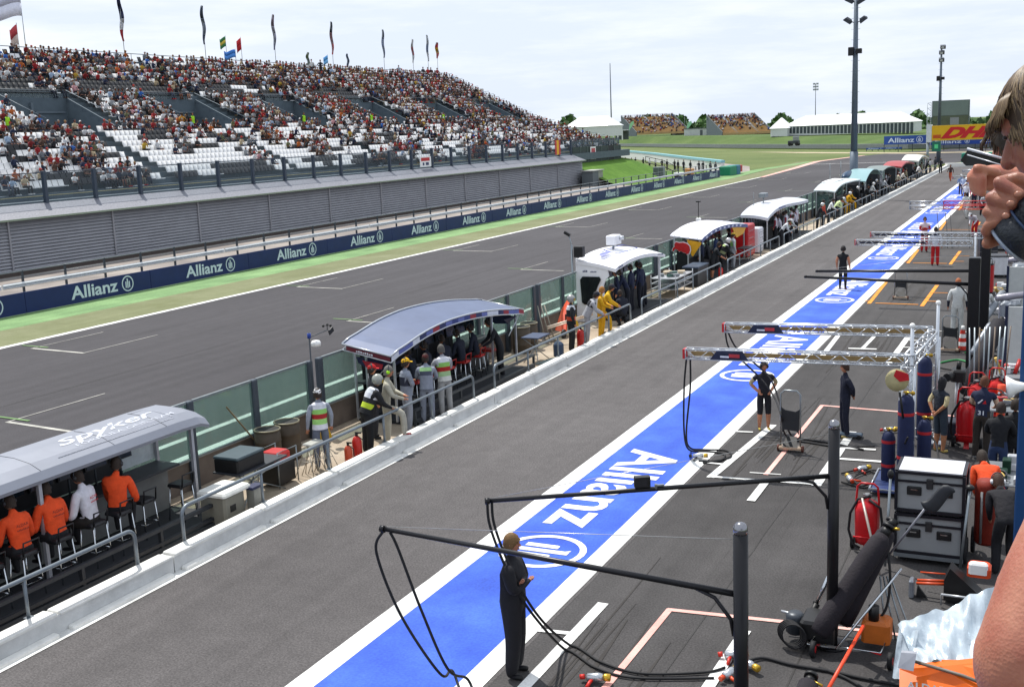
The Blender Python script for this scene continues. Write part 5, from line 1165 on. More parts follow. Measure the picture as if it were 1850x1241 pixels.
uprights(t, [(-15.55, 23.1), (-15.2, 23.1), (-14.4, 23.1), (-15.55, 30.2), (-14.45, 30.2), (-14.45, 28.6), (-15.55, 26.6)], .1, [1.95, 1.9, 1.72, 1.85, 1.75, 1.95, 2.2], .025)
mb = MB(); mb.m(ALU); mb.cyl((-14.35, 23.9, 1.98), (-15.3, 23.2, .9), .015, n=5); mb.cyl((-14.35, 30.4, 1.7), (-14.4, 29.6, 1.1), .015, n=5); mb.build('brace', t, True)
mb = MB(); mb.m(M('#44484c', .5, .2)); 
for z in (.40, .12): mb.bb((-13.92, 23.1, z), (-13.85, 30.2, z+.06))
for y in (23.1, 25.5, 27.8, 30.2): mb.bb((-13.92, y-.03, .02), (-13.86, y+.03, .44))
mb.build('base_frame', t, True)
for i, y in enumerate((24.6, 25.5, 26.4, 27.3, 28.2, 29.0)):
    stool(-14.75, y, '%s red bar stool from the left under the dark blue arched roof' % ordn(i+1), 'red bar stools under the dark blue roof', col='#a3201c')
    if i != 5: person((-14.75, y, .06), (0, 0), '%s crew member in navy seated under the dark blue arched roof, from the left' % ordn(i+1), 'stool', 1.8, '#141a2a', None, '#14161e', rz=math.pi/2+.3*math.sin(i*2), muffs='#2a2c30', group='crew seated under the dark blue roof')
person((-14.35, 28.9, .0), (-15.5, 28.0), 'crew member in black with white back stripe standing under the dark blue roof', 'lean', 1.85, '#191b22', None, '#16181d', muffs='#222')
# --- stand 3 : white shell
t = thing('pit_stand', 'white moulded pit wall stand with black oval window and white box on top', 'pit wall stand', (-15, 41, 0), 0, 'pit wall stands')
WS = M('#e6e6ea', .3, 0, .03, 1); P3 = [(38.3, 2.30), (39.2, 2.44), (40.5, 2.50), (42, 2.46), (43.3, 2.32), (44.2, 2.16)]
mb = MB(); mb.m(WS); roof_y(mb, P3, -15.75, -14.2, -.28, .13, bulge=.05); mb.build('roof', t, True)
mb = MB(); mb.m(M('#5a68b8', .6)); mb.tube([(-15.3, 40.0, 2.52), (-14.7, 40.0, 2.40), (-14.7, 42.2, 2.37), (-15.3, 42.2, 2.49)], .012, 4, True); mb.m(M('#3a48a0', .6)); mb.bars((-14.9, 39.0, 2.40), (0, 1, .10), (-1, 0, .15), .28, .9, 4); mb.build('roof_lettering', t, True)
mb = MB(); mb.m(M('#33406a', .6)); mb.bars((-14.18, 38.6, 2.0), (0, 1, .08), (0, 0, 1), .06, .5); mb.bars((-14.18, 43.2, 1.98), (0, 1, -.1), (0, 0, 1), .06, .7); mb.build('edge_lettering', t, True)
# end panel: white with large curved cut-out and dark window
mb = MB(); mb.m(WS)
def arc(cx_, cz_, r, a0, a1, n=8): return [(cx_+r*math.cos(math.radians(a0+(a1-a0)*i/n)), cz_+r*math.sin(math.radians(a0+(a1-a0)*i/n))) for i in range(n+1)]
out = [(-15.78, 0.02), (-15.78, 2.38), (-14.55, 2.12), (-14.5, 1.75)]+arc(-14.1, 1.25, .62, 128, 200, 7)+[(-14.95, .55), (-15.05, .02)]
mb.prism([(x, 38.35, z) for x, z in out], (0, .09, 0)); mb.build('end_panel', t, True)
mb = MB(); mb.m(M('#14161a', .2)); mb.prism([(x, 38.30, z) for x, z in [(-15.55, .75), (-15.6, 1.6), (-15.5, 1.72), (-14.85, 1.72), (-14.78, 1.62), (-14.92, 1.35), (-15.05, 1.0), (-15.1, .75), (-15.2, .68), (-15.45, .68)]], (0, .04, 0)); mb.build('oval_window', t, True)
mb = MB(); mb.m(M('#2c3560', .6)); mb.bars((-15.5, 38.34, 1.88), (1, 0, 0), (0, 0, 1), .07, .2, 3); mb.bars((-15.2, 38.34, 1.87), (1, 0, 0), (0, 0, 1), .05, .25); mb.build('panel_lettering', t, True)
mb = MB(); mb.m(WS); mb.bbev((-15.5, 40.8, 2.62), (-15.1, 41.5, 2.98), .04); mb.m(STEEL); mb.cyl((-15.3, 41.1, 2.45), (-15.3, 41.1, 2.66), .05, n=8); mb.m(M('#cfd2d8', .3)); mb.cyl((-15.1, 41.3, 2.85), (-14.95, 41.35, 2.86), .08, n=10); mb.build('camera_box', t, True)
mb = MB(); mb.m(STEEL); mb.cyl((-15.85, 38.2, 0), (-15.85, 38.2, 2.9), .04, n=8); mb.tube([(-15.85, 38.2, 2.6), (-15.9, 38.25, 3.0), (-16.0, 38.3, 3.25)], .02, 6); mb.m(BLACK); mb.bbev((-15.75, 38.1, 2.45), (-15.4, 38.4, 2.85), .03); mb.box((-16.05, 38.3, 3.3), (.25, .12, .1), (0, .5, 0)); mb.build('sensor_mast', t, True)
interior(t, 38.7, 44.0, panel='#2a2c34')
uprights(t, [(-15.6, 44.0), (-14.4, 44.0)], .1, [2.0, 1.9], .04, WS)
for i, (y, lean_) in enumerate(((39.2, 'stand'), (40.0, 'lean'), (40.8, 'stand'), (41.5, 'stand'), (42.2, 'lean'))):
    person((-14.5+.15*(i % 2), y, .06), (-15.6, y+.3*(i-2)), '%s crew member in navy top standing inside the white stand, from the left' % ordn(i+1), lean_, 1.82, '#18203a', None, '#151824', muffs='#33363c', group='navy crew in the white stand')
person((-13.75, 37.9, 0), (-14.5, 38.5), 'crew member in dark clothes crouching beside the white stand', 'crouch', 1.8, '#141826', None, '#14161c')
# --- stand 4 : white corrugated arch with bull sign
P4 = [(49.8, 2.12), (50.8, 2.30), (52.3, 2.42), (54.2, 2.40), (56.0, 2.30), (58.4, 2.05)]
t = thing('pit_stand', 'pit wall stand with white ribbed arched roof and red bull end sign', 'pit wall stand', (-15, 53, 0), 0, 'pit wall stands')
mb = MB(); mb.m(M('#e9e8ee', .4, 0, .04)); roof_y(mb, P4, -15.75, -14.25, -.18, .05)
for i in range(1, 7): x = -15.75+1.5*i/7; mb.tube(edge_pts(P4, x, -.18*i/7+.01), .012, 4)
mb.build('roof', t, True)
e = edge_pts(P4, -14.24, -.19); mb = MB(); mb.m(M('#56608c', .6)); mb.loft([[q, (q[0], q[1], q[2]-.17), (q[0]-.02, q[1], q[2]-.17), (q[0]-.02, q[1], q[2])] for q in e]); mb.m(M('#c6cade', .6))
for i in range(2, 20, 2): q = e[i]; mb.box((q[0]+.01, q[1], q[2]-.09), (.01, .32, .09))
mb.build('front_fascia', t, True)
mb = MB(); mb.m(M('#d39a16', .5)); mb.prism([(-14.95, 49.8, 1.92), (-14.28, 49.8, 1.80), (-14.3, 49.8, 1.7), (-14.68, 49.8, 1.15), (-14.75, 49.8, 1.2)], (0, .03, 0)); mb.build('yellow_fin', t, True); mb = MB(); mb.m(M('#d39a16', .5)); mb.prism([(-14.27, 55.2, 2.05), (-14.27, 58.3, 1.80), (-14.27, 57.6, 1.45), (-14.27, 56.2, 1.38)], (-.03, 0, 0)); mb.build('yellow_fin', t, True)
mb = MB(); bull = [(-15.62, 1.42), (-15.55, 1.40), (-15.50, 1.50), (-15.38, 1.48), (-15.28, 1.38), (-15.22, 1.42), (-15.12, 1.36), (-14.98, 1.32), (-14.96, 1.26), (-14.84, 1.30), (-14.78, 1.45), (-14.80, 1.62), (-14.92, 1.74), (-15.10, 1.80), (-15.28, 1.78), (-15.44, 1.82), (-15.52, 1.72), (-15.50, 1.62), (-15.60, 1.52)]
mb.m(M('#d8d8dc', .5)); cxm, czm = -15.2, 1.55; mb.prism([(cxm+(x-cxm)*1.10, 49.72, czm+(z-czm)*1.14) for x, z in bull], (0, .02, 0)); mb.m(M('#b3161c', .5)); mb.prism([(x, 49.68, z) for x, z in bull], (0, .03, 0)); mb.build('bull_sign', t, True)
interior(t, 50, 58.2, panel='#20222a'); uprights(t, [(-15.6, 49.95), (-14.95, 49.95), (-14.4, 49.95), (-14.4, 58.2), (-15.6, 58.2)], .1, [2.05, 1.9, 1.85, 1.8, 1.95], .03)
mb = MB(); mb.m(M('#16181d', .6)); mb.bb((-15.5, 49.97, .1), (-15.0, 50.0, 1.4)); mb.build('end_panel', t, True)
for i in range(5): person((-14.7, 51.3+i*1.25, .06), (-15.6, 51.3+i*1.25+.2), '%s dark dressed crew member under the white ribbed roof, from the left' % ordn(i+1), 'stool' if i % 2 else 'stand', 1.8, ['#16203c', '#1a1c26', '#203055', '#161a28', '#1b1f33'][i], None, '#14161c', rz=math.pi/2, muffs='#333', group='crew under the white ribbed roof')
t = thing('antenna', 'thin antenna with small sensor rising behind the white ribbed roof', 'antenna', (-15.9, 55, 2.3)); mb = MB(); mb.m(BLACK); mb.cyl((-15.9, 55, 2.3), (-15.9, 55, 3.3), .02, n=6); mb.box((-15.9, 55, 3.3), (.2, .2, .06)); mb.m(WHITE); mb.bbev((-16.0, 54.85, 2.3), (-15.8, 55.15, 2.48), .03); mb.build('mast', t, True)
# --- red and white cabinets
def cabinet(x0, y0, x1, y1, z, col, lab, door=True):
    t = thing('tool_cabinet', lab, 'tool cabinet', ((x0+x1)/2, (y0+y1)/2, 0), 0, None); mb = MB(); mb.m(M(col, .35, 0, .06)); mb.bbev((x0, y0, .08), (x1, y1, z), .05); mb.build('body', t, True)
    for i in range(4): mb = MB(); mb.m(M(col, .4, 0, .1)); zz = .15+(z-.2)*i/4; mb.bb((x1+.004, y0+.06, zz), (x1+.02, y1-.06, zz+(z-.2)/4-.03)); mb.m(CHROME); mb.bb((x1+.02, y0+.2, zz+.1), (x1+.035, y1-.2, zz+.12)); mb.build('drawer', t, True)
    for (a, b) in ((x0+.1, y0+.1), (x1-.1, y0+.1), (x0+.1, y1-.1), (x1-.1, y1-.1)): mb = MB(); mb.m(RUB); mb.cyl((a, b-.02, .05), (a, b+.02, .05), .05, n=8); mb.build('wheel', t, True)
cabinet(-15.3, 59.0, -14.4, 60.6, 1.75, '#b0171d', 'tall bright red tool cabinet right of the ribbed white roof'); cabinet(-14.9, 61.1, -14.3, 62.2, 1.4, '#c9c9d0', 'pale grey cabinet just right of the red cabinet')
# --- stand 5 : silver wavy roof
P5 = [(62.9, 1.98), (64.2, 2.26), (66.4, 2.40), (69, 2.36), (72, 2.24), (74.5, 2.2)]
t = thing('pit_stand', 'pit wall stand with silver wavy roof behind the red cabinet', 'pit wall stand', (-15, 67, 0), 0, 'pit wall stands')
mb = MB(); mb.m(M('#c8cbd2', .35, .2, .05)); roof_y(mb, P5, -15.75, -14.2, -.18, .16, bulge=.06); mb.build('roof', t, True)
mb = MB(); mb.m(M('#4a5a98', .6)); mb.text('Panasonic', (-14.18, 65.6, 2.10), (0, 1, 0), (0, 0, 1), .11, 1.9); mb.build('edge_lettering', t, True)
interior(t, 63.2, 74, panel='#1c1d22'); uprights(t, [(-15.6, 63.4), (-14.4, 63.6), (-14.4, 74), (-15.6, 74)], .1, [1.95, 2.0, 1.9, 2.1], .03)
mb = MB(); mb.m(M('#17181c', .6)); mb.bb((-15.68, 63.2, .1), (-15.62, 74, 2.0)); mb.build('back_panel', t, True)
mb = MB(); mb.m(STEEL); mb.cyl((-15.4, 67, 2.3), (-15.4, 67, 2.7), .03, n=6); mb.bbev((-15.6, 66.6, 2.7), (-15.2, 67.4, 2.95), .03); mb.build('sensor_box', t, True); mb = MB(); mb.m(STEEL); mb.cyl((-15.6, 65.4, 2.3), (-15.6, 65.4, 3.1), .015, n=5); mb.build('aerial', t, True)
for i in range(7): person((-14.45+.1*(i % 3), 66.0+i*1.0, .06), (-15.6, 66+i+.4*math.sin(i)), '%s crew member in white and red shirt under the silver wavy roof, from left' % ordn(i+1), 'stool' if i % 2 else 'stand', 1.8, '#c2bfca', '#b0aeba' if i % 2 else '#8a3040', '#1a1b22', rz=math.pi/2+.2*math.sin(i*3), muffs='#333', group='white shirted crew under the silver roof')
# --- stand 6..10
def simple_stand(prof, xb, xf, dzf, col, lab, n, shirt, panel='#2a2e34', th=.08, back=None, cw=None, grp='', rough=.4):
    t = thing('pit_stand', lab, 'pit wall stand', (-15, sum(p[0] for p in prof)/len(prof), 0), 0, 'pit wall stands'); y0, y1 = prof[0][0], prof[-1][0]
    mb = MB(); mb.m(M(col, rough, 0, .05)); roof_y(mb, prof, xb, xf, dzf, th, 14, bulge=.05); mb.build('roof', t, True)
    interior(t, y0+.4, y1-.4, panel=panel, mon=False); uprights(t, [(xb+.15, y0+.3), (xf-.1, y0+.3), (xb+.15, y1-.3), (xf-.1, y1-.3)], .1, [prof[0][1], prof[0][1]+dzf, prof[-1][1], prof[-1][1]+dzf], .04)
    mb = MB(); mb.m(back if back else M('#20242a', .6)); mb.bb((xb+.05, y0+.4, .1), (xb+.11, y1-.4, min(prof[0][1], prof[-1][1])-.15)); mb.bb((xb+.1, y0+.34, .1), (xf-.5, y0+.4, prof[0][1]-.35)); mb.build('side_panel', t, True)
    for i in range(n): person((-14.5, y0+1.0+(y1-y0-2)*(i+.5)/n, .06), (-15.6, y0+(y1-y0)*(i+.5)/n), '%s crew member inside %s, from the left' % (ordn(i+1), cw), 'stand' if i % 2 else 'stool', 1.8, shirt, None, '#1a1b20', rz=math.pi/2, muffs='#333', group=grp)
    return t
t = simple_stand([(84.6, 2.02), (86.5, 2.32), (88.5, 2.42), (93, 2.36), (97, 2.25)], -15.75, -14.2, -.12, '#bfcacb', 'pit wall stand with pale silver and white roof left of the mast', 3, '#20242c', '#4a585a', back=glass_mat('stand_glass_b', '#55686a', .6), cw='the stand left of the mast', grp='crew left of the mast')
mb = MB(); mb.m(M('#f2f4f4', .4)); roof_y(mb, [(87.5, 2.44), (89, 2.50), (93, 2.46)], -15.7, -14.9, -.05, .03, 6); mb.build('white_panel', t, True)
for y in (90.5, 95.5): mb = MB(); mb.m(STEEL); mb.cyl((-15.6, y, 2.3), (-15.6, y, 3.7), .03, n=5); mb.build('aerial', t, True)
t = simple_stand([(98.2, 1.95), (100, 2.5), (102.5, 2.78), (105.5, 2.62), (108, 2.1)], -15.75, -14.0, -.05, '#86a8ac', 'pit wall stand with pale teal domed roof right of the mast', 2, '#16181e', '#22262c', .06, cw='the teal domed stand', grp='crew under the teal dome')
mb = MB(); mb.m(M('#1c3c58', .4)); mb.ell((-15.8, 100.8, 2.25), (.45, 2.6, .45), 12, 8); mb.build('blue_pod', t, True)
simple_stand([(109.5, 2.35), (113, 2.55), (117, 2.45), (120.5, 2.1)], -15.8, -14.1, -.10, '#6e7a76', 'dark open fronted pit wall stand with grey green roof', 3, '#b8b6bc', '#141518', .06, cw='the grey green roofed stand', grp='crew under the grey green roof')
simple_stand([(123, 2.15), (126.5, 2.45), (131, 2.40), (135, 2.05)], -15.9, -14.0, -.12, '#9c2622', 'bright red roofed pit wall stand near the far end', 3, '#b02522', '#6e1a1c', .14, cw='the bright red stand', grp='crew under the red roof')
t = simple_stand([(139.5, 2.15), (143, 2.60), (147, 2.55), (151, 2.1)], -15.9, -14.0, -.15, '#d8d9d0', 'white and yellow roofed pit wall stand, farthest one', 2, '#1c1e24', '#2a2d30', .16, cw='the farthest white roofed stand', grp='crew in the farthest stand')
mb = MB(); mb.m(M('#d6b43a', .5)); roof_y(mb, [(147, 2.57), (149, 2.38), (151, 2.13)], -15.0, -13.98, -.10, .03, 5); mb.build('yellow_corner', t, True)
# ------------------------------------------------------------------ equipment and people between the stands
def barrel(x, y, lab): 
    t = thing('barrel', lab, 'barrel', (x, y, .01)); mb = MB(); mb.m(M('#4a4034', .6, 0, .15)); mb.lathe([(.26, .01), (.29, .05), (.29, .28), (.30, .30), (.29, .32), (.29, .58), (.30, .60), (.29, .62), (.28, .86)], (x, y, 0), 16); mb.build('shell', t, True)
    mb = MB(); mb.m(M('#8a8470', .4, .4)); mb.tube([(x+.285*math.cos(a), y+.285*math.sin(a), .87) for a in [2*math.pi*i/16 for i in range(16)]], .018, 6, True); mb.m(M('#1c1c1c', .8)); mb.cyl((x, y, .80), (x, y, .868), .265, n=16); mb.build('rim', t, True); return t
barrel(-15.3, 19.15, 'left brown oil drum behind the marshal in the white cap'); barrel(-15.3, 19.85, 'right brown oil drum behind the marshal in the white cap')
barrel(-15.3, 32.4, 'left brown drum beside the small blue topped table'); barrel(-15.35, 33.1, 'right brown drum beside the small blue topped table')
mb = MB(); mb.m(M('#6a5a40', .8)); mb.cyl((-15.45, 19.3, .2), (-15.65, 18.3, 1.55), .018, n=6); mb.m(M('#7a6a4a', .9)); mb.cyl((-15.44, 19.32, .05), (-15.45, 19.3, .25), .05, n=6)
o = mb.build('broom', tag=('broom leaning in the left oil drum against the glass', 'broom')); origin_to(o, (-15.45, 19.3, 0))
def folding_table(x, y, lab, lx=.7, ly=1.0, z=.72, col='#2a2d33', items=()):
    t = thing('folding_table', lab, 'folding table', (x, y, .01)); mb = MB(); mb.m(M(col, .5)); mb.bbev((x-lx/2, y-ly/2, z-.03), (x+lx/2, y+ly/2, z), .01); mb.build('table_top', t, True)
    for s in (-1, 1):
        mb = MB(); mb.m(STEEL); mb.tube([(x-lx/2+.05, y+s*ly*.45, z-.03), (x+lx/2-.05, y-s*ly*.45, .02)], .014, 6); mb.tube([(x+lx/2-.05, y+s*ly*.45, z-.03), (x-lx/2+.05, y-s*ly*.45, .02)], .014, 6); mb.build('leg', t, True)
    return t
folding_table(-14.3, 17.3, 'black folding table with crossed legs right of the nearest stand', .7, 1.5)
t = thing('equipment_case', 'long black case with grey lid on the folding table', 'case', (-14.35, 17.05, .73)); mb = MB(); mb.m(BLACK); mb.bbev((-14.65, 16.6, .725), (-14.05, 17.45, .98), .03); mb.build('body', t, True); mb = MB(); mb.m(M('#3c4a50', .4)); mb.bbev((-14.66, 16.6, .982), (-14.04, 17.45, 1.03), .02); mb.build('lid', t, True)
t = thing('generator', 'small red and black generator on the floor beside the folding table', 'generator', (-14.3, 18.1, .01)); mb = MB(); mb.m(BLACK); mb.bbev((-14.6, 17.9, .08), (-14.1, 18.5, .55), .04); mb.build('body', t, True); mb = MB(); mb.m(M('#b02424', .4)); mb.bbev((-14.58, 17.95, .56), (-14.12, 18.4, .74), .05); mb.build('tank', t, True)
mb = MB(); mb.m(STEEL); 
for x in (-14.62, -14.08): mb.tube([(x, 17.88, .02), (x, 17.88, .78), (x, 18.52, .78), (x, 18.52, .02)], .015, 6)
mb.build('frame', t, True)
t = thing('stacked_trestles', 'leaning bundle of wire trestle legs beside the oil drums', 'trestles', (-13.9, 19.0, .01))
for i in range(4):
    mb = MB(); mb.m(M('#a9a294', .4, .5)); x = -14.0+.05*i; y = 18.75+.16*i
    mb.tube([(x-.25, y-.1, .02), (x, y, .70), (x+.26, y+.14, .02)], .010, 5); mb.tube([(x-.22, y+.22, .02), (x+.02, y+.05, .70), (x+.28, y-.16, .02)], .010, 5); mb.cyl((x-.13, y-.05, .35), (x+.13, y+.07, .35), .008, n=5); mb.build('trestle_leg', t, True)
mb = MB(); mb.m(M('#a3a39c', .5)); mb.bbev((-14.1, 18.75, .70), (-13.85, 19.2, .74), .02); mb.build('top_tray', t, True)
t = thing('wheeled_case', 'white and grey flight case beside the right post of the grey roof', 'case', (-13.85, 15.85, .01)); mb = MB(); mb.m(M('#76746a', .6, 0, .1)); mb.bbev((-14.15, 15.55, .08), (-13.55, 16.15, .62), .04); mb.m(M('#d8d8d2', .5)); mb.bbev((-14.18, 15.5, .62), (-13.5, 16.3, .70), .04); mb.m(BLACK); mb.bb((-13.545, 15.7, .3), (-13.535, 15.85, .42)); mb.build('body', t, True)
mb = MB(); mb.m(M('#8a8a84', .5, .3)); mb.bb((-13.6, 16.25, .05), (-13.42, 16.5, .58)); mb.m(M('#242a4a', .6)); mb.bb((-13.6, 16.2, .58), (-13.4, 16.52, .63)); mb.build('side_unit', t, True)
def flagtri(x, y, lab, col='#c9a01e', h=1.15):
    mb = MB(); mb.m(M(col, .6, 0, .1)); mb.prism([(x, y, .02), (x+.05, y+.42, .02), (x-.12, y+.10, h)], (-.03, .01, 0)); mb.m(DGREY); mb.cyl((x-.02, y, .02), (x-.14, y+.08, h+.04), .012, n=5); o = mb.build('warning_board', tag=(lab, 'board')); origin_to(o, (x, y, 0))
flagtri(-15.3, 21.1, 'tall yellow triangular board leaning on the fence by the fireman'); flagtri(-15.2, 36.6, 'yellow triangular board behind the silver helmeted marshal'); flagtri(-15.2, 46.6, 'yellow triangular board right of the white stand')
def extinguisher(x, y, lab, s=1., col='#b0231c'):
    t = thing('fire_extinguisher', lab, 'fire extinguisher', (x, y, .01)); mb = MB(); mb.m(M(col, .3)); mb.lathe([(.08*s, .02), (.10*s, .05), (.10*s, .42*s), (.07*s, .50*s), (.03*s, .53*s)], (x, y, 0), 12); mb.build('cylinder', t, True)
    mb = MB(); mb.m(BLACK); mb.cyl((x, y, .53*s), (x, y, .58*s), .03*s, n=8); mb.box((x+.04*s, y, .60*s), (.14*s, .03, .03)); mb.tube([(x, y, .55*s), (x+.14*s, y+.02, .45*s), (x+.13*s, y+.04, .2*s)], .012, 6); mb.build('valve', t, True)
extinguisher(-13.62, 19.75, 'short orange red extinguisher right of the white cap marshal', .9, '#b8482c'); extinguisher(-13.65, 20.15, 'red extinguisher at the feet of the fireman', 1.1); extinguisher(-13.6, 33.3, 'red extinguisher carried low beside the silver helmeted marshal', 1.3); extinguisher(-13.6, 50.6, 'bright red extinguisher in front of the bull sign stand', 1.1, '#c8221c')
MT = ['#d2d2da', '#c9ccd2', '#8fc86a', '#a3282c', '#9ccf78', '#d2d2da']
GRY = '#7e8490'
def ax(px, py, z): return G(px, py, z)
person((-14.1, 19.45, .01), (-15.5, 20.6), 'marshal in white cap and lettered white tabard leaning right of the drums', 'stand', 1.78, GRY, '#8d93a0', '#5f6676', head='cap', headcol='#dadada', tab=MT, fingers=True)
person((-13.75, 20.75, .01), (-13.1, 21.9), 'fireman in black kit with silver and lime helmet by the rail', 'lean', 1.85, '#1c1d20', '#1f2023', '#17181b', head='helmet', headcol='#9a9c94', tab=['#d8d8de', '#c4c8cc', '#d8d8de', '#26272a', '#b4c832', '#1c1d20'], fingers=True, bulk_=1.12)
person((-13.60, 21.35, .01), (-12.2, 22.1), 'marshal in cream overalls and lime ear muffs, one foot on the wall', 'foot_up', 1.92, '#a8a494', None, '#aaa698', shoe='#8a1c24', hair='#6e6a64', muffs='#a6e61e', fingers=True, fore='#a8a494')
person((-14.3, 21.9, .01), (-13.2, 22.9), 'marshal in red cap behind the fireman', 'stand', 1.8, '#24262c', None, '#24262c', head='cap', headcol='#c0181c', muffs='#222')
person((-13.85, 22.7, .01), (-13.0, 23.8), 'marshal in bright yellow cap and grey overalls', 'arms_crossed', 1.82, '#7f8592', None, '#8a8f9a', head='cap', headcol='#e0ae10', tab=['#868c98', '#868c98', '#2c3040', '#2c3040', '#7f8592', '#7f8592'])
person((-13.75, 23.5, .01), (-14.8, 25.6), 'marshal in grey overalls between yellow cap and white tabard', 'reach', 1.76, '#868c9a', None, '#7c8290', head='cap', headcol='#5a2022', tab=['#868c9a', '#9cc88a', '#4a5060', '#868c9a', '#868c9a', '#868c9a'])
person((-13.65, 24.25, .01), (-14.9, 25.2), 'grey haired marshal in white tabard with green and red panel, bending', 'reach', 1.86, '#9b9ca2', None, '#9c9c9c', hair='#55524e', tab=['#d2d2d6', '#c9ccd2', '#86b85e', '#a3201f', '#9ab888', '#c4c4c0'], fingers=True)
t = folding_table(-14.3, 31.3, 'small blue topped folding table right of the dark blue stand', .6, .9, .82, '#34405c'); 
mb = MB(); mb.m(M('#7a8a88', .7)); 
for i in range(5): mb.box((-13.9+.04*i, 30.9+.16*i, .03+.012*i), (.42, .10, .02), (0, 0, .5+.1*i))
o = mb.build('plank_pile', tag=('small pile of pale planks on the ground by the wall', 'planks')); origin_to(o, (-13.9, 31.2, 0))
mb = MB(); mb.m(M('#2c3f58', .6)); mb.bbev((-14.05, 32.0, .02), (-13.75, 32.3, .48), .08); o = mb.build('rucksack', tag=('dark blue rucksack standing right of the small table', 'rucksack')); origin_to(o, (-13.9, 32.15, 0))
t = thing('orange_trolley', 'bright orange trolley frame leaning by the glass fence', 'trolley', (-15.1, 35.5, 0)); mb = MB(); mb.m(M('#d4481c', .4)); mb.prism([(-15.3, 35.2, .25), (-14.9, 35.2, .2), (-14.9, 35.5, .95), (-15.2, 36.3, 1.25), (-15.35, 36.0, .9)], (-.05, .05, 0)); mb.build('panel', t, True); mb = MB(); mb.m(BLACK); mb.bb((-15.0, 35.35, .55), (-14.88, 35.8, .8)); mb.cyl((-15.0, 35.1, .16), (-14.92, 35.1, .16), .16, n=12); mb.build('wheel', t, True)
mb = MB(); mb.m(M('#c9b9a8', .4, .5)); mb.cyl((-15.0, 33.8, .62), (-14.0, 35.4, .86), .035, n=6); mb.cyl((-14.95, 33.7, .58), (-13.95, 35.3, .82), .02, n=6); o = mb.build('long_pole', tag=('long bright horizontal pole beside the orange trolley', 'pole')); origin_to(o, (-14.5, 34.6, 0))
for i in range(3):
    mb = MB(); mb.m(M('#8a8478', .6)); mb.cyl((-15.2+.1*i, 34.1+.15*i, .02), (-15.55+.08*i, 34.3+.1*i, 1.25), .022, n=6); mb.box((-15.2+.1*i, 34.1+.15*i, .05), (.2, .06, .08)); o = mb.build('broom', tag=('%s broom propped against the fence right of the drums' % ordn(i+1), 'broom', 'brooms against the fence')); origin_to(o, (-15.2+.1*i, 34.1+.15*i, 0))
person((-13.75, 32.9, .01), (-12.8, 33.6), 'marshal in silver helmet with orange belt and black kit', 'stand', 1.84, '#1d1e22', None, '#1a1b1e', head='helmet', headcol='#9c9a98', tab=['#cfd0d4', '#c8cad0', '#22242a', '#22242a', '#b8442a', '#1d1e22'])
person((-13.8, 34.4, .01), (-12.7, 34.9), 'marshal in dark cap and grey overalls left of the yellow suits', 'lean', 1.82, '#9b9ca2', None, '#8d8e94', head='cap', headcol='#1f2838', tab=['#a8aab0', '#22252c', '#22252c', '#9b9ca2', '#9b9ca2', '#9b9ca2'])
YEL = '#c8960e'
person((-13.7, 35.3, .01), (-12.4, 35.6), 'curly haired man in yellow overalls, one foot up on the wall', 'foot_up', 1.8, YEL, None, YEL, hair='#a06c30', fore=YEL)
person((-13.9, 36.1, .01), (-12.6, 36.6), 'man in yellow overalls and dark cap resting an arm on the rail', 'lean', 1.84, '#d2a51a', None, YEL, head='cap', headcol='#2a2c38', fore=YEL)
# trolley, trestles right of the white stand
t = thing('equipment_trolley', 'cluttered aluminium trolley right of the white stand', 'trolley', (-14.4, 45.6, 0)); mb = MB(); mb.m(M('#b9bcc0', .35, .5))
for i in range(3): mb.bb((-15.0, 44.6, .35+.22*i), (-13.9, 47.2, .38+.22*i))
for x in (-14.98, -13.92):
    for y in (44.65, 45.9, 47.15): mb.cyl((x, y, .05), (x, y, .95), .02, n=5)
mb.build('frame', t, True); rr = random.Random(9)
for i in range(14): mb = MB(); mb.m(M(rr.choice(['#3a5a52', '#c8c8c8', '#202226', '#7c8084', '#b8a890']), .5)); x = rr.uniform(-14.8, -14.1); y = rr.uniform(44.8, 47); z = rr.choice([.4, .62, .84]); mb.box((x, y, z+.05), (rr.uniform(.1, .3), rr.uniform(.1, .4), .1), (0, 0, rr.uniform(0, 3))); mb.build('stored_item', t, True)
t = thing('flight_case', 'grey black flight case standing in front of the bull sign stand', 'case', (-14.2, 48.6, 0)); mb = MB(); mb.m(M('#25282d', .5)); mb.bbev((-14.6, 47.9, .05), (-13.9, 49.6, .85), .03); mb.build('body', t, True); mb = MB(); mb.m(M('#3d4a5c', .4)); mb.bbev((-14.62, 47.88, .852), (-13.88, 49.62, .92), .02); mb.build('lid', t, True)
person((-14.0, 50.6, .01), (-12.8, 51.2), 'crew member in dark shirt leaning on the rail by the bull sign', 'lean', 1.8, '#1d2126', None, '#1b1c20', short=True)
person((-13.9, 51.9, .01), (-12.8, 52.6), 'fireman in white helmet and black kit near the bull sign', 'lean', 1.84, '#1b1c20', None, '#1b1c20', head='helmet', headcol='#c9c6c6', tab=['#d2d2d6', '#b9d08a', '#1f2024', '#1f2024', '#7e8460', '#1b1c20'])
person((-14.0, 54.4, .01), (-12.8, 55.2), 'marshal in yellow cap and pale grey suit near the ribbed roof', 'stand', 1.8, '#b3b8bc', None, '#9a9ea4', head='cap', headcol='#c9a52a', tab=['#d4d4d8', '#b8bcc0', '#7fae62', '#7fae62', '#8a8e92', '#9a9ea4'])
folding_table(-14.1, 57.6, 'dark folding table in front of the red cabinet', .7, 1.4, .75)
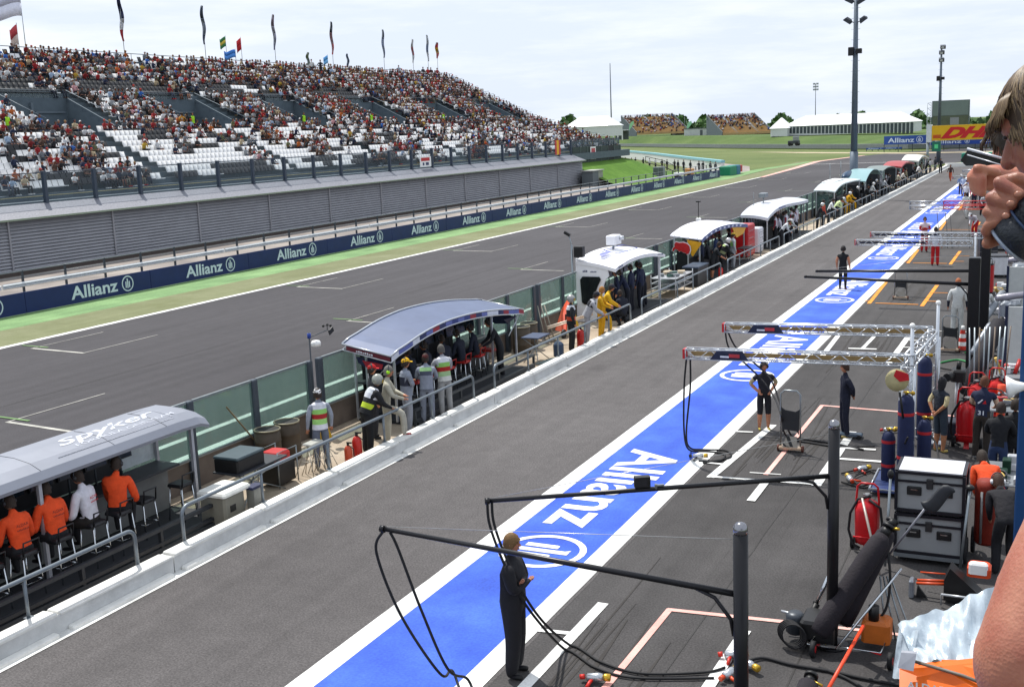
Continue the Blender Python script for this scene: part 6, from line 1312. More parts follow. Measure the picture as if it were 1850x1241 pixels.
MAR = [(64.4, 'lean_low', '#c8ccd2', '#1c1e24', 'marshal in white lime striped jacket leaning on rail left of the silver stand'), (66.2, 'lean', '#b8bcc0', '#20232a', 'marshal in green panelled tabard at the rail below silver roof'),
       (75.5, 'lean', '#1d2026', '#1d1f24', 'marshal in white cap and black at the rail right of silver roof'), (77.6, 'stand', '#b04a3c', '#2c2e36', 'man in white shirt with red bib beside the fence gap'), (79.6, 'lean', '#cfd2d4', '#26282e', 'man in plain white shirt leaning at the rail'),
       (82.2, 'lean_low', '#c2d49a', '#1b1d22', 'marshal in lime edged jacket bending far over the rail'), (84.8, 'lean', '#9aa0a6', '#a0a4a0', 'marshal in grey overalls left of the yellow pair'),
       (87.0, 'lean', '#c8960e', '#c8960e', 'left man of the far pair in yellow overalls, white cap'), (88.9, 'foot_up', '#c8960e', '#c8960e', 'right man of the far pair in yellow overalls'), (92.6, 'stand', '#1e2024', '#1b1c20', 'fireman in pale helmet and black kit below the mast'),
       (96.0, 'lean', '#1e2024', '#1b1c20', 'dark dressed man at the rail right of the mast'), (99.4, 'lean', '#c8cac8', '#1e2024', 'marshal in white helmet left of the dark open stand'), (103., 'stand', '#23262c', '#1d1f24', 'dark dressed man at the rail before the teal dome'),
       (107., 'lean', '#b8bcc0', '#23252a', 'marshal in pale top at the rail past the teal dome'), (112., 'stand', '#20232a', '#1d1f24', 'dark figure at the rail before the grey green roof'), (117., 'lean', '#c8bfa8', '#6c5a50', 'figure in cream top at the rail by the red stand'),
       (121., 'lean', '#cfc9c0', '#2a2c30', 'figure in pale top left of the red roof'), (125., 'stand', '#a8a084', '#2c2e33', 'figure in tan top below the red roof'), (130., 'lean', '#20232a', '#1d1f24', 'dark figure at the rail below the red roof'), (136., 'lean', '#c9c9c9', '#26282e', 'figure in white top between red and white roofs'),
       (141., 'stand', '#8a8c70', '#2a2c30', 'figure in olive top below the farthest roof'), (146., 'lean', '#20232a', '#1d1f24', 'dark figure at the rail below the farthest roof'), (151., 'stand', '#c8ccd0', '#24262c', 'figure in white top right of the farthest roof'), (158., 'stand', '#30343c', '#1d1f24', 'dark figure near the gantry leg')]
for i, (y, ps, sh, pn, lab) in enumerate(MAR):
    person((-13.8, y, .01), (-12.6, y+(.9 if i % 2 else .4)), lab, ps, 1.8, sh, None, pn, head=['cap', 'hair', 'helmet', 'hair', 'cap'][i % 5] if 'helmet' not in lab else 'helmet', headcol='#d0d0d0' if ('white cap' in lab or 'helmet' in lab or i % 3 == 0) else '#23262e',
           tab=['#cfd0d4', '#bfc4b8', '#88a868', '#98463c', '#9aa494', sh] if i in (1, 6) else None, group=None)
# wind gauge
t = thing('wind_gauge', 'white wind gauge with black cups on a thin pole above the fence', 'wind gauge', (-15.6, 21.35, 1.0)); mb = MB(); mb.m(DGREY); mb.cyl((-15.6, 21.35, .3), (-15.6, 21.35, 2.62), .018, n=6); mb.cyl((-15.6, 21.35, 2.5), (-15.6, 22.1, 2.55), .012, n=5); mb.build('pole', t, True)
mb = MB(); mb.m(M('#1c3a8a', .4)); mb.cyl((-15.6, 21.35, 2.48), (-15.6, 21.35, 2.6), .045, n=8); mb.m(WHITE); mb.lathe([(.02, 0), (.11, .01), (.12, .09), (.09, .14), (.02, .15)], (-15.6, 21.6, 2.24), 12); mb.build('sensor', t, True)
mb = MB(); mb.m(BLACK); mb.cyl((-15.6, 22.1, 2.55), (-15.6, 22.1, 2.66), .01, n=5)
for a in (0, 2.1, 4.2): c = Vector((-15.6+.1*math.cos(a), 22.1+.1*math.sin(a), 2.66)); mb.cyl((-15.6, 22.1, 2.66), c, .006, n=4); mb.ell(c, (.035, .035, .035), 6, 5)
mb.m(BLACK); mb.box((-15.6, 22.25, 2.5), (.02, .2, .12), (.4, 0, 0)); mb.build('cups', t, True)
# ================================================================== PIT LANE EQUIPMENT
BLKP = M('#1b1b1f', .35, .3, .1)
def hose(pts, lab, r=.018, n=14, name='air_hose', cat='hose', col=None):
    """smooth tube through control points"""
    P = [Vector(p) for p in pts]; out = []
    for i in range(len(P)-1):
        p0 = P[max(i-1, 0)]; p1 = P[i]; p2 = P[i+1]; p3 = P[min(i+2, len(P)-1)]
        for k in range(n if i < len(P)-1 else 0):
            t = k/n; out.append(.5*((2*p1)+(p2-p0)*t+(2*p0-5*p1+4*p2-p3)*t*t+(3*p1-p0-3*p2+p3)*t**3))
    out.append(P[-1]); out = [Vector((v.x, v.y, max(v.z, r+.004))) for v in out]; mb = MB(); mb.m(col or RUB); mb.tube(out, r, 7); o = mb.build(name, tag=(lab, cat)); origin_to(o, P[0]); return o
def pole_boom(base, tip, lab, zt=3.1, zb=2.4, r=.075, dome=True, ra=.034):
    bx, by = base; t = thing('pit_boom', lab, 'pit boom', (bx, by, 0), 0, 'overhead booms in front of the garages')
    mb = MB(); mb.m(BLKP); (mb.cyl((bx, by, .02), (bx, by, zt-.06), r, n=16) if dome else mb.bbev((bx-r, by-r, .02), (bx+r, by+r, zt+.05), .02)); mb.cyl((bx, by, .0), (bx, by, .03), .22, n=16); mb.build('post', t, True)
    if dome: mb = MB(); mb.m(M('#8d8d92', .2, .9)); mb.lathe([(r, -.06), (r*.97, 0), (r*.7, .045), (r*.2, .06)], (bx, by, zt), 14); mb.build('post_cap', t, True)
    d = (Vector((tip[0], tip[1], 0))-Vector((bx, by, 0))).normalized(); a = Vector((bx, by, zb))+d*r; tp = Vector((tip[0], tip[1], zb))
    mb = MB(); mb.m(BLKP); mb.cyl(a, tp, ra, ra*.82, n=10); mb.cyl(tp-d*.03, tp+d*.03, .045, n=8); mb.tube([a+d*.45, a+d*.2+Vector((0, 0, -.08)), a+d*.03+Vector((0, 0, -.28)), a+Vector((0, 0, -.45))], .022, 7); mb.build('arm', t, True)
    mb = MB(); mb.m(M('#a9a9a9', .3, .6)); mb.cyl(Vector((bx, by, zt-.12)), tp+Vector((0, 0, .03)), .004, n=4); mb.build('stay_wire', t, True)
    return t, tp, d
# near boom
t1, tp1, d1 = pole_boom((-2.62, 10.42), (-7.09, 10.89), 'nearest black boom post with long arm and two hanging hoses')
fl = tp1+Vector((0, 0, -.03))
e0 = G(850, 1250)
hose([fl, fl+Vector((-.10, -.02, -.28)), fl+Vector((.16, .02, -1.05)), fl+Vector((.65, .05, -1.75)), (e0.x-.25, e0.y, .25), (e0.x+.1, e0.y-.3, .04), (e0.x+1.0, e0.y-1.0, .03)], 'left black hose looping down from the tip of the nearest boom')
hose([fl+Vector((.10, 0, 0)), fl+Vector((.20, 0, -.20)), fl+Vector((.46, .02, -.95)), fl+Vector((.78, .02, -1.65)), (e0.x+.0, e0.y-.05, .2), (e0.x+.35, e0.y-.4, .04), (e0.x+1.2, e0.y-1.2, .03)], 'right black hose looping down from the tip of the nearest boom')
t2, tp2, d2 = pole_boom((-2.43, 14.62), (-6.35, 12.22), 'second black boom post whose arm carries a small screen')
mb = MB(); mb.m(BLACK); c = tp2+(Vector((-2.43, 14.62, 2.4))-tp2)*.44; R = Euler((0, 0, math.atan2(-d2.y, -d2.x))).to_matrix()
mb.box(c+Vector((0, 0, .11)), (.20, .10, .14), R); mb.m(M('#2a2a2e', .2)); mb.box(c+Vector((0, -.055, .11)), (.17, .012, .11), R); mb.m(STEEL); mb.cyl(c+Vector((.16, .08, .0)), c+Vector((.16, .08, .07)), .02, n=6); mb.box(c+Vector((.2, .1, .05)), (.12, .04, .02), R); mb.build('lamp_box', t2, True)
g1 = [G(px, py, .02) for px, py in ((1010, 1165), (1060, 1200), (1130, 1222), (1220, 1227), (1300, 1222))]
q0 = tp2+Vector((0, 0, -.03))
def along(px, py, P): # point on the pixel ray at same distance along +y as P
    return AY(px, py, P.y)
hl = [q0, AY(884, 945, 12.2), AY(903, 1000, 12.15), AY(936, 1070, 12.2), AY(975, 1125, 12.5)]
hose(hl+[G(1020, 1172, .03), G(1080, 1207, .03), G(1150, 1224, .03), G(1290, 1224, .03)], 'near one of two black hoses running from the second boom across the ground')
hose([p+Vector((.05, .03, 0)) for p in hl]+[G(1030, 1165, .03), G(1090, 1197, .03), G(1160, 1216, .03), G(1270, 1214, .03), G(1310, 1205, .04)], 'far one of two black hoses running from the second boom across the ground')
# wheel guns
def wheelgun(p, rz, lab, col='#c02a1c', s=1.):
    t = thing('wheel_gun', lab, 'wheel gun', p, rz); mb = MB(); mb.m(M('#b9bcc0', .25, .8)); mb.lathe([(.03*s, -.12*s), (.055*s, -.10*s), (.06*s, .04*s), (.045*s, .10*s)], (0, 0, .07*s), 12, (1, 0, .1)); mb.m(M('#c9a23a', .3, .7)); mb.lathe([(.045*s, 0), (.05*s, .02*s), (.05*s, .08*s), (.03*s, .09*s)], (.11*s, 0, .08*s), 10, (1, 0, 0)); mb.build('motor', t)
    mb = MB(); mb.m(M(col, .4)); mb.tube([(-.02*s, 0, .06*s), (-.06*s, -.08*s, .04*s), (-.08*s, -.2*s, .03*s)], .024*s, 7); mb.cyl((-.14*s, 0, .07*s), (-.2*s, 0, .06*s), .035*s, n=8); mb.build('handle', t)
for px, py, rz, lab, c in ((1325, 1190, .3, 'wheel gun with brass end and red grip left of the nearest post', '#c02a1c'), (1352, 1208, -.6, 'wheel gun with red grip right of the nearest post', '#c8261c'), (1318, 1224, 1.2, 'orange gripped wheel gun lying below the hose ends', '#d0481e'), (1076, 1232, .2, 'red and white tool lying at the hose ends near the bottom edge', '#c8261c'),
                          (1262, 829, .2, 'chrome wheel gun lying in the hose coil on the lane', '#2a2a2c'), (1606, 781, .4, 'red wheel gun lying left of the navy gas cylinders', '#b0201c'), (1558, 852, .8, 'wheel gun with red hose end behind the second post', '#b0301c'), (1535, 870, 2.0, 'orange ended wheel gun lying near the second post', '#c0401c'),
                          (1755, 640, .5, 'wheel gun lying by the green cable in the third box', '#3a8a4a'), (1730, 545, .5, 'dark wheel gun lying left of the black double posts', '#2c2c30')):
    wheelgun(G(px, py, .01), rz, lab, c, 1.0)
# truss booms ----------------------------------------------------------
def truss(mb, a, b, w=.11, n=12, chord=.017, sides=True):
    a, b = Vector(a), Vector(b); d = (b-a).normalized(); s = d.cross(Vector((0, 0, 1))); s = (s.normalized() if s.length > .1 else Vector((1, 0, 0)))*w; u = s.cross(d).normalized()*w
    C4 = [s+u, -s+u, -s-u, s-u]
    for c in C4: mb.cyl(a+c, b+c, chord, n=6)
    for i in range(n):
        p = a+(b-a)*i/n; q = a+(b-a)*(i+1)/n
        for k in range(4): c0, c1 = C4[k], C4[(k+1) % 4]; c0, c1 = (c0, c1) if i % 2 else (c1, c0); mb.cyl(p+c0, q+c1, chord*.5, n=4)
    for p in (a, b):
        for k in range(4): mb.cyl(p+C4[k], p+C4[(k+1) % 4], chord*.7, n=4)
TAN = M('#8a7248', .7, 0, .1)
def truss_gate(tips, ends, posts, lab, tan=True, mat=ALU, tipmat=None, banner=None, red=None, g='overhead booms in front of the garages'):
    t = thing('truss_boom', lab, 'truss boom', (posts[0][0], posts[0][1], 0), 0, g)
    for (a, b) in zip(tips, ends):
        mb = MB()
        if red:
            mid = Vector(a)+(Vector(b)-Vector(a))*.35; mb.m(M('#b8bcc2', .3, .6)); truss(mb, a, mid, .09, 5); mb.m(M('#b01c1c', .4)); truss(mb, mid, b, .09, 8, .02)
        else: mb.m(mat); truss(mb, a, b, .10, 17)
        arm = mb.build('arm', t, True)
        if tan: mb = MB(); mb.m(TAN); A, B = Vector(a), Vector(b); mb.loft([[p+Vector((0, .05, -.055)), p+Vector((0, .05, .03)), p+Vector((0, .07, .03)), p+Vector((0, .07, -.055))] for p in (A+(B-A)*.02, A+(B-A)*.98)]); mb.build('cable_tray', t, True)
        if banner: mb = MB(); mb.m(M('#18203c', .5)); A, B = Vector(a), Vector(b); p = A+(B-A)*.12; q = A+(B-A)*.30; f = Vector((0, -.135, 0)); mb.prism([p+f+Vector((0, 0, -.09)), q+f+Vector((0, 0, -.09)), q+f+Vector((-.12, 0, .09)), p+f+Vector((.14, 0, .09))], (0, .015, 0)); mb.m(M('#b0303a', .5)); mb.bb(p+f+Vector((.4, -.01, -.03)), p+f+Vector((.62, -.004, .04))); mb.m(M('#c8cad8', .5)); mb.bb(p+f+Vector((.22, -.01, -.04)), p+f+Vector((.4, -.004, .0))); mb.build('side_banner', t, True)
        mb = MB(); mb.m(RED if not red else M('#8f949a', .3, .5)); mb.box(Vector(a)+Vector((-.03, 0, 0)), (.05, .2, .2)); mb.build('tip_fitting', t, True)
    for (x, y, z0, z1) in posts:
        mb = MB(); mb.m(mat if not red else M('#b01c1c', .4)); mb.cyl((x, y, z0), (x, y, z1), .035, n=10); mb.m(WHITE); mb.ell((x, y, z1), (.055, .055, .055), 8, 6); mb.m(mat); mb.box((x, y, z0+.02), (.3, .3, .03)); mb.build('post', t, True)
    return t
A1, A2 = Vector((-6.7, 22.18, 2.38)), Vector((-6.71, 25.33, 2.38)); B1, B2 = Vector((-2.35, 22.5, 2.38)), Vector((-2.2, 25.7, 2.38))
tg = truss_gate([A1, A2], [B1, B2], [(-2.38, 21.6, .0, 2.3), (-2.30, 22.55, 0, 3.05), (-2.06, 25.2, 0, 3.1)], 'pair of silver truss booms with tan trays and navy side banners', banner=True)
mb = MB(); mb.m(ALU); truss(mb, (-2.33, 22.5, 2.38), (-2.15, 25.4, 2.38), .10, 9); mb.build('end_truss', tg, True)
for (x, y) in ((-2.33, 22.3), (-2.15, 25.4)): mb = MB(); mb.m(ALU); truss(mb, (x, y, .06), (x, y, 2.3), .12, 9, .016); mb.build('truss_leg', tg, True)
mb = MB(); mb.m(M('#2c3c6a', .5, .2)); mb.bbev((-2.85, 21.2, .08), (-1.75, 22.5, .13), .02); mb.m(ALU); mb.tube([(-2.87, 21.18, .14), (-1.73, 21.18, .14), (-1.73, 22.5, .14), (-2.87, 22.5, .14)], .025, 6, True); mb.build('cylinder_tray', tg, True)
mb = MB(); mb.m(ALU); mb.tube([(-2.65, 24.9, .2), (-1.85, 24.9, .2), (-1.85, 25.6, .2), (-2.65, 25.6, .2)], .025, 6, True); mb.build('cylinder_tray', tg, True)
def gas(x, y, lab, z0=.1, h=1.75, r=.15, col='#141f44', bands='#a81c22', tilt=None):
    t = thing('gas_cylinder', lab, 'gas cylinder', (x, y, z0)); mb = MB(); mb.m(M(col, .75, 0, .15, 8)); mb.lathe([(r*.9, 0), (r, .03), (r, h*.5), (r*.98, h-.14), (r*.75, h-.04), (r*.35, h)], (x, y, z0), 16); mb.build('cover', t, True)
    if bands:
        for f in (.33, .80): mb = MB(); mb.m(M(bands, .6)); mb.lathe([(r*1.01, -.03), (r*1.03, 0), (r*1.01, .03)], (x, y, z0+h*f), 16, closed=False); mb.build('band', t, True)
    mb = MB(); mb.m(M('#b8963a', .3, .8)); mb.cyl((x, y, z0+h), (x, y, z0+h+.07), .03, n=8); mb.cyl((x-.05, y, z0+h+.05), (x+.12, y-.05, z0+h+.05), .018, n=6); mb.lathe([(.04, 0), (.045, .02), (.04, .035)], (x+.12, y-.05, z0+h+.05), 8, (0, -1, 0)); mb.build('valve', t, True); return t
gas(-2.28, 21.62, 'tall navy gas cylinder with red bands at the front of the truss frame', h=1.8); gas(-1.98, 22.0, 'navy gas cylinder just right of the front one', h=1.25, r=.13); gas(-2.62, 21.9, 'short navy gas cylinder with red band left of the front one', h=1.0, r=.13)
gas(-2.28, 25.05, 'tall navy gas cylinder with red bands at the rear of the truss frame', h=1.85); 
mb = MB(); mb.m(M('#a89f76', .6)); c = Vector((-2.42, 21.3, 2.24)); mb.lathe([(.01, -.008), (.21, -.008), (.21, .008), (.01, .008)], c, 20, (.15, -1, .1)); mb.m(RED); mb.prism([c+Vector((-.02, -.018, .2)), c+Vector((.2, -.05, .14)), c+Vector((.22, -.05, .02)), c+Vector((.05, -.02, -.02)), c+Vector((-.06, -.01, .08))], (0, -.008, 0)); mb.m(BLACK); mb.cyl(c+Vector((.05, 0, -.22)), c+Vector((.12, .02, -.72)), .022, n=8)
o = mb.build('signal_paddle', tag=('round cream and red signal paddle hung on the truss frame', 'paddle')); origin_to(o, c)
hose([A1+Vector((0, 0, -.1)), AY(1236, 700, 22.2), AY(1236, 780, 22.3), G(1245, 812, .1), G(1275, 815, .03), G(1308, 820, .03), G(1300, 832, .03), G(1262, 832, .03)], 'left black hose hanging from the front truss boom and coiled on the lane', .02)
hose([A1+Vector((.08, 0, -.1)), AY(1247, 700, 22.2), AY(1240, 780, 22.3), G(1246, 808, .1), G(1270, 812, .03), G(1312, 814, .03), G(1318, 826, .03), G(1270, 836, .03)], 'right black hose hanging from the front truss boom and coiled on the lane', .02)
hose([A2+Vector((0, 0, -.1)), AY(1318, 630, 25.3), AY(1350, 660, 25.2), AY(1380, 690, 25.0), AY(1400, 720, 24.6), G(1412, 752, .8), G(1425, 790, .05), G(1500, 800, .03), G(1560, 812, .03)], 'black hose slung from the rear truss boom behind the man in shorts', .02)
hose([A2+Vector((.06, 0, -.1)), AY(1330, 628, 25.3), AY(1362, 655, 25.2), AY(1392, 685, 25.0), AY(1408, 725, 24.6), G(1418, 760, .6), G(1440, 795, .05), G(1510, 806, .03), G(1580, 806, .03)], 'second black hose slung from the rear truss boom', .02)
hose([G(1520, 855, .03), G(1560, 848, .04), G(1590, 862, .04), G(1555, 878, .04), G(1545, 860, .05), G(1585, 850, .05), G(1605, 880, .04), G(1640, 875, .04)], 'tangled black hose behind the second post', .018)
hose([G(1640, 790, 1.2), AY(1625, 820, 22), G(1600, 850, .1), G(1570, 880, .03), G(1520, 870, .03)], 'black hose running from the navy cylinders to the tangle', .018)
hose([AY(1665, 770, 24), AY(1690, 800, 24), G(1698, 850, .3), G(1700, 865, .05), G(1690, 880, .05)], 'black hose arching down right of the navy cylinders', .02)
# black pair further on
tb, tpb, db = pole_boom((-1.80, 33.2), (-6.59, 34.22), 'lower black boom of the far black pair', 3.1, 2.4, .15, False, .05)
tb, tpb, db = pole_boom((-1.66, 36.2), (-6.51, 35.56), 'upper black boom of the far black pair', 3.1, 2.4, .13, False, .05)
# third truss pair, red pair, far ones
truss_gate([(-6.62, 44.28, 2.4), (-6.48, 47.33, 2.4)], [(-2.5, 44.1, 2.4), (-2.3, 46.9, 2.4)], [(-2.4, 44.1, 0, 2.7), (-2.2, 46.9, 0, 2.8)], 'far pair of silver truss booms with dark trays beyond the black pair', tan=False)
for (a, b) in (((-6.62, 44.28), (-2.5, 44.1)), ((-6.48, 47.33), (-2.3, 46.9))): mb = MB(); mb.m(M('#1a1e30', .5)); mb.bb((a[0]+.1, a[1]-.06, 2.36), (b[0]-1.6, a[1]-.03, 2.44)); o = mb.build('cable_cover', tag=('dark cable cover inside the %s far silver truss boom' % ('nearer' if a[1] < 45 else 'farther'), 'cable cover')); origin_to(o, (a[0], a[1], 2.4))
truss_gate([(-6.55, 61.85, 2.4), (-6.9, 65.1, 2.4)], [(-1.9, 61.3, 2.4), (-2.0, 64.7, 2.4)], [(-1.9, 61.3, 0, 2.6), (-2.0, 64.7, 0, 2.6)], 'pair of booms, silver at the tips and red towards the garages', tan=False, red=True)
truss_gate([(-6.71, 91.72, 2.4)], [(-3.4, 90.5, 2.4)], [(-3.4, 90.5, 0, 2.6)], 'thin grey boom beyond the red pair', tan=False, mat=GALV)
truss_gate([(-6.72, 102.44, 2.4)], [(-3.9, 101.1, 2.4)], [(-3.9, 101.1, 0, 2.6)], 'farthest red boom near the end of the lane', tan=False, red=True)
for i, px in enumerate((1693, 1708, 1716, 1748)): hose([G(px, 385, 1.6), G(px+3, 420, .8), G(px+4, 448, .05)], ['first', 'second', 'third', 'fourth'][i]+' thin hose hanging in the far boxes from the left', .02)
# small trolleys: upright screens on wheels
def jack_board(x, y, lab, h=1.35, w_=.42, rz=.0):
    t = thing('jack_trolley', lab, 'trolley', (x, y, 0), rz); mb = MB(); mb.m(STEEL); mb.tube([(-w_/2, 0, .05), (-w_/2, 0, h-.08), (-w_/2+.08, 0, h), (w_/2-.08, 0, h), (w_/2, 0, h-.08), (w_/2, 0, .05)], .018, 7); mb.build('frame', t)
    mb = MB(); mb.m(M('#232529', .7)); mb.prism([(-w_/2+.03, -.01, .42), (-w_/2+.08, -.01, .48), (w_/2-.08, -.01, .46), (w_/2-.03, -.01, .38), (w_/2-.02, -.01, h*.70), (w_/2-.10, -.01, h*.66), (-w_/2+.10, -.01, h*.68), (-w_/2+.02, -.01, h*.72)], (0, .02, 0)); mb.build('panel', t)
    mb = MB(); mb.m(M('#b09a84', .4, .4)); mb.bbev((-w_/2-.03, -.10, .06), (w_/2+.03, .10, .12), .02); mb.m(BLACK); mb.prism([(-w_/2+.05, -.10, .13), (w_/2-.05, -.10, .13), (w_/2-.1, .12, .30), (-w_/2+.1, .12, .30)], (0, .02, 0)); mb.build('base', t)
    for s in (-1, 1): mb = MB(); mb.m(M('#5a3024', .6)); mb.cyl((s*(w_/2+.05)-.02, 0, .07), (s*(w_/2+.05)+.02, 0, .07), .07, n=10); mb.build('wheel', t)
jack_board(-4.86, 23.7, 'black jack board on steel frame right of the man in shorts')
jack_board(-5.15, 45.9, 'dark jack board in the orange marked box', 1.1, .45)
t = jack_board(-2.55, 35.6, 'dark screened trolley standing in the third box', 1.1, .45)
t = thing('skate', 'small black wheeled skate on the white line by the standing man', 'skate', G(1535, 790)); mb = MB(); mb.m(M('#2a3a4a', .5)); mb.bbev((-.28, -.12, .06), (.28, .12, .10), .03); mb.build('deck', t)
for sx in (-.22, .22):
    for sy in (-.13, .13): mb = MB(); mb.m(BLACK); mb.cyl((sx, sy-.02, .05), (sx, sy+.02, .05), .05, n=10); mb.build('wheel', t)
# flight cases
t = thing('flight_cases', 'lower grey flight case of the stack of two, on wheels', 'flight case', (-1.5, 18.35, 0))
def fcase(t, x0, y0, x1, y1, z0, z1, lidc='#dcdce0'):
    mb = MB(); mb.m(M('#8d9092', .5, .1, .06, 2)); mb.bb((x0+.012, y0+.012, z0+.01), (x1-.012, y1-.012, z1-.01)); mb.build('panel', t, True)
    mb = MB(); mb.m(M('#1a1a22', .4, .2)); r = .024
    for x in (x0, x1):
        for y in (y0, y1): mb.bb((x-r, y-r, z0), (x+r, y+r, z1))
    for z in (z0, z1):
        for y in (y0, y1): mb.bb((x0+r, y-r+.001, z-r), (x1-r, y+r-.001, z+r))
        for x in (x0, x1): mb.bb((x-r+.001, y0+r, z-r), (x+r-.001, y1-r, z+r))
    mb.bb((x0+r, y0-.014, z1-.16), (x1-r, y0+.01, z1-.125)); mb.build('edging', t, True)
    for fx_ in (.27, .73): mb = MB(); mb.m(BLACK); cx_ = x0+(x1-x0)*fx_; mb.bbev((cx_-.11, y0-.02, z0+(z1-z0)*.42), (cx_+.11, y0+.012, z0+(z1-z0)*.64), .015); mb.m(CHROME); mb.bb((cx_-.05, y0-.03, z0+(z1-z0)*.55), (cx_+.05, y0-.021, z0+(z1-z0)*.58)); mb.build('handle', t, True)
    mb = MB(); mb.m(M('#2a2a2c', .4)); cx_ = (x0+x1)/2; mb.bbev((cx_-.05, y0-.03, z1-.24), (cx_+.05, y0+.01, z1-.08), .01); mb.build('latch', t, True)
fcase(t, -2.02, 18.0, -1.02, 18.8, .18, .80)
mb = MB(); mb.m(M('#6d7276', .5, .2)); mb.bb((-2.04, 17.96, .10), (-1.0, 18.84, .16)); mb.build('base_board', t, True)
for x in (-1.9, -1.14):
    for y in (18.1, 18.7): mb = MB(); mb.m(RUB); mb.cyl((x, y-.02, .05), (x, y+.02, .05), .05, n=10); mb.build('wheel', t, True)
t = thing('flight_cases', 'upper grey flight case with pale lid on top of the stack', 'flight case', (-1.5, 18.35, .88)); fcase(t, -2.02, 18.0, -1.02, 18.8, .88, 1.50)
mb = MB(); mb.m(M('#c6c6cc', .45, 0, .03)); mb.bb((-1.99, 18.03, 1.512), (-1.05, 18.77, 1.53)); mb.build('lid', t, True)
# big wheeled extinguisher
def big_ext(x, y, lab, col='#b8141c', s=1., rz=0):
    t = thing('wheeled_extinguisher', lab, 'fire extinguisher', (x, y, 0), rz); mb = MB(); mb.m(M(col, .3, 0, .06)); mb.lathe([(.02, .12), (.16, .15), (.19, .25), (.20, .72), (.16, .84), (.06, .90), (.05, .93)], (0, 0, 0), 18); mb.build('tank', t)
    mb = MB(); mb.m(M(col, .35)); mb.tube([(-.17, .05, .1), (-.18, .04, .85), (-.16, .02, 1.10), (-.10, .0, 1.16), (.10, 0, 1.16), (.16, .02, 1.10), (.18, .04, .85), (.17, .05, .1)], .018, 7); mb.tube([(-.19, -.2, .30), (.19, -.2, .30)], .014, 6); mb.prism([(-.05, -.1, .02), (.05, -.1, .02), (.04, 0, .2), (-.04, 0, .2)], (0, .04, 0)); mb.build('frame', t)
    mb = MB(); mb.m(M('#9a9a9a', .3, .7)); mb.cyl((0, 0, .93), (0, 0, .99), .04, n=8); mb.cyl((-.07, 0, .97), (.07, 0, .97), .015, n=6); mb.m(BLACK); mb.lathe([(.02, 0), (.04, .01), (.02, .03)], (.07, 0, 1.0), 8); mb.build('valve', t)
    mb = MB(); mb.m(RUB); mb.tube([(.06, -.02, .95), (-.14, -.06, .90), (-.26, -.05, .65), (-.29, -.02, .35), (-.22, -.04, .12), (-.1, -.1, .08)], .022, 7); mb.tube([(.04, -.1, .92), (.22, -.12, .8), (.25, -.08, .5), (.2, -.1, .25)], .022, 7); mb.build('hose', t)
    for sx in (-.24, .24): mb = MB(); mb.m(RUB); mb.cyl((sx-.03, .1, .1), (sx+.03, .1, .1), .10, n=12); mb.build('wheel', t)
    t.scale = (s, s, s); return t
big_ext(-2.50, 18.3, 'big red wheeled extinguisher left of the grey flight cases')
mb = MB(); mb.m(M('#9a9088', .4, .4)); mb.cyl((-2.52, 17.85, 1.05), (-2.16, 17.3, .02), .022, n=8); o = mb.build('steel_pole', tag=('straight steel pole leaning in front of the red wheeled extinguisher', 'pole')); origin_to(o, (-2.16, 17.3, 0))
big_ext(-1.40, 25.0, 'red tank on wheels beside the man in grey trousers', s=1.15); big_ext(-1.35, 27.4, 'red gas bottle trolley behind the fan of steel rods', s=1.0, col='#c01c1c'); big_ext(-.95, 28.0, 'second red bottle trolley behind the fan of steel rods', col='#c8201c', s=1.0)
# leaning black padded bag on a tubular trolley with fan of poles
def AYv(px, py, Y): return AY(px, py, Y)
t = thing('padded_cylinder', 'large black padded bottle leaning on the chrome trolley', 'gas bottle', (-2.4, 14.7, .15)); a = Vector((-2.55, 14.35, .28)); b = Vector((-1.86, 15.25, 1.42)); d = (b-a).normalized()
mb = MB(); mb.m(M('#1c171e', .85, 0, .2, 9, .4)); mb.lathe([(.09, -.03), (.13, .0), (.145, .2), (.14, .75), (.145, 1.2), (.13, (b-a).length-.1), (.08, (b-a).length)], a, 16, d); mb.build('cover', t, True)
mb = MB(); mb.m(BLACK); mb.cyl(b, b+d*.12, .07, n=12); mb.cyl(b+d*.12, b+d*.16, .10, n=12); mb.cyl(b+d*.16, b+d*.26, .05, n=10); mb.m(M('#b8963a', .3, .8)); mb.cyl(b+d*.14+Vector((.05, -.05, 0)), b+d*.14+Vector((.14, -.1, .02)), .02, n=6); mb.build('valve', t, True)
t = thing('padded_cylinder', 'second black padded bottle behind the large leaning one', 'gas bottle', (-2.2, 15.2, .15)); a2 = a+Vector((.22, .45, 0)); b2 = b+Vector((.02, .35, -.02))
mb = MB(); mb.m(M('#1c171e', .85, 0, .2, 9, .4)); mb.lathe([(.10, -.03), (.14, .0), (.15, .2), (.15, 1.1), (.13, (b2-a2).length-.1), (.08, (b2-a2).length)], a2, 14, (b2-a2).normalized()); mb.build('cover', t, True)
mb = MB(); mb.m(BLACK); d2_ = (b2-a2).normalized(); mb.cyl(b2, b2+d2_*.1, .07, n=12); mb.cyl(b2+d2_*.1, b2+d2_*.14, .09, n=12); mb.build('valve', t, True)
t = thing('bottle_trolley', 'chrome tube trolley with orange pump under the black bottle', 'trolley', (-2.1, 14.4, 0)); mb = MB(); mb.m(CHROME); mb.tube([(-2.68, 14.25, .16), (-1.75, 14.25, .16), (-1.72, 15.0, .16), (-2.62, 15.0, .16)], .02, 7, True); mb.tube([(-2.65, 14.3, .16), (-1.9, 15.1, 1.2)], .018, 6); mb.tube([(-2.3, 14.2, .16), (-1.6, 15.05, 1.05)], .018, 6); mb.build('frame', t, True)
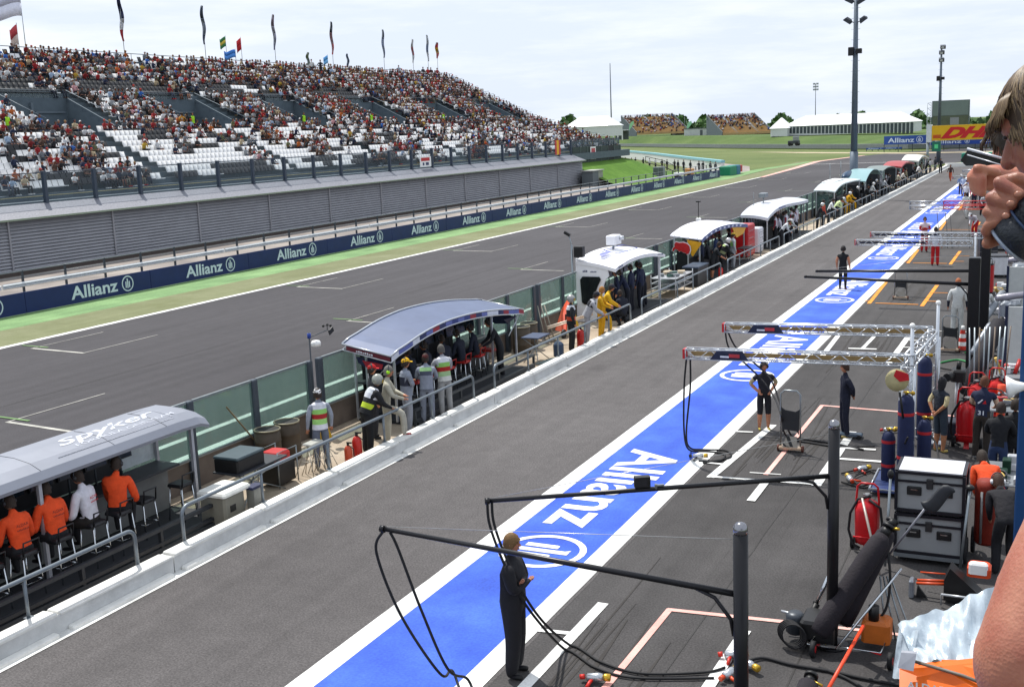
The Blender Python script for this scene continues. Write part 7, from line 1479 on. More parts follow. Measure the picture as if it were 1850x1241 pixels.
mb = MB(); mb.m(M('#b8601c', .5)); mb.bbev((-2.05, 14.6, .12), (-1.68, 14.95, .42), .04); mb.m(BLACK); mb.cyl((-1.9, 14.7, .42), (-1.9, 14.7, .62), .07, n=10); mb.build('pump', t, True)
for x in (-1.62, -2.6): mb = MB(); mb.m(RUB); mb.cyl((x-.03, 14.2, .11), (x+.03, 14.2, .11), .11, n=14); mb.m(RED); mb.cyl((x-.035, 14.2, .11), (x+.035, 14.2, .11), .05, n=8); mb.build('wheel', t, True)
mb = MB(); mb.m(M('#e0441c', .4)); mb.cyl(G(1490, 1255, .35), AY(1560, 1130, 14.2), .024, n=8); o = mb.build('orange_pole', tag=('bright orange pole slanting across the chrome trolley', 'pole')); origin_to(o, G(1490, 1255, .35))
for i, (ex, ey) in enumerate(((1810-200, 1120), (1618, 1135), (1600, 1125), (1590, 1110))):
    mb = MB(); mb.m(STEEL); mb.cyl(AY(1590+6*i, 1040, 15.3), G(1600+18*i, 1150+6*i, .02), .014, n=6); o = mb.build('steel_rod', tag=('%s thin steel rod of the fan standing behind the black bottle' % ordn(i+1), 'rod', 'thin rods behind the black bottle')); origin_to(o, G(1600+18*i, 1150+6*i, 0))
# black fabric scoop on a pole
t = thing('flag_paddle', 'long pole with rolled dark cloth paddle in front of the flight cases', 'paddle', AY(1615, 1000, 15.2)); mb = MB(); mb.m(M('#7c7c84', .4, .5)); mb.cyl(AY(1600, 1010, 15.2), AY(1672, 918, 15.0), .016, n=7); mb.build('pole', t, True)
mb = MB(); mb.m(M('#26282e', .6, 0, .15)); rings = []
for i in range(9):
    s = i/8; c = AY(1667+57*s, 913-26*s+8*math.sin(s*6), 15.0); w_ = .09*math.sin(math.pi*min(1, .12+s*.85))**.6+.01; rings.append([c+Vector((0, .03*math.cos(k), 0))+Vector((-.5, 0, .9)).normalized()*w_*math.sin(k) for k in [2*math.pi*j/8 for j in range(8)]])
mb.loft(rings, smooth=True); mb.build('cloth', t, True)
hose([AY(1605, 1000, 15.1), AY(1608, 1050, 15.0), AY(1600, 1100, 14.9), AY(1575, 1130, 14.8)], 'black strap hanging from the pole by the black bottle', .018)
# heater with coiled cable
t = thing('compressor', 'black compressor box with coiled cable and steel handle', 'compressor', G(1450, 1175)); p = G(1450, 1165); mb = MB(); mb.m(BLACK); mb.bbev((p.x-.02, p.y-.15, .08), (p.x+.42, p.y+.35, .42), .04); mb.m(M('#3a3f46', .4, .3)); mb.lathe([(.10, 0), (.13, .03), (.13, .26), (.09, .3)], (p.x-.12, p.y+.1, .12), 14); mb.build('body', t, True)
mb = MB(); mb.m(CHROME); mb.cyl(AY(1475, 1090, 14.9), AY(1498, 1040, 14.9), .03, n=8); mb.m(BLACK); mb.cyl(AY(1462, 1118, 14.8), AY(1476, 1090, 14.9), .045, n=8); mb.cyl(AY(1470, 1085, 14.9), AY(1470, 1120, 14.9), .012, n=5); mb.m(M('#b9bcc0', .3, .7)); mb.cyl(AY(1411, 1103, 14.8), AY(1446, 1112, 14.8), .018, n=6); mb.build('handle', t, True)
mb = MB(); mb.m(RUB)
for k in range(5): mb.tube([(p.x-.15+.16*math.cos(a)+.02*k, p.y-.12-.03*k, .22+.17*math.sin(a)) for a in [2*math.pi*i/18 for i in range(18)]], .012, 5, True)
mb.build('cable_coil', t, True)
hose([G(1345, 1195, .05), G(1380, 1188, .03), G(1430, 1200, .03), G(1500, 1212, .03), G(1560, 1225, .03), G(1640, 1240, .03)], 'thick black hose along the ground under the chrome trolley', .022)
hose([G(1480, 1205, .03), G(1530, 1225, .03), G(1570, 1250, .03)], 'short black hose running out of the bottom edge', .02)
t = thing('padded_cylinder', 'top of a third black padded bottle at the bottom edge', 'gas bottle', G(1455, 1290)); mb = MB(); mb.m(M('#1c171e', .85, 0, .2, 9, .4)); a = G(1430, 1330, .2); b = AY(1462, 1232, 12.6); mb.lathe([(.13, 0), (.14, .3), (.12, (b-a).length-.05), (.06, (b-a).length)], a, 14, (b-a).normalized()); mb.build('cover', t, True); mb = MB(); mb.m(BLACK); d = (b-a).normalized(); mb.cyl(b, b+d*.08, .06, n=10); mb.cyl(b+d*.08, b+d*.12, .085, n=12); mb.m(M('#b8963a', .3, .8)); mb.cyl(b+Vector((.05, 0, .02)), b+Vector((.16, -.03, .0)), .018, n=6); mb.build('valve', t, True)
# orange stand with black guard (start trolley)
t = thing('starter_trolley', 'black and orange starter trolley right of the rods', 'trolley', G(1720, 1080)); mb = MB(); mb.m(M('#c8481c', .4)); p = G(1655, 1078); q = G(1705, 1085)
mb.cyl((p.x, p.y, .22), (q.x, q.y, .26), .022, n=7); mb.cyl((p.x, p.y+.12, .22), (q.x, q.y+.12, .26), .022, n=7); mb.cyl((p.x+.02, p.y+.35, .26), (q.x, q.y+.3, .3), .012, n=6); mb.build('arm', t, True)
mb = MB(); mb.m(M('#8a8f98', .3, .5)); mb.bbev((p.x-.10, p.y-.10, .02), (p.x-.03, p.y+.1, .28), .02); mb.m(BLACK); mb.prism([(p.x, p.y-.05, .02), (p.x+.16, p.y-.05, .02), (p.x+.02, p.y-.05, .2)], (0, .05, 0)); mb.build('foot', t, True)
mb = MB(); mb.m(BLACK); mb.prism([(q.x, q.y-.1, .05), (q.x+.62, q.y-.1, .05), (q.x+.5, q.y-.1, .18), (q.x+.08, q.y-.1, .55), (q.x+.0, q.y-.1, .35)], (0, .3, 0)); mb.m(M('#b9bcc0', .3, .5)); mb.tube([(q.x-.02, q.y-.25, .04), (q.x-.02, q.y-.25, .2), (q.x+.6, q.y-.25, .2)], .018, 6); mb.build('guard', t, True)
mb = MB(); mb.m(M('#d4481c', .4)); mb.bbev((q.x+.30, q.y, .42), (q.x+.62, q.y+.3, .58), .04); mb.m(WHITE); mb.bbev((q.x+.32, q.y-.02, .47), (q.x+.58, q.y+.1, .64), .03); mb.build('motor', t, True)
# orange red tyre-blanket roll with wheels
t = thing('red_roll', 'rust red padded roll with spoked wheels right of the flight cases', 'padded roll', (-.95, 18.4, 0)); mb = MB(); mb.m(M('#7e2414', .7, 0, .15)); mb.lathe([(.14, .25), (.17, .3), (.17, 1.2), (.14, 1.3)], (-.72, 18.6, 0), 14); mb.m(M('#9a9a9a', .3, .5)); mb.cyl((-.78, 18.42, .3), (-.78, 18.42, 1.15), .02, n=6); mb.build('roll', t, True)
for x, y in ((-.98, 18.2), (-.9, 18.75)): mb = MB(); mb.m(RUB); mb.tube([(x, y+.19*math.cos(a), .24+.19*math.sin(a)) for a in [2*math.pi*i/18 for i in range(18)]], .035, 6, True); mb.m(M('#6a2c1c', .5)); [mb.cyl((x, y, .24), (x, y+.17*math.cos(a), .24+.17*math.sin(a)), .012, n=4) for a in [i*1.047 for i in range(6)]]; mb.build('wheel', t, True)
mb = MB(); mb.m(STEEL); mb.cyl((-1.03, 17.7, .05), (-.93, 17.9, 1.35), .022, n=7); mb.m(BLACK); mb.ell((-.93, 17.9, 1.37), (.07, .07, .05), 8, 6); o = mb.build('steel_stand', tag=('chrome stand with black knob right of the flight cases', 'stand')); origin_to(o, (-1.03, 17.7, 0))
# the same on the left
mb = MB(); mb.m(STEEL); mb.cyl((-2.12, 17.6, .05), (-2.08, 17.75, 1.5), .022, n=7); mb.m(BLACK); mb.ell((-2.08, 17.75, 1.52), (.05, .05, .08), 8, 6); o = mb.build('steel_stand', tag=('chrome and black stand left of the flight cases', 'stand')); origin_to(o, (-2.12, 17.6, 0))
# silver sheet over orange bodywork at lower right
t = thing('covered_bodywork', 'orange wing panel with crumpled silver sheet over it', 'bodywork', AY(1700, 1200, 13.2)); SILV = M('#b9c4cc', .32, .35, .10, 5, .35, 14)
mb = MB(); nx, ny = 26, 16; vs = []
UL, UR, LR, LL = AY(1622, 1130, 13.6), AY(1800, 1062, 14.4), AY(1800, 1190, 13.2), AY(1655, 1200, 12.9)
for i in range(nx+1):
    for j in range(ny+1):
        u = i/nx; v = j/ny; p = UL.lerp(UR, u).lerp(LL.lerp(LR, u), v)
        w_ = .05*math.sin(u*9+v*6)+.03*math.sin(u*19-v*11+1)+.022*math.sin(u*37+v*5)+.05*math.sin(v*5+u*3)*u
        vs.append(p+Vector((.0, -w_*.8, w_)))
mb.m(SILV); mb.add(vs, [(i*(ny+1)+j, i*(ny+1)+j+1, (i+1)*(ny+1)+j+1, (i+1)*(ny+1)+j) for i in range(nx) for j in range(ny)], True)
vs = []
for i in range(9):
    for j in range(8):
        u = i/8; v = j/7; p = AY(1625, 1130, 13.6).lerp(AY(1660, 1140, 13.4), u).lerp(AY(1612, 1222, 13.2).lerp(AY(1640, 1235, 13.0), u), v); w_ = .03*math.sin(u*8+v*4); vs.append(p+Vector((0, -w_, w_)))
mb.add(vs, [(i*8+j, i*8+j+1, (i+1)*8+j+1, (i+1)*8+j) for i in range(8) for j in range(7)], True); mb.build('silver_sheet', t, True)
mb = MB(); mb.m(M('#e06410', .35, 0, .06)); P_ = [AY(1625, 1208, 12.9), AY(1700, 1203, 12.8), AY(1760, 1197, 12.9), AY(1830, 1235, 12.6), AY(1830, 1290, 12.4), AY(1625, 1290, 12.4)]; mb.prism(P_, (.02, .10, .02)); mb.prism([AY(1700, 1203, 12.9), AY(1770, 1204, 13.1), AY(1765, 1228, 12.8), AY(1735, 1232, 12.7)], (0, .05, .06)); mb.m(M('#6a6258', .5)); mb.tube([AY(1645, 1192, 12.85), AY(1740, 1220, 12.7), AY(1790, 1240, 12.6)], .02, 6); mb.m(M('#9a9ca4', .4, .3)); mb.prism([AY(1628, 1178, 12.8), AY(1656, 1180, 12.8), AY(1650, 1212, 12.7), AY(1622, 1206, 12.7)], (0, .06, 0)); mb.m(M('#e8e8ea', .5)); mb.text('ALDAR', AY(1638, 1243, 12.35), (1, 0, 0), (0, -.1, 1), .10, .42); mb.build('wing_panel', t, True)
# cluttered garage fronts on the right: cases, covers, tables
def rbox(px, py, Y, sx, sy, sz, col, lab, nm, cat, z=None, rough=.5, lid=None):
    a = AY(px, py, Y); z0 = 0 if z is None else z; t = thing(nm, lab, cat, (a.x, Y, z0)); mb = MB(); mb.m(M(col, rough, 0, .12)); mb.bbev((a.x-sx/2, Y-sy/2, z0), (a.x+sx/2, Y+sy/2, z0+sz), .03); mb.build('body', t, True)
    mb = MB(); mb.m(M(lid or '#1c1e24', .5)); mb.bbev((a.x-sx/2-.01, Y-sy/2-.01, z0+sz), (a.x+sx/2+.01, Y+sy/2+.01, z0+sz+.04), .02); mb.build('lid', t, True); return t
mb = MB(); SH = M('#83888f', .4, .4, .16, 5, .5, 12)
def silver_cover(x0, x1, y0, y1, z1, lab):
    t = thing('covered_rack', lab, 'covered rack', ((x0+x1)/2, (y0+y1)/2, 0)); mb = MB(); mb.m(SH); n = 22; rings = []
    for q, z in enumerate((.15, .5, .9, z1*.75, z1-.08, z1)):
        k = -.06 if q == 5 else 0; rings.append([((x0+x1)/2+((x1-x0)/2+k+.02*math.sin(i*2.3+q*1.4))*max(-1, min(1, 1.25*math.cos(2*math.pi*i/n))), (y0+y1)/2+((y1-y0)/2+k+.025*math.sin(i*1.7+q))*max(-1, min(1, 1.25*math.sin(2*math.pi*i/n))), z+.02*math.sin(i*3)) for i in range(n)])
    mb.loft(rings); mb.build('sheet', t, True); mb = MB(); mb.m(RUB); [mb.cyl((x, y, 0), (x, y, .16), .04, n=6) for x in (x0+.1, x1-.1) for y in (y0+.1, y1-.1)]; mb.build('foot', t, True)
silver_cover(-1.15, -.62, 32.8, 34.4, 2.0, 'rack under crumpled grey silver sheet right of the black posts'); silver_cover(-1.05, -.45, 40.2, 42.0, 2.1, 'tall rack under bright silver sheet, farther one')
for i, (px, py, Y, s_) in enumerate(((1840, 470, 38, 1), (1840, 600, 30, 1))):
    a = AY(px, py, Y); t = thing('partition_screen', ['blue edged white panel behind the far silver rack', 'blue edged white panel right of the near silver rack'][i], 'panel', (a.x, Y, 0)); mb = MB(); mb.m(M('#b6b9b8', .5, 0, .08)); mb.bb((a.x-.25, Y, .05), (a.x+.6, Y+.06, 2.3)); mb.build('panel', t, True); mb = MB(); mb.m(M('#16203c', .5)); mb.bb((a.x-.32, Y-.02, .05), (a.x-.25, Y+.08, 2.33)); mb.build('frame', t, True)
def leaning_roll(p0, p1, r, col, lab, n2='padded_roll'):
    t = thing(n2, lab, 'padded roll', p0); mb = MB(); mb.m(col if not isinstance(col, str) else M(col, .8, 0, .2, 8, .4)); d = Vector(p1)-Vector(p0); mb.lathe([(r*.6, 0), (r, .06), (r*1.05, d.length*.5), (r, d.length-.08), (r*.5, d.length)], p0, 12, d.normalized()); mb.build('roll', t, True)
    mb = MB(); mb.m(BLACK); e = Vector(p1); mb.cyl(e, e+d.normalized()*.08, r*.35, n=8); mb.build('end_cap', t, True)
leaning_roll((-1.75, 29.6, .15), (-1.02, 31.2, 1.75), .20, '#17151d', 'big black padded roll leaning right of the black posts'); leaning_roll((-1.70, 31.4, .8), (-1.30, 32.2, 1.5), .08, SH, 'silver roll leaning behind the big black roll')
leaning_roll((-1.95, 36.8, .4), (-1.2, 38.2, 1.5), .12, SH, 'silver roll leaning farther behind the black posts'); leaning_roll((-1.5, 35.4, .6), (-.75, 35.2, 1.5), .13, '#1c4a3a', 'dark green padded roll beside the silver rack'); 
for i, (x, y, z) in enumerate(((-.95, 31.2, 1.35), (-.9, 31.8, 1.6), (-.9, 33.0, 2.05), (-.85, 41.0, 2.15))): leaning_roll((x-.35, y, z), (x+.45, y+.1, z+.12), .09, M('#8f8c96', .35, .4, .1, 6, .4), ['lowest bright silver roll on the right clutter', 'second bright silver roll on the right clutter', 'bright silver roll lying on the near covered rack', 'bright silver roll lying on the far covered rack'][i])
def clutter(x, y, lab, seed, n=16):
    r_ = random.Random(seed); t = thing('parts_table', lab, 'parts table', (x, y, 0)); mb = MB(); mb.m(M('#8a8e92', .4, .4)); mb.bbev((-.32, -.7, .72), (.32, .7, .76), .02); [mb.cyl((a, b, 0), (a, b, .72), .02, n=6) for a in (-.28, .28) for b in (-.65, .65)]; mb.build('table', t)
    for i in range(n):
        mb = MB(); mb.m(M(r_.choice(['#c4c6ca', '#17171b', '#8e9298', '#a81f1c', '#2a2c34', '#b89a50', '#d0d0d4', '#1c3a2c']), .4, r_.choice([0, .4]))); c = Vector((r_.uniform(-.28, .28), r_.uniform(-.65, .65), .77 if i % 3 else .12))
        if i % 4 == 0: mb.tube([c+Vector((.16*math.cos(a), .16*math.sin(a), .02*a)) for a in [j*.7 for j in range(14)]], .016, 5); nm = 'coiled_hose'
        elif i % 4 == 1: mb.cyl(c, c+Vector((r_.uniform(-.2, .2), r_.uniform(-.3, .3), r_.uniform(.1, .5))), r_.uniform(.02, .06), n=8); nm = 'tube'
        else: q_ = Vector((r_.uniform(.05, .14), r_.uniform(.05, .18), r_.uniform(.06, .28))); mb.bbev(c-Vector((q_.x, q_.y, 0)), c+q_, .015); nm = 'box'
        mb.build(nm, t)
for i, (x, y, lab) in enumerate(((-.75, 29.6, 'cluttered parts table with coiled hoses behind the rods'), (-1.25, 33.9, 'cluttered parts table beside the black posts'), (-.7, 26.2, 'cluttered parts table right of the man in navy vest'), (-1.5, 39.0, 'cluttered parts table beyond the black posts'), (-.55, 20.9, 'cluttered parts table below the man in blue jeans'), (-1.3, 43.5, 'cluttered parts table past the far silver rack'))): clutter(x, y, lab, i+40)
# fan of rods with brushes
for i in range(9):
    x = -1.55+.09*i; y = 27.9+.05*i; mb = MB(); mb.m([STEEL, GALV, M('#6a5c50', .5)][i % 3]); mb.cyl((x+.02, y, .5), (x-.05+.02*i, y+.35, 2.05), .018, n=6); mb.cyl((x, y-.02, .05), (x+.02, y, .5), .03, n=6)
    o = mb.build('steel_rod', tag=('%s steel rod from the left in the fan beside the red bottles' % ordn(i+1), 'rod', 'steel rods beside the red bottles')); origin_to(o, (x, y, 0))
mb = MB(); mb.m(M('#c8401c', .5)); mb.cyl((-.82, 27.2, .6), (-.82, 27.2, .95), .09, n=10); mb.m(M('#b8c82a', .5)); mb.cyl((-.82, 27.2, .45), (-.82, 27.2, .6), .09, n=10); mb.m(M('#c8401c', .5)); mb.cyl((-.82, 27.2, 0), (-.82, 27.2, .45), .09, n=10); o = mb.build('tape_drum', tag=('orange and lime banded drum beside the fan of rods', 'drum')); origin_to(o, (-.82, 27.2, 0))
t = thing('traffic_cone', 'red and white striped cone beside the black posts', 'traffic cone', (-2.22, 35.9, 0)); mb = MB(); 
for k in range(6): mb.m(M('#c8301c', .5) if k % 2 == 0 else WHITE); r0 = .15-.018*k; mb.cyl((-2.22, 35.9, .04+k*.12), (-2.22, 35.9, .16+k*.12), r0, r0-.018, n=12, caps=(k == 5))
mb.build('cone', t, True); mb = MB(); mb.m(BLACK); mb.bbev((-2.42, 35.7, 0), (-2.02, 36.1, .04), .02); mb.build('base', t, True)
hose([G(1700, 655, .03), G(1730, 650, .03), G(1760, 656, .03), G(1790, 652, .03)], 'bright green cable on the ground in the third box', .025, col=M('#2a8a4a', .5)); hose([G(1690, 662, .03), G(1720, 668, .03), G(1765, 668, .03), G(1800, 662, .03)], 'black cable on the ground in the third box', .02)
# television camera on a pedestal beside the woman
t = thing('tv_camera', 'television camera on a white pedestal facing the woman in shorts', 'camera', (-1.72, 25.9, 0)); mb = MB(); mb.m(BLACK); c = Vector((-1.66, 25.8, 1.42)); mb.bbev(c-Vector((.14, .2, .12)), c+Vector((.16, .25, .14)), .04); mb.cyl(c+Vector((-.12, -.2, .02)), c+Vector((-.2, -.42, .02)), .09, n=12); mb.cyl(c+Vector((0, 0, .14)), c+Vector((.02, .02, .30)), .05, n=8); mb.build('head', t, True)
mb = MB(); mb.m(M('#c4c6c8', .4, .3)); mb.cyl((-1.68, 25.85, .45), (-1.68, 25.85, 1.3), .04, n=8); mb.m(M('#1a2030', .6)); mb.bbev((-1.9, 25.6, .05), (-1.45, 26.1, .40), .03); mb.build('pedestal', t, True)
hose([(-1.6, 25.8, 1.35), (-1.45, 25.7, .9), (-1.5, 25.6, .5), (-1.4, 25.5, .05)], 'black cable looping down from the television camera', .02)
# tall blue post and loudspeaker at right edge
mb = MB(); mb.m(M('#123f70', .5, .1, .08)); a = AY(1850, 700, 16.5); mb.bbev((a.x-.055, 16.4, 0), (a.x+.08, 16.56, 4.85), .02); o = mb.build('blue_post', tag=('tall bright blue square post at the right edge', 'post')); origin_to(o, (a.x, 16.5, 0))
t = thing('loudspeaker', 'white horn loudspeaker fixed to the tall blue post', 'loudspeaker', (a.x, 16.3, 3.3)); c = AY(1822, 700, 16.2); mb = MB(); mb.m(M('#e8e8e8', .3)); dd = Vector((1, .1, .12)).normalized(); mb.lathe([(.165, -.02), (.13, .03), (.085, .10), (.05, .20), (.04, .30)], c, 16, dd); mb.build('horn', t, True); mb = MB(); mb.m(DGREY); mb.cyl(c+dd*.25, c+dd*.42, .06, n=8); mb.build('driver', t, True)
# people in the lane
person((-6.1, 12.33, 0), (-3.0, 12.9), 'tall fair haired crewman in black overalls, arms folded, nearest in the lane', 'arms_crossed', 1.96, '#16161c', None, '#17171d', bulk_=1.32, hair='#6e5230', fingers=True, fore='#16161c', shoe='#121214', skin='#a8705a')
pm = [o for o in bpy.data.objects if o.name.startswith('person')][-1]
for o in bpy.data.objects:
    if o.get('label', '').startswith('tall fair haired'): pm = o
mb = MB(); mb.m(BLACK); mb.bbev((-.20, -.10, .98), (-.15, -.02, 1.14), .01); mb.cyl((-.175, -.06, 1.14), (-.22, -.12, 1.32), .006, n=4); o = mb.build('radio', pm)
person((-5.8, 25.3, 0), (-5.2, 24.0), 'crewman in tan sleeved black shirt and long black shorts', 'hips', 1.62, '#1c1b22', '#a09474', '#17171d', hair='#2a2224', short=True, shin=SKIN, shoe='#b8a44a', head='hair', muffs='#2a2a2e', fingers=True)
person((-3.96, 25.2, 0), (-5.2, 24.6), 'slim crewman in dark navy overalls standing by the pink line', 'behind', 1.72, '#14182a', None, '#14182a', hair='#3a2418', shoe='#8a7a4a', fingers=True)
person((-1.9, 24.6, 0), (-1.2, 25.4), 'woman in dark vest and denim shorts with hands behind her back', 'behind', 1.62, '#1e2430', '#b8aa84', '#2a3440', hair='#15131a', head='long', short=True, shin='#9c6a4c', shoe='#b8a058', fingers=True, fore='#9c6a4c')
person((-1.08, 24.3, 0), (-.7, 26.5), 'brown haired crewman in lettered navy vest and grey trousers', 'reach', 1.74, '#18203a', '#c9a890', '#2a2420', hair='#5a3420', shoe='#9a9a9c', fingers=True)
person((-.68, 22.0, 0), (-.3, 24.5), 'man in black top and blue jeans bending near the blue post', 'reach', 1.76, '#101218', None, '#1c2c4c', hair='#281c18', shoe='#c4c4c4', fingers=True)
person((-.42, 22.3, 0), (-.5, 24.0), 'crewman in black with yellow trim half hidden by the blue post', 'stand', 1.78, '#15161a', None, '#16171c', hair='#2a2018')
person((-.42, 18.0, 0), (-1.0, 20.0), 'crewman in black and orange with white headset below the blue post', 'bend', 1.8, '#17161c', None, '#16171c', hair='#3a2418', muffs='#d8d8dc')
person((-.72, 19.3, 0), (-1.2, 21.0), 'crewman in bright orange shirt bending behind the man with headset', 'bend', 1.8, '#d8481a', None, '#16171c', hair='#2a2018')
for lab, S_ in (('brown haired crewman in lettered navy vest and grey trousers', ('31', 1.12)),):
    for o in list(bpy.data.objects):
        if o.get('label') == lab: mb = MB(); mb.m(M('#d0d4dc', .6)); mb.text(S_[0], (-.06, -.14, S_[1]-.12), (1, 0, 0), (0, .1, 1), .09, .12); mb.prism([(-.07, -.165, 1.26), (.02, -.165, 1.34), (.04, -.165, 1.33), (-.04, -.165, 1.24)], (0, .01, 0)); mb.m(RED); mb.prism([(.03, -.165, 1.25), (.09, -.165, 1.33), (.11, -.165, 1.25)], (0, .01, 0)); mb.build('shirt_print', o)
person((-7.75, 48.3, 0), (-6.5, 56), 'man in black polo and headset standing on the blue strip', 'stand', 1.82, '#131419', SKIN, '#131419', hair='#1c1614', muffs='#1c1c20', short=True, shin='#131419', shoe='#8a5a44')
person((-2.55, 38.3, 0), (-2.9, 44), 'crewman in white overalls seen from behind left of the black posts', 'stand', 1.88, '#c4c6c4', None, '#b9bcba', hair='#a05a34', shoe='#141414', fore='#1c2030')
person((-1.75, 37.6, 0), (-1.6, 40), 'crewman in white overalls between the black posts and silver rack', 'reach', 1.84, '#bfc1c0', None, '#b9bcba', hair='#2a1c18')
person((-4.85, 56.8, 0), (-4.8, 64), 'crewman in red trousers and white top beyond the silver booms', 'stand', 1.85, '#c2c4cc', None, '#b01418', hair='#2a2220')
person((-5.9, 62.6, 0), (-5.0, 60), 'man in white shirt with red belt, arms folded, by the white line', 'arms_crossed', 1.85, '#c9b8bc', '#a81c20', '#a8181c', hair='#2c2220')
person((-9.9, 131.5, 0), (-12, 120), 'figure in orange and black walking across the far pit lane', 'walk', 1.8, '#3a2a26', None, '#b8583a')
person((-12.5, 150.5, 0), (-12, 120), 'dark figure standing at the far end of the pit wall', 'stand', 1.85, '#1a1c22', None, '#1a1c22')
person((-7.4, 140, 0), (-7.5, 120), 'man in white shirt standing alone at the far end of the strip', 'hips', 1.9, '#cfcfd2', None, '#1c2440')
FAR = [(-7.3, 108.9, '#6c86b0', '#2a2440', 'stand', 'man in pale blue top at the left of the far pit crew'), (-6.9, 106.5, '#a8b4cc', '#24223a', 'hips', 'man in grey blue top beside the leftmost far crewman'), (-6.2, 99.4, '#c9bcb4', '#6a1c28', 'hips', 'crewman in white and maroon in the far crew'), (-6.0, 95.5, '#cfcfd4', '#1e2238', 'stand', 'crewman in white shirt and navy trousers in the far crew'),
       (-5.3, 93.5, '#c0424a', '#24263a', 'stand', 'crewman in red banded top in the far crew'), (-5.0, 97.0, '#d4d4d8', '#c8c8cc', 'stand', 'crewman all in white in the far crew'), (-4.7, 92.5, '#3a3c4a', '#22242e', 'bend', 'dark dressed crewman bending in the far crew'), (-5.2, 83.5, '#c4c8c0', '#c0c2bc', 'stride_back', 'crewman in white overalls striding in the far boxes'),
       (-4.3, 86.0, '#c8c8cc', '#1e1f26', 'bend', 'crewman in white bending over in the far boxes'), (-4.6, 108, '#a8282c', '#9a2026', 'stand', 'crewman in red overalls in the far crew, left'), (-4.2, 104, '#8e1c22', '#7a1a20', 'stand', 'crewman in dark red overalls in the far crew, right'), (-4.0, 98, '#1c2c58', '#1c2440', 'stand', 'crewman in navy blue by the far boom post'),
       (-3.7, 95, '#30343c', '#202228', 'reach', 'dark crewman reaching beside the far boom post'), (-3.6, 112, '#c82a24', '#a82422', 'stand', 'crewman in bright red at the right of the far crew'), (-4.9, 114, '#c9c9cc', '#b8b8bc', 'stand', 'crewman in white helmet behind the far crew'), (-3.9, 70.5, '#c9c4c8', '#a81c20', 'bend', 'crewman in white top bending in red trousers near the red booms'),
       (-4.3, 121, '#d0ccd0', '#a8a8ac', 'stand', 'crewman in white right of the lone man at the strip end'), (-5.8, 103.5, '#b0b8c8', '#2a2c40', 'reach', 'crewman in light blue reaching inside the far crew')]
for i, (x, y, s_, p_, ps, lab) in enumerate(FAR): person((x, y, 0), (x+(-1 if i % 2 else 1), y-2), lab, ps, 1.82, s_, None, p_, head='helmet' if 'helmet' in lab else ('cap' if i % 3 == 0 else 'hair'), headcol=['#d8d8d8', '#b0181c', '#1c2238'][i % 3])
# far clutter by the garages
for i in range(12):
    y = 48+i*5.3; x = -2.3+.35*math.sin(i*2.2); c = ['#a81c20', '#c4c6ca', '#22242c', '#6a6e74', '#8a1c22', '#b9a88c'][i % 6]; z = [1.2, .9, 1.5, 1.0][i % 4]
    t = thing('garage_trolley', '%s equipment trolley along the far garages, nearest first' % ordn(i+1), 'trolley', (x, y, 0), .2*math.sin(i), 'equipment trolleys along the far garages'); mb = MB(); mb.m(M(c, .5)); mb.bbev((-.4, -.5, .12), (.4, .5, z), .05); mb.build('body', t); mb = MB(); mb.m(M('#2a2c32', .5)); mb.bbev((-.42, -.52, z), (.42, .52, z+.05), .02); mb.tube([(-.35, -.5, z), (-.35, -.6, z+.25), (.35, -.6, z+.25), (.35, -.5, z)], .02, 5); mb.build('top', t)
    for sx in (-.35, .35):
        for sy in (-.4, .4): mb = MB(); mb.m(RUB); mb.cyl((sx-.03, sy, .07), (sx+.03, sy, .07), .07, n=8); mb.build('wheel', t)
# ================================================================== FOREGROUND PEOPLE ON THE TERRACE
def blob(prims, voxel, smooth_it=4):
    """continuous skin from overlapping capsules / ellipsoids: ('c', p0, p1, r0, r1) or ('e', c, (rx,ry,rz), matrix)"""
    mb = MB(); mb.ml = [None]
    for q in prims:
        if q[0] == 'c':
            _, p0, p1, r0, r1 = q; p0 = Vector(p0); p1 = Vector(p1); d = p1-p0; L_ = d.length; n = 12; prof = []
            for i in range(5): a = math.pi/2*i/4; prof.append((max(.0004, r0*math.sin(a)), -r0*math.cos(a)))
            for i in range(5): a = math.pi/2*(1-i/4); prof.append((max(.0004, r1*math.sin(a)), L_+r1*math.cos(a)))
            mb.lathe(prof, p0, n, d.normalized())
        else: mb.ell(q[1], q[2], 16, 12, q[3] if len(q) > 3 else None)
    me = bpy.data.meshes.new('b'); me.from_pydata([tuple(v) for v in mb.v], [], mb.f); o = bpy.data.objects.new('b', me); COL.objects.link(o)
    m = o.modifiers.new('r', 'REMESH'); m.mode = 'VOXEL'; m.voxel_size = voxel; m.use_smooth_shade = True
    if smooth_it: s = o.modifiers.new('s', 'SMOOTH'); s.iterations = smooth_it; s.factor = .5
    ev = bpy.data.meshes.new_from_object(o.evaluated_get(bpy.context.evaluated_depsgraph_get())); bpy.data.objects.remove(o); return ev
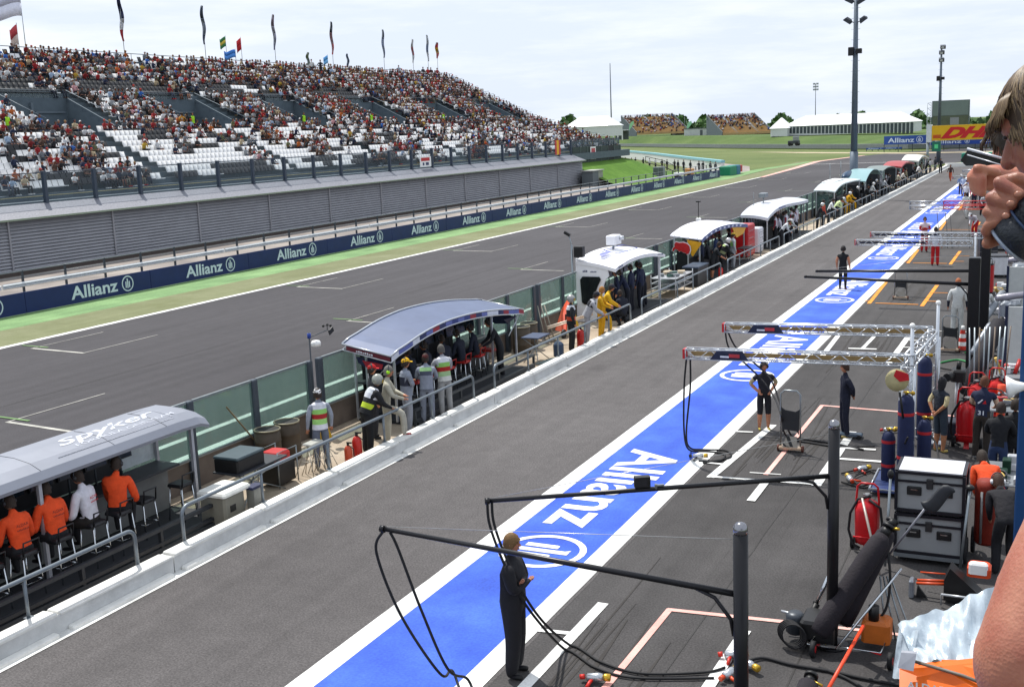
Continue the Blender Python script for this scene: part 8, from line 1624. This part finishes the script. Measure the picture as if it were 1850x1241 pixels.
def skin_mat(name, base, red):
    m = bpy.data.materials.new(name); m.use_nodes = True; t = m.node_tree; n = t.nodes; l = t.links; b = n['Principled BSDF']; b.inputs['Roughness'].default_value = .48
    b.inputs['Subsurface Weight'].default_value = .12; b.inputs['Subsurface Radius'].default_value = (.012, .004, .002); b.inputs['Subsurface Scale'].default_value = 1.
    co = n.new('ShaderNodeTexCoord'); a = n.new('ShaderNodeTexNoise'); a.inputs['Scale'].default_value = 34; a.inputs['Detail'].default_value = 6; l.new(co.outputs['Object'], a.inputs['Vector'])
    r = n.new('ShaderNodeValToRGB'); e = r.color_ramp.elements; e[0].position = .35; e[1].position = .66; e[0].color = lin(base)+(1,); e[1].color = lin(red)+(1,); l.new(a.outputs['Fac'], r.inputs['Fac']); l.new(r.outputs['Color'], b.inputs['Base Color'])
    f = n.new('ShaderNodeTexNoise'); f.inputs['Scale'].default_value = 260; f.inputs['Detail'].default_value = 3; l.new(co.outputs['Object'], f.inputs['Vector']); v = n.new('ShaderNodeTexVoronoi'); v.inputs['Scale'].default_value = 420; l.new(co.outputs['Object'], v.inputs['Vector'])
    mu = n.new('ShaderNodeMath'); mu.operation = 'ADD'; l.new(f.outputs['Fac'], mu.inputs[0]); l.new(v.outputs['Distance'], mu.inputs[1])
    bp = n.new('ShaderNodeBump'); bp.inputs['Strength'].default_value = .3; bp.inputs['Distance'].default_value = .001; l.new(mu.outputs[0], bp.inputs['Height']); l.new(bp.outputs['Normal'], b.inputs['Normal']); return m
SK1 = skin_mat('skin_tan', '#94614a', '#84493a'); SK2 = skin_mat('skin_pink', '#ac745e', '#9c5c4a'); SK3 = skin_mat('skin_fair', '#b97f66', '#a8604c')
def Q(px, py, Y): return AY(px, py, Y)
def meshobj(name, me, mat, parent):
    me.materials.clear(); me.materials.append(mat); o = bpy.data.objects.new(name, me); COL.objects.link(o); o.parent = parent; o.location = -Vector(parent.location); return o
# --- man with the camera
t = thing('person', 'brown haired man in profile at the right edge, holding a dark camera', 'person', (.45, 2.25, 5.42))
HC = Q(1916, 212, 2.42); f = Vector((-.88, .22, -.42)).normalized(); s = f.cross(Vector((0, 0, 1))).normalized(); u = s.cross(f).normalized(); R = Matrix((f, -s, u)).transposed()
hp = lambda a, b, c: HC+f*a+s*b+u*c
def fing(Y, pts, rs): return [('c', Q(*pts[i], Y+(pts[i+1][0]-pts[i][0])*0), Q(*pts[i+1], Y), rs[i], rs[i+1]) for i in range(len(pts)-1)]
Yh = 1.90; pr = [('e', HC, (.102, .078, .112), R), ('e', hp(.045, 0, -.05), (.062, .062, .075), R), ('e', hp(.070, 0, .02), (.035, .060, .04), R), ('c', hp(.088, 0, .008), hp(.118, 0, -.038), .011, .0155), ('e', hp(.098, .016, -.042), (.012, .009, .008), R), ('e', hp(.098, -.016, -.042), (.012, .009, .008), R),
    ('e', hp(.086, 0, -.068), (.018, .026, .010), R), ('e', hp(.082, 0, -.083), (.018, .024, .010), R), ('e', hp(.074, 0, -.108), (.026, .026, .020), R), ('c', hp(-.03, 0, -.06), Vector((.34, 2.22, 6.74)), .055, .062)]
SH_ = Vector((.42, 2.22, 6.62)); W = Q(1945, 380, Yh); pr += [('e', Vector((.48, 2.24, 6.42)), (.15, .21, .26)), ('e', Vector((.50, 2.25, 6.0)), (.14, .18, .3)), ('c', Vector((.40, 2.02, 6.60)), Vector((.30, 1.78, 6.45)), .06, .045), ('c', Vector((.30, 1.78, 6.45)), W, .045, .03)]
pr += [('c', Vector((.55, 2.25, 5.9)), Vector((.52, 2.15, 5.46)), .09, .06), ('c', Vector((.55, 2.35, 5.9)), Vector((.52, 2.42, 5.46)), .09, .06)]
# hand: palm to the right of the fingers, four fingers closing on the camera, thumb below
palm = Q(1878, 372, Yh+.02); pr += [('c', W, palm, .032, .036), ('e', palm, (.040, .030, .048))]
FG = [(((1874, 330), (1822, 318), (1796, 334)), None)]
fingers = [([(1876, 338), (1838, 322), (1806, 330)], [(1806, 330), (1822, 340), (1842, 352)], .0100), ([(1872, 352), (1826, 342), (1792, 358)], [(1792, 358), (1806, 364), (1828, 369)], .0104), ([(1868, 372), (1820, 364), (1786, 384)], [(1786, 384), (1800, 388), (1819, 391)], .0100), ([(1864, 392), (1812, 392), (1782, 418)], [(1782, 418), (1786, 408), (1800, 402)], .0088)]
for back, tip, r in fingers:
    for i in range(2): pr.append(('c', Q(back[i][0], back[i][1], Yh-.005), Q(back[i+1][0], back[i+1][1], Yh-.012), r*1.05, r))
    for i in range(2): pr.append(('c', Q(tip[i][0], tip[i][1], Yh-.030-.004*i), Q(tip[i+1][0], tip[i+1][1], Yh-.036-.004*i), r, r*.93))
    pr.append(('c', Q(back[2][0], back[2][1], Yh-.012), Q(tip[0][0], tip[0][1], Yh-.030), r, r))
pr += [('c', Q(1868, 405, Yh+.01), Q(1806, 430, Yh), .014, .011), ('c', Q(1806, 430, Yh), Q(1784, 440, Yh-.012), .011, .0095)]
meshobj('body', blob(pr, .0034, 2), SK1, t)
mb = MB(); mb.m(M('#a4705c', .3, 0, .05))
for (x, y, Y) in ((1840, 351, Yh-.054), (1826, 368, Yh-.055), (1817, 390, Yh-.054)): mb.ell(Q(x, y, Y+.004), (.0060, .003, .0048), 10, 6)
mb.build('fingernails', t, True)
# eye, brow, lips
mb = MB(); mb.m(M('#1a1310', .3)); [mb.ell(hp(.092, b, .006), (.010, .013, .005), 10, 6, R) for b in (.030, -.030)]; mb.m(M('#3c2c20', .8)); [mb.ell(hp(.099, b, .024), (.008, .020, .0045), 10, 6, R) for b in (.030, -.030)]; mb.m(M('#8a4840', .5)); mb.ell(hp(.103, 0, -.075), (.005, .022, .004), 10, 6, R); mb.build('eyes', t, True)
# hair made of strands
def hair(parent, C_, f, s, u, n, cols, seed, r=(.104, .082, .116), fringe=.06, strand=.0019, side=.03):
    rr = random.Random(seed); mb = MB(); mb.m(M(cols[0], .6, 0, .2, 60))
    Rm = Matrix((f, -s, u)).transposed(); k = 10; nn = 20; vs = []
    for j in range(k+1):
        th = math.pi*.66*j/k
        for i in range(nn):
            a = 2*math.pi*i/nn; fr = max(0, math.cos(a)); tt = th*(1-.46*fr*(j/k)); vs.append(C_+Rm@Vector((r[0]*1.02*math.sin(tt)*math.cos(a), r[1]*1.03*math.sin(tt)*math.sin(a), r[2]*1.04*math.cos(tt))))
    mb.add(vs, [((j+1)*nn+i, (j+1)*nn+(i+1) % nn, j*nn+(i+1) % nn, j*nn+i) for j in range(k) for i in range(nn)], True)
    for q in range(n):
        mb.m(M(cols[1+q % (len(cols)-1)], .5, 0, .15, 40)); a = rr.uniform(-math.pi, math.pi); t0 = rr.uniform(.03, .55); L_ = rr.uniform(.7, 1.6); pts = []
        fr = max(0, math.cos(a)); ln = 1.10+.12*rr.random()-.20*fr
        for i in range(8):
            th = t0+L_*i/7*1.1; th = min(th, ln+.72*(1-fr)); aa = a+.12*math.sin(q)+.10*(i/7)*math.sin(q*1.7)
            ex = 1.035+.03*rr.random()*.4+.05*(i/7)**3*fr; z = r[2]*math.cos(th)*ex; 
            if th >= ln-.01 and fr > .3: z -= .006*i
            pts.append(C_+Rm@Vector((r[0]*ex*math.sin(th)*math.cos(aa), r[1]*ex*math.sin(th)*math.sin(aa), z)))
        rs_ = [strand*(1-.6*abs(i/7-.4)) for i in range(8)]; mb.tube(pts, rs_, 4)
    for q in range(int(n*.10)):   # fringe falling over the forehead
        mb.m(M(cols[1+q % (len(cols)-1)], .5, 0, .15, 40)); a = rr.uniform(-1.0, 1.0); b0 = C_+Rm@Vector((r[0]*1.04*math.sin(.85)*math.cos(a), r[1]*1.04*math.sin(.85)*math.sin(a), r[2]*math.cos(.85)*1.04)); L_ = fringe*rr.uniform(.6, 1.15)
        b1 = C_+Rm@Vector((r[0]*1.08*math.cos(a), r[1]*1.07*math.sin(a), r[2]*.46)); b2 = b1+Vector((0, 0, -L_))+f*.012*rr.random(); pts = [b0, b0.lerp(b1, .6)+u*.004, b1, b1.lerp(b2, .5)+f*.004, b2]; mb.tube(pts, [strand, strand, strand*.9, strand*.7, strand*.25], 4)
    return mb.build('hair', parent, True)
hair(t, HC, f, s, u, 2600, ['#3a2c20', '#5a4632', '#6e5a42', '#8a7658', '#4a3a2a', '#3c2e22'], 4, fringe=.030)
mb = MB(); mb.m(M('#5c6470', .8, 0, .15, 12, .3)); mb.lathe([(.10, .30), (.165, .28), (.20, .18), (.215, 0), (.20, -.3), (.19, -.5)], (.49, 2.24, 6.40), 20); mb.build('shirt', t, True)
# --- camera held by the man
t = thing('photo_camera', 'dark blue black camera gripped by the man at the right edge', 'photo camera', Q(1850, 430, 1.9)); CB = M('#141a24', .35, 0, .12, 30, .2, 200); mb = MB(); mb.m(CB)
c0 = Q(1822, 440, Yh-.02); c1 = Q(1905, 372, Yh-.03); d = (c1-c0).normalized(); mb.lathe([(.002, -.004), (.035, 0), (.042, .012), (.042, .03), (.038, .034), (.038, .05), (.043, .054), (.043, (c1-c0).length), (.002, (c1-c0).length)], c0, 28, d); mb.build('body', t, True)
mb = MB(); mb.m(M('#2a3c5a', .3, .1)); mb.tube([c0+d*.002+R@Vector((0, 0, 0))]+[c0+d*.002], .001, 4) if False else None
q = d.to_track_quat('Z', 'Y').to_matrix(); mb.tube([c0+d*.040+q@Vector((.041*math.cos(a), .041*math.sin(a), 0)) for a in [2*math.pi*i/28 for i in range(28)]], .0022, 6, True); mb.m(M('#8a94a4', .25, .3)); mb.tube([c0+q@Vector((.035*math.cos(a), .035*math.sin(a), 0)) for a in [2*math.pi*i/28 for i in range(28)]], .0030, 6, True); mb.m(M('#2c3a54', .3)); cc = c0+d*.075+q@Vector((-.040, -.012, 0)); mb.ell(cc, (.010, .010, .010), 12, 8); mb.build('ring', t, True)
# --- second onlooker behind
t = thing('person', 'second onlooker behind, only chin and clasped hands visible', 'person', (.35, 3.1, 5.42)); H2 = Q(1868, 262, 3.0); f2 = Vector((-.93, .1, -.3)).normalized(); s2 = f2.cross(Vector((0, 0, 1))).normalized(); u2 = s2.cross(f2).normalized(); R2 = Matrix((f2, -s2, u2)).transposed()
g2 = lambda a, b, c: H2+f2*a+s2*b+u2*c; pr = [('e', H2, (.092, .074, .105), R2), ('e', g2(.04, 0, -.05), (.055, .058, .07), R2), ('c', g2(.085, 0, .008), g2(.112, 0, -.03), .010, .014), ('e', g2(.080, 0, -.066), (.016, .024, .010), R2), ('e', g2(.068, 0, -.10), (.024, .024, .018), R2), ('c', g2(-.02, 0, -.05), Vector((.30, 3.1, 6.62)), .05, .06), ('e', Vector((.40, 3.1, 6.34)), (.15, .20, .28)), ('e', Vector((.42, 3.1, 5.95)), (.14, .17, .3)), ('c', Vector((.34, 2.95, 6.5)), Vector((.22, 2.8, 6.5)), .055, .045)]
w2 = Q(1835, 322, 2.75); pr += [('c', Vector((.22, 2.8, 6.5)), w2, .045, .03), ('e', Q(1796, 322, 2.72), (.045, .030, .030))]
for i, yy in enumerate((312, 320, 329, 338)): pr += [('c', Q(1800, yy-2, 2.70), Q(1764-2*i, yy-5+2*i, 2.68), .0105, .010), ('c', Q(1764-2*i, yy-5+2*i, 2.68), Q(1752+4*i, yy+8, 2.67), .010, .0095), ('c', Q(1752+4*i, yy+8, 2.67), Q(1776, yy+12, 2.655), .0095, .009)]
pr += [('c', Q(1800, 312, 2.68), Q(1765, 303, 2.66), .011, .010)]; pr += [('c', Vector((.45, 3.02, 5.8)), Vector((.42, 3.0, 5.46)), .09, .06), ('c', Vector((.45, 3.2, 5.8)), Vector((.42, 3.25, 5.46)), .09, .06)]
meshobj('body', blob(pr, .0055, 4), SK3, t); hair(t, H2, f2, s2, u2, 200, ['#2a2018', '#3a2c20', '#4a3828'], 8, (.095, .078, .108), .03)
mb = MB(); mb.m(M('#8a8e96', .8, 0, .15, 12, .3)); mb.lathe([(.10, .28), (.165, .26), (.195, .18), (.21, 0), (.195, -.3)], (.41, 3.1, 6.34), 20); mb.build('shirt', t, True)
t = thing('photo_camera', 'black video camera with pale edge above the clasped hands', 'photo camera', Q(1800, 285, 2.8)); mb = MB(); mb.m(M('#15161c', .3, 0, .1)); P0 = Q(1748, 272, 2.8); P1 = Q(1850, 300, 2.75); mb.prism([P0, P1, Q(1850, 325, 2.75), Q(1790, 300, 2.78), Q(1745, 300, 2.8), Q(1735, 290, 2.8)], (.01, .07, 0)); mb.build('body', t, True)
mb = MB(); mb.m(M('#b8bcc4', .3, .3)); mb.tube([P0+Vector((0, -.01, .004)), P1+Vector((0, -.01, .004))], .003, 5); mb.tube([P0+Vector((0, -.005, -.01)), P1+Vector((0, -.01, -.012))], .0015, 5); mb.build('trim', t, True)
# --- bare arm at the lower right
t = thing('person', 'onlooker whose bare pink forearm fills the lower right corner', 'person', (.40, .8, 5.42)); Ya = .78
pr = [('c', Q(1981, 965, Ya+.03), Q(1926, 1075, Ya), .045, .043), ('c', Q(1926, 1075, Ya), Q(1881, 1175, Ya-.02), .043, .040), ('e', Q(1854, 1195, Ya-.02), (.034, .036, .036)), ('c', Q(1864, 1205, Ya-.02), Q(1901, 1325, Ya-.03), .038, .034), ('c', Q(1876, 1215, Ya-.03), Q(1846, 1295, Ya-.04), .024, .020)]
for i in range(4): pr += [('c', Q(1891+14*i, 1325, Ya-.04), Q(1896+14*i, 1385, Ya-.05), .0105, .0095), ('c', Q(1896+14*i, 1385, Ya-.05), Q(1911+14*i, 1420, Ya-.03), .0095, .0088)]
pr += [('c', Q(1866, 1255, Ya-.04), Q(1858, 1365, Ya-.05), .014, .011)]
e_ = Q(1981, 965, Ya+.03); pr += [('c', e_, Vector((.22, .85, 6.62)), .045, .06), ('e', Vector((.36, .9, 6.45)), (.15, .18, .24)), ('e', Vector((.38, .9, 6.05)), (.14, .17, .3)), ('c', Vector((.36, .9, 6.65)), Vector((.34, .88, 6.80)), .055, .05), ('e', Vector((.33, .86, 6.93)), (.09, .08, .11)), ('c', Vector((.42, .82, 5.9)), Vector((.40, .8, 5.46)), .09, .06), ('c', Vector((.42, 1.0, 5.9)), Vector((.40, 1.05, 5.46)), .09, .06)]
meshobj('body', blob(pr, .0055, 8), SK2, t)
mb = MB(); mb.m(M('#3c4a66', .8, 0, .15, 12, .3)); mb.lathe([(.10, .27), (.165, .25), (.20, .15), (.20, 0), (.19, -.3)], (.37, .9, 6.42), 20); mb.build('shirt', t, True)
mb = MB(); mb.m(M('#2a2018', .7, 0, .2, 40, .4)); mb.ell((.345, .855, 6.965), (.095, .088, .10), 16, 12); mb.build('hair', t, True)
# terrace floor they stand on (outside the frame)
t = thing('terrace', 'grey concrete terrace slab with rail outside the right edge', 'terrace', (1.6, 1.5, 0)); mb = MB(); mb.m(CONC); mb.bb((.16, -2, 5.2), (3.4, 6, 5.42)); mb.build('slab', t, True); mb = MB(); mb.m(CONC)
for y in (-1.8, 5.8): mb.bb((3.0, y-.15, 0), (3.3, y+.15, 5.2))
mb.build('column', t, True)
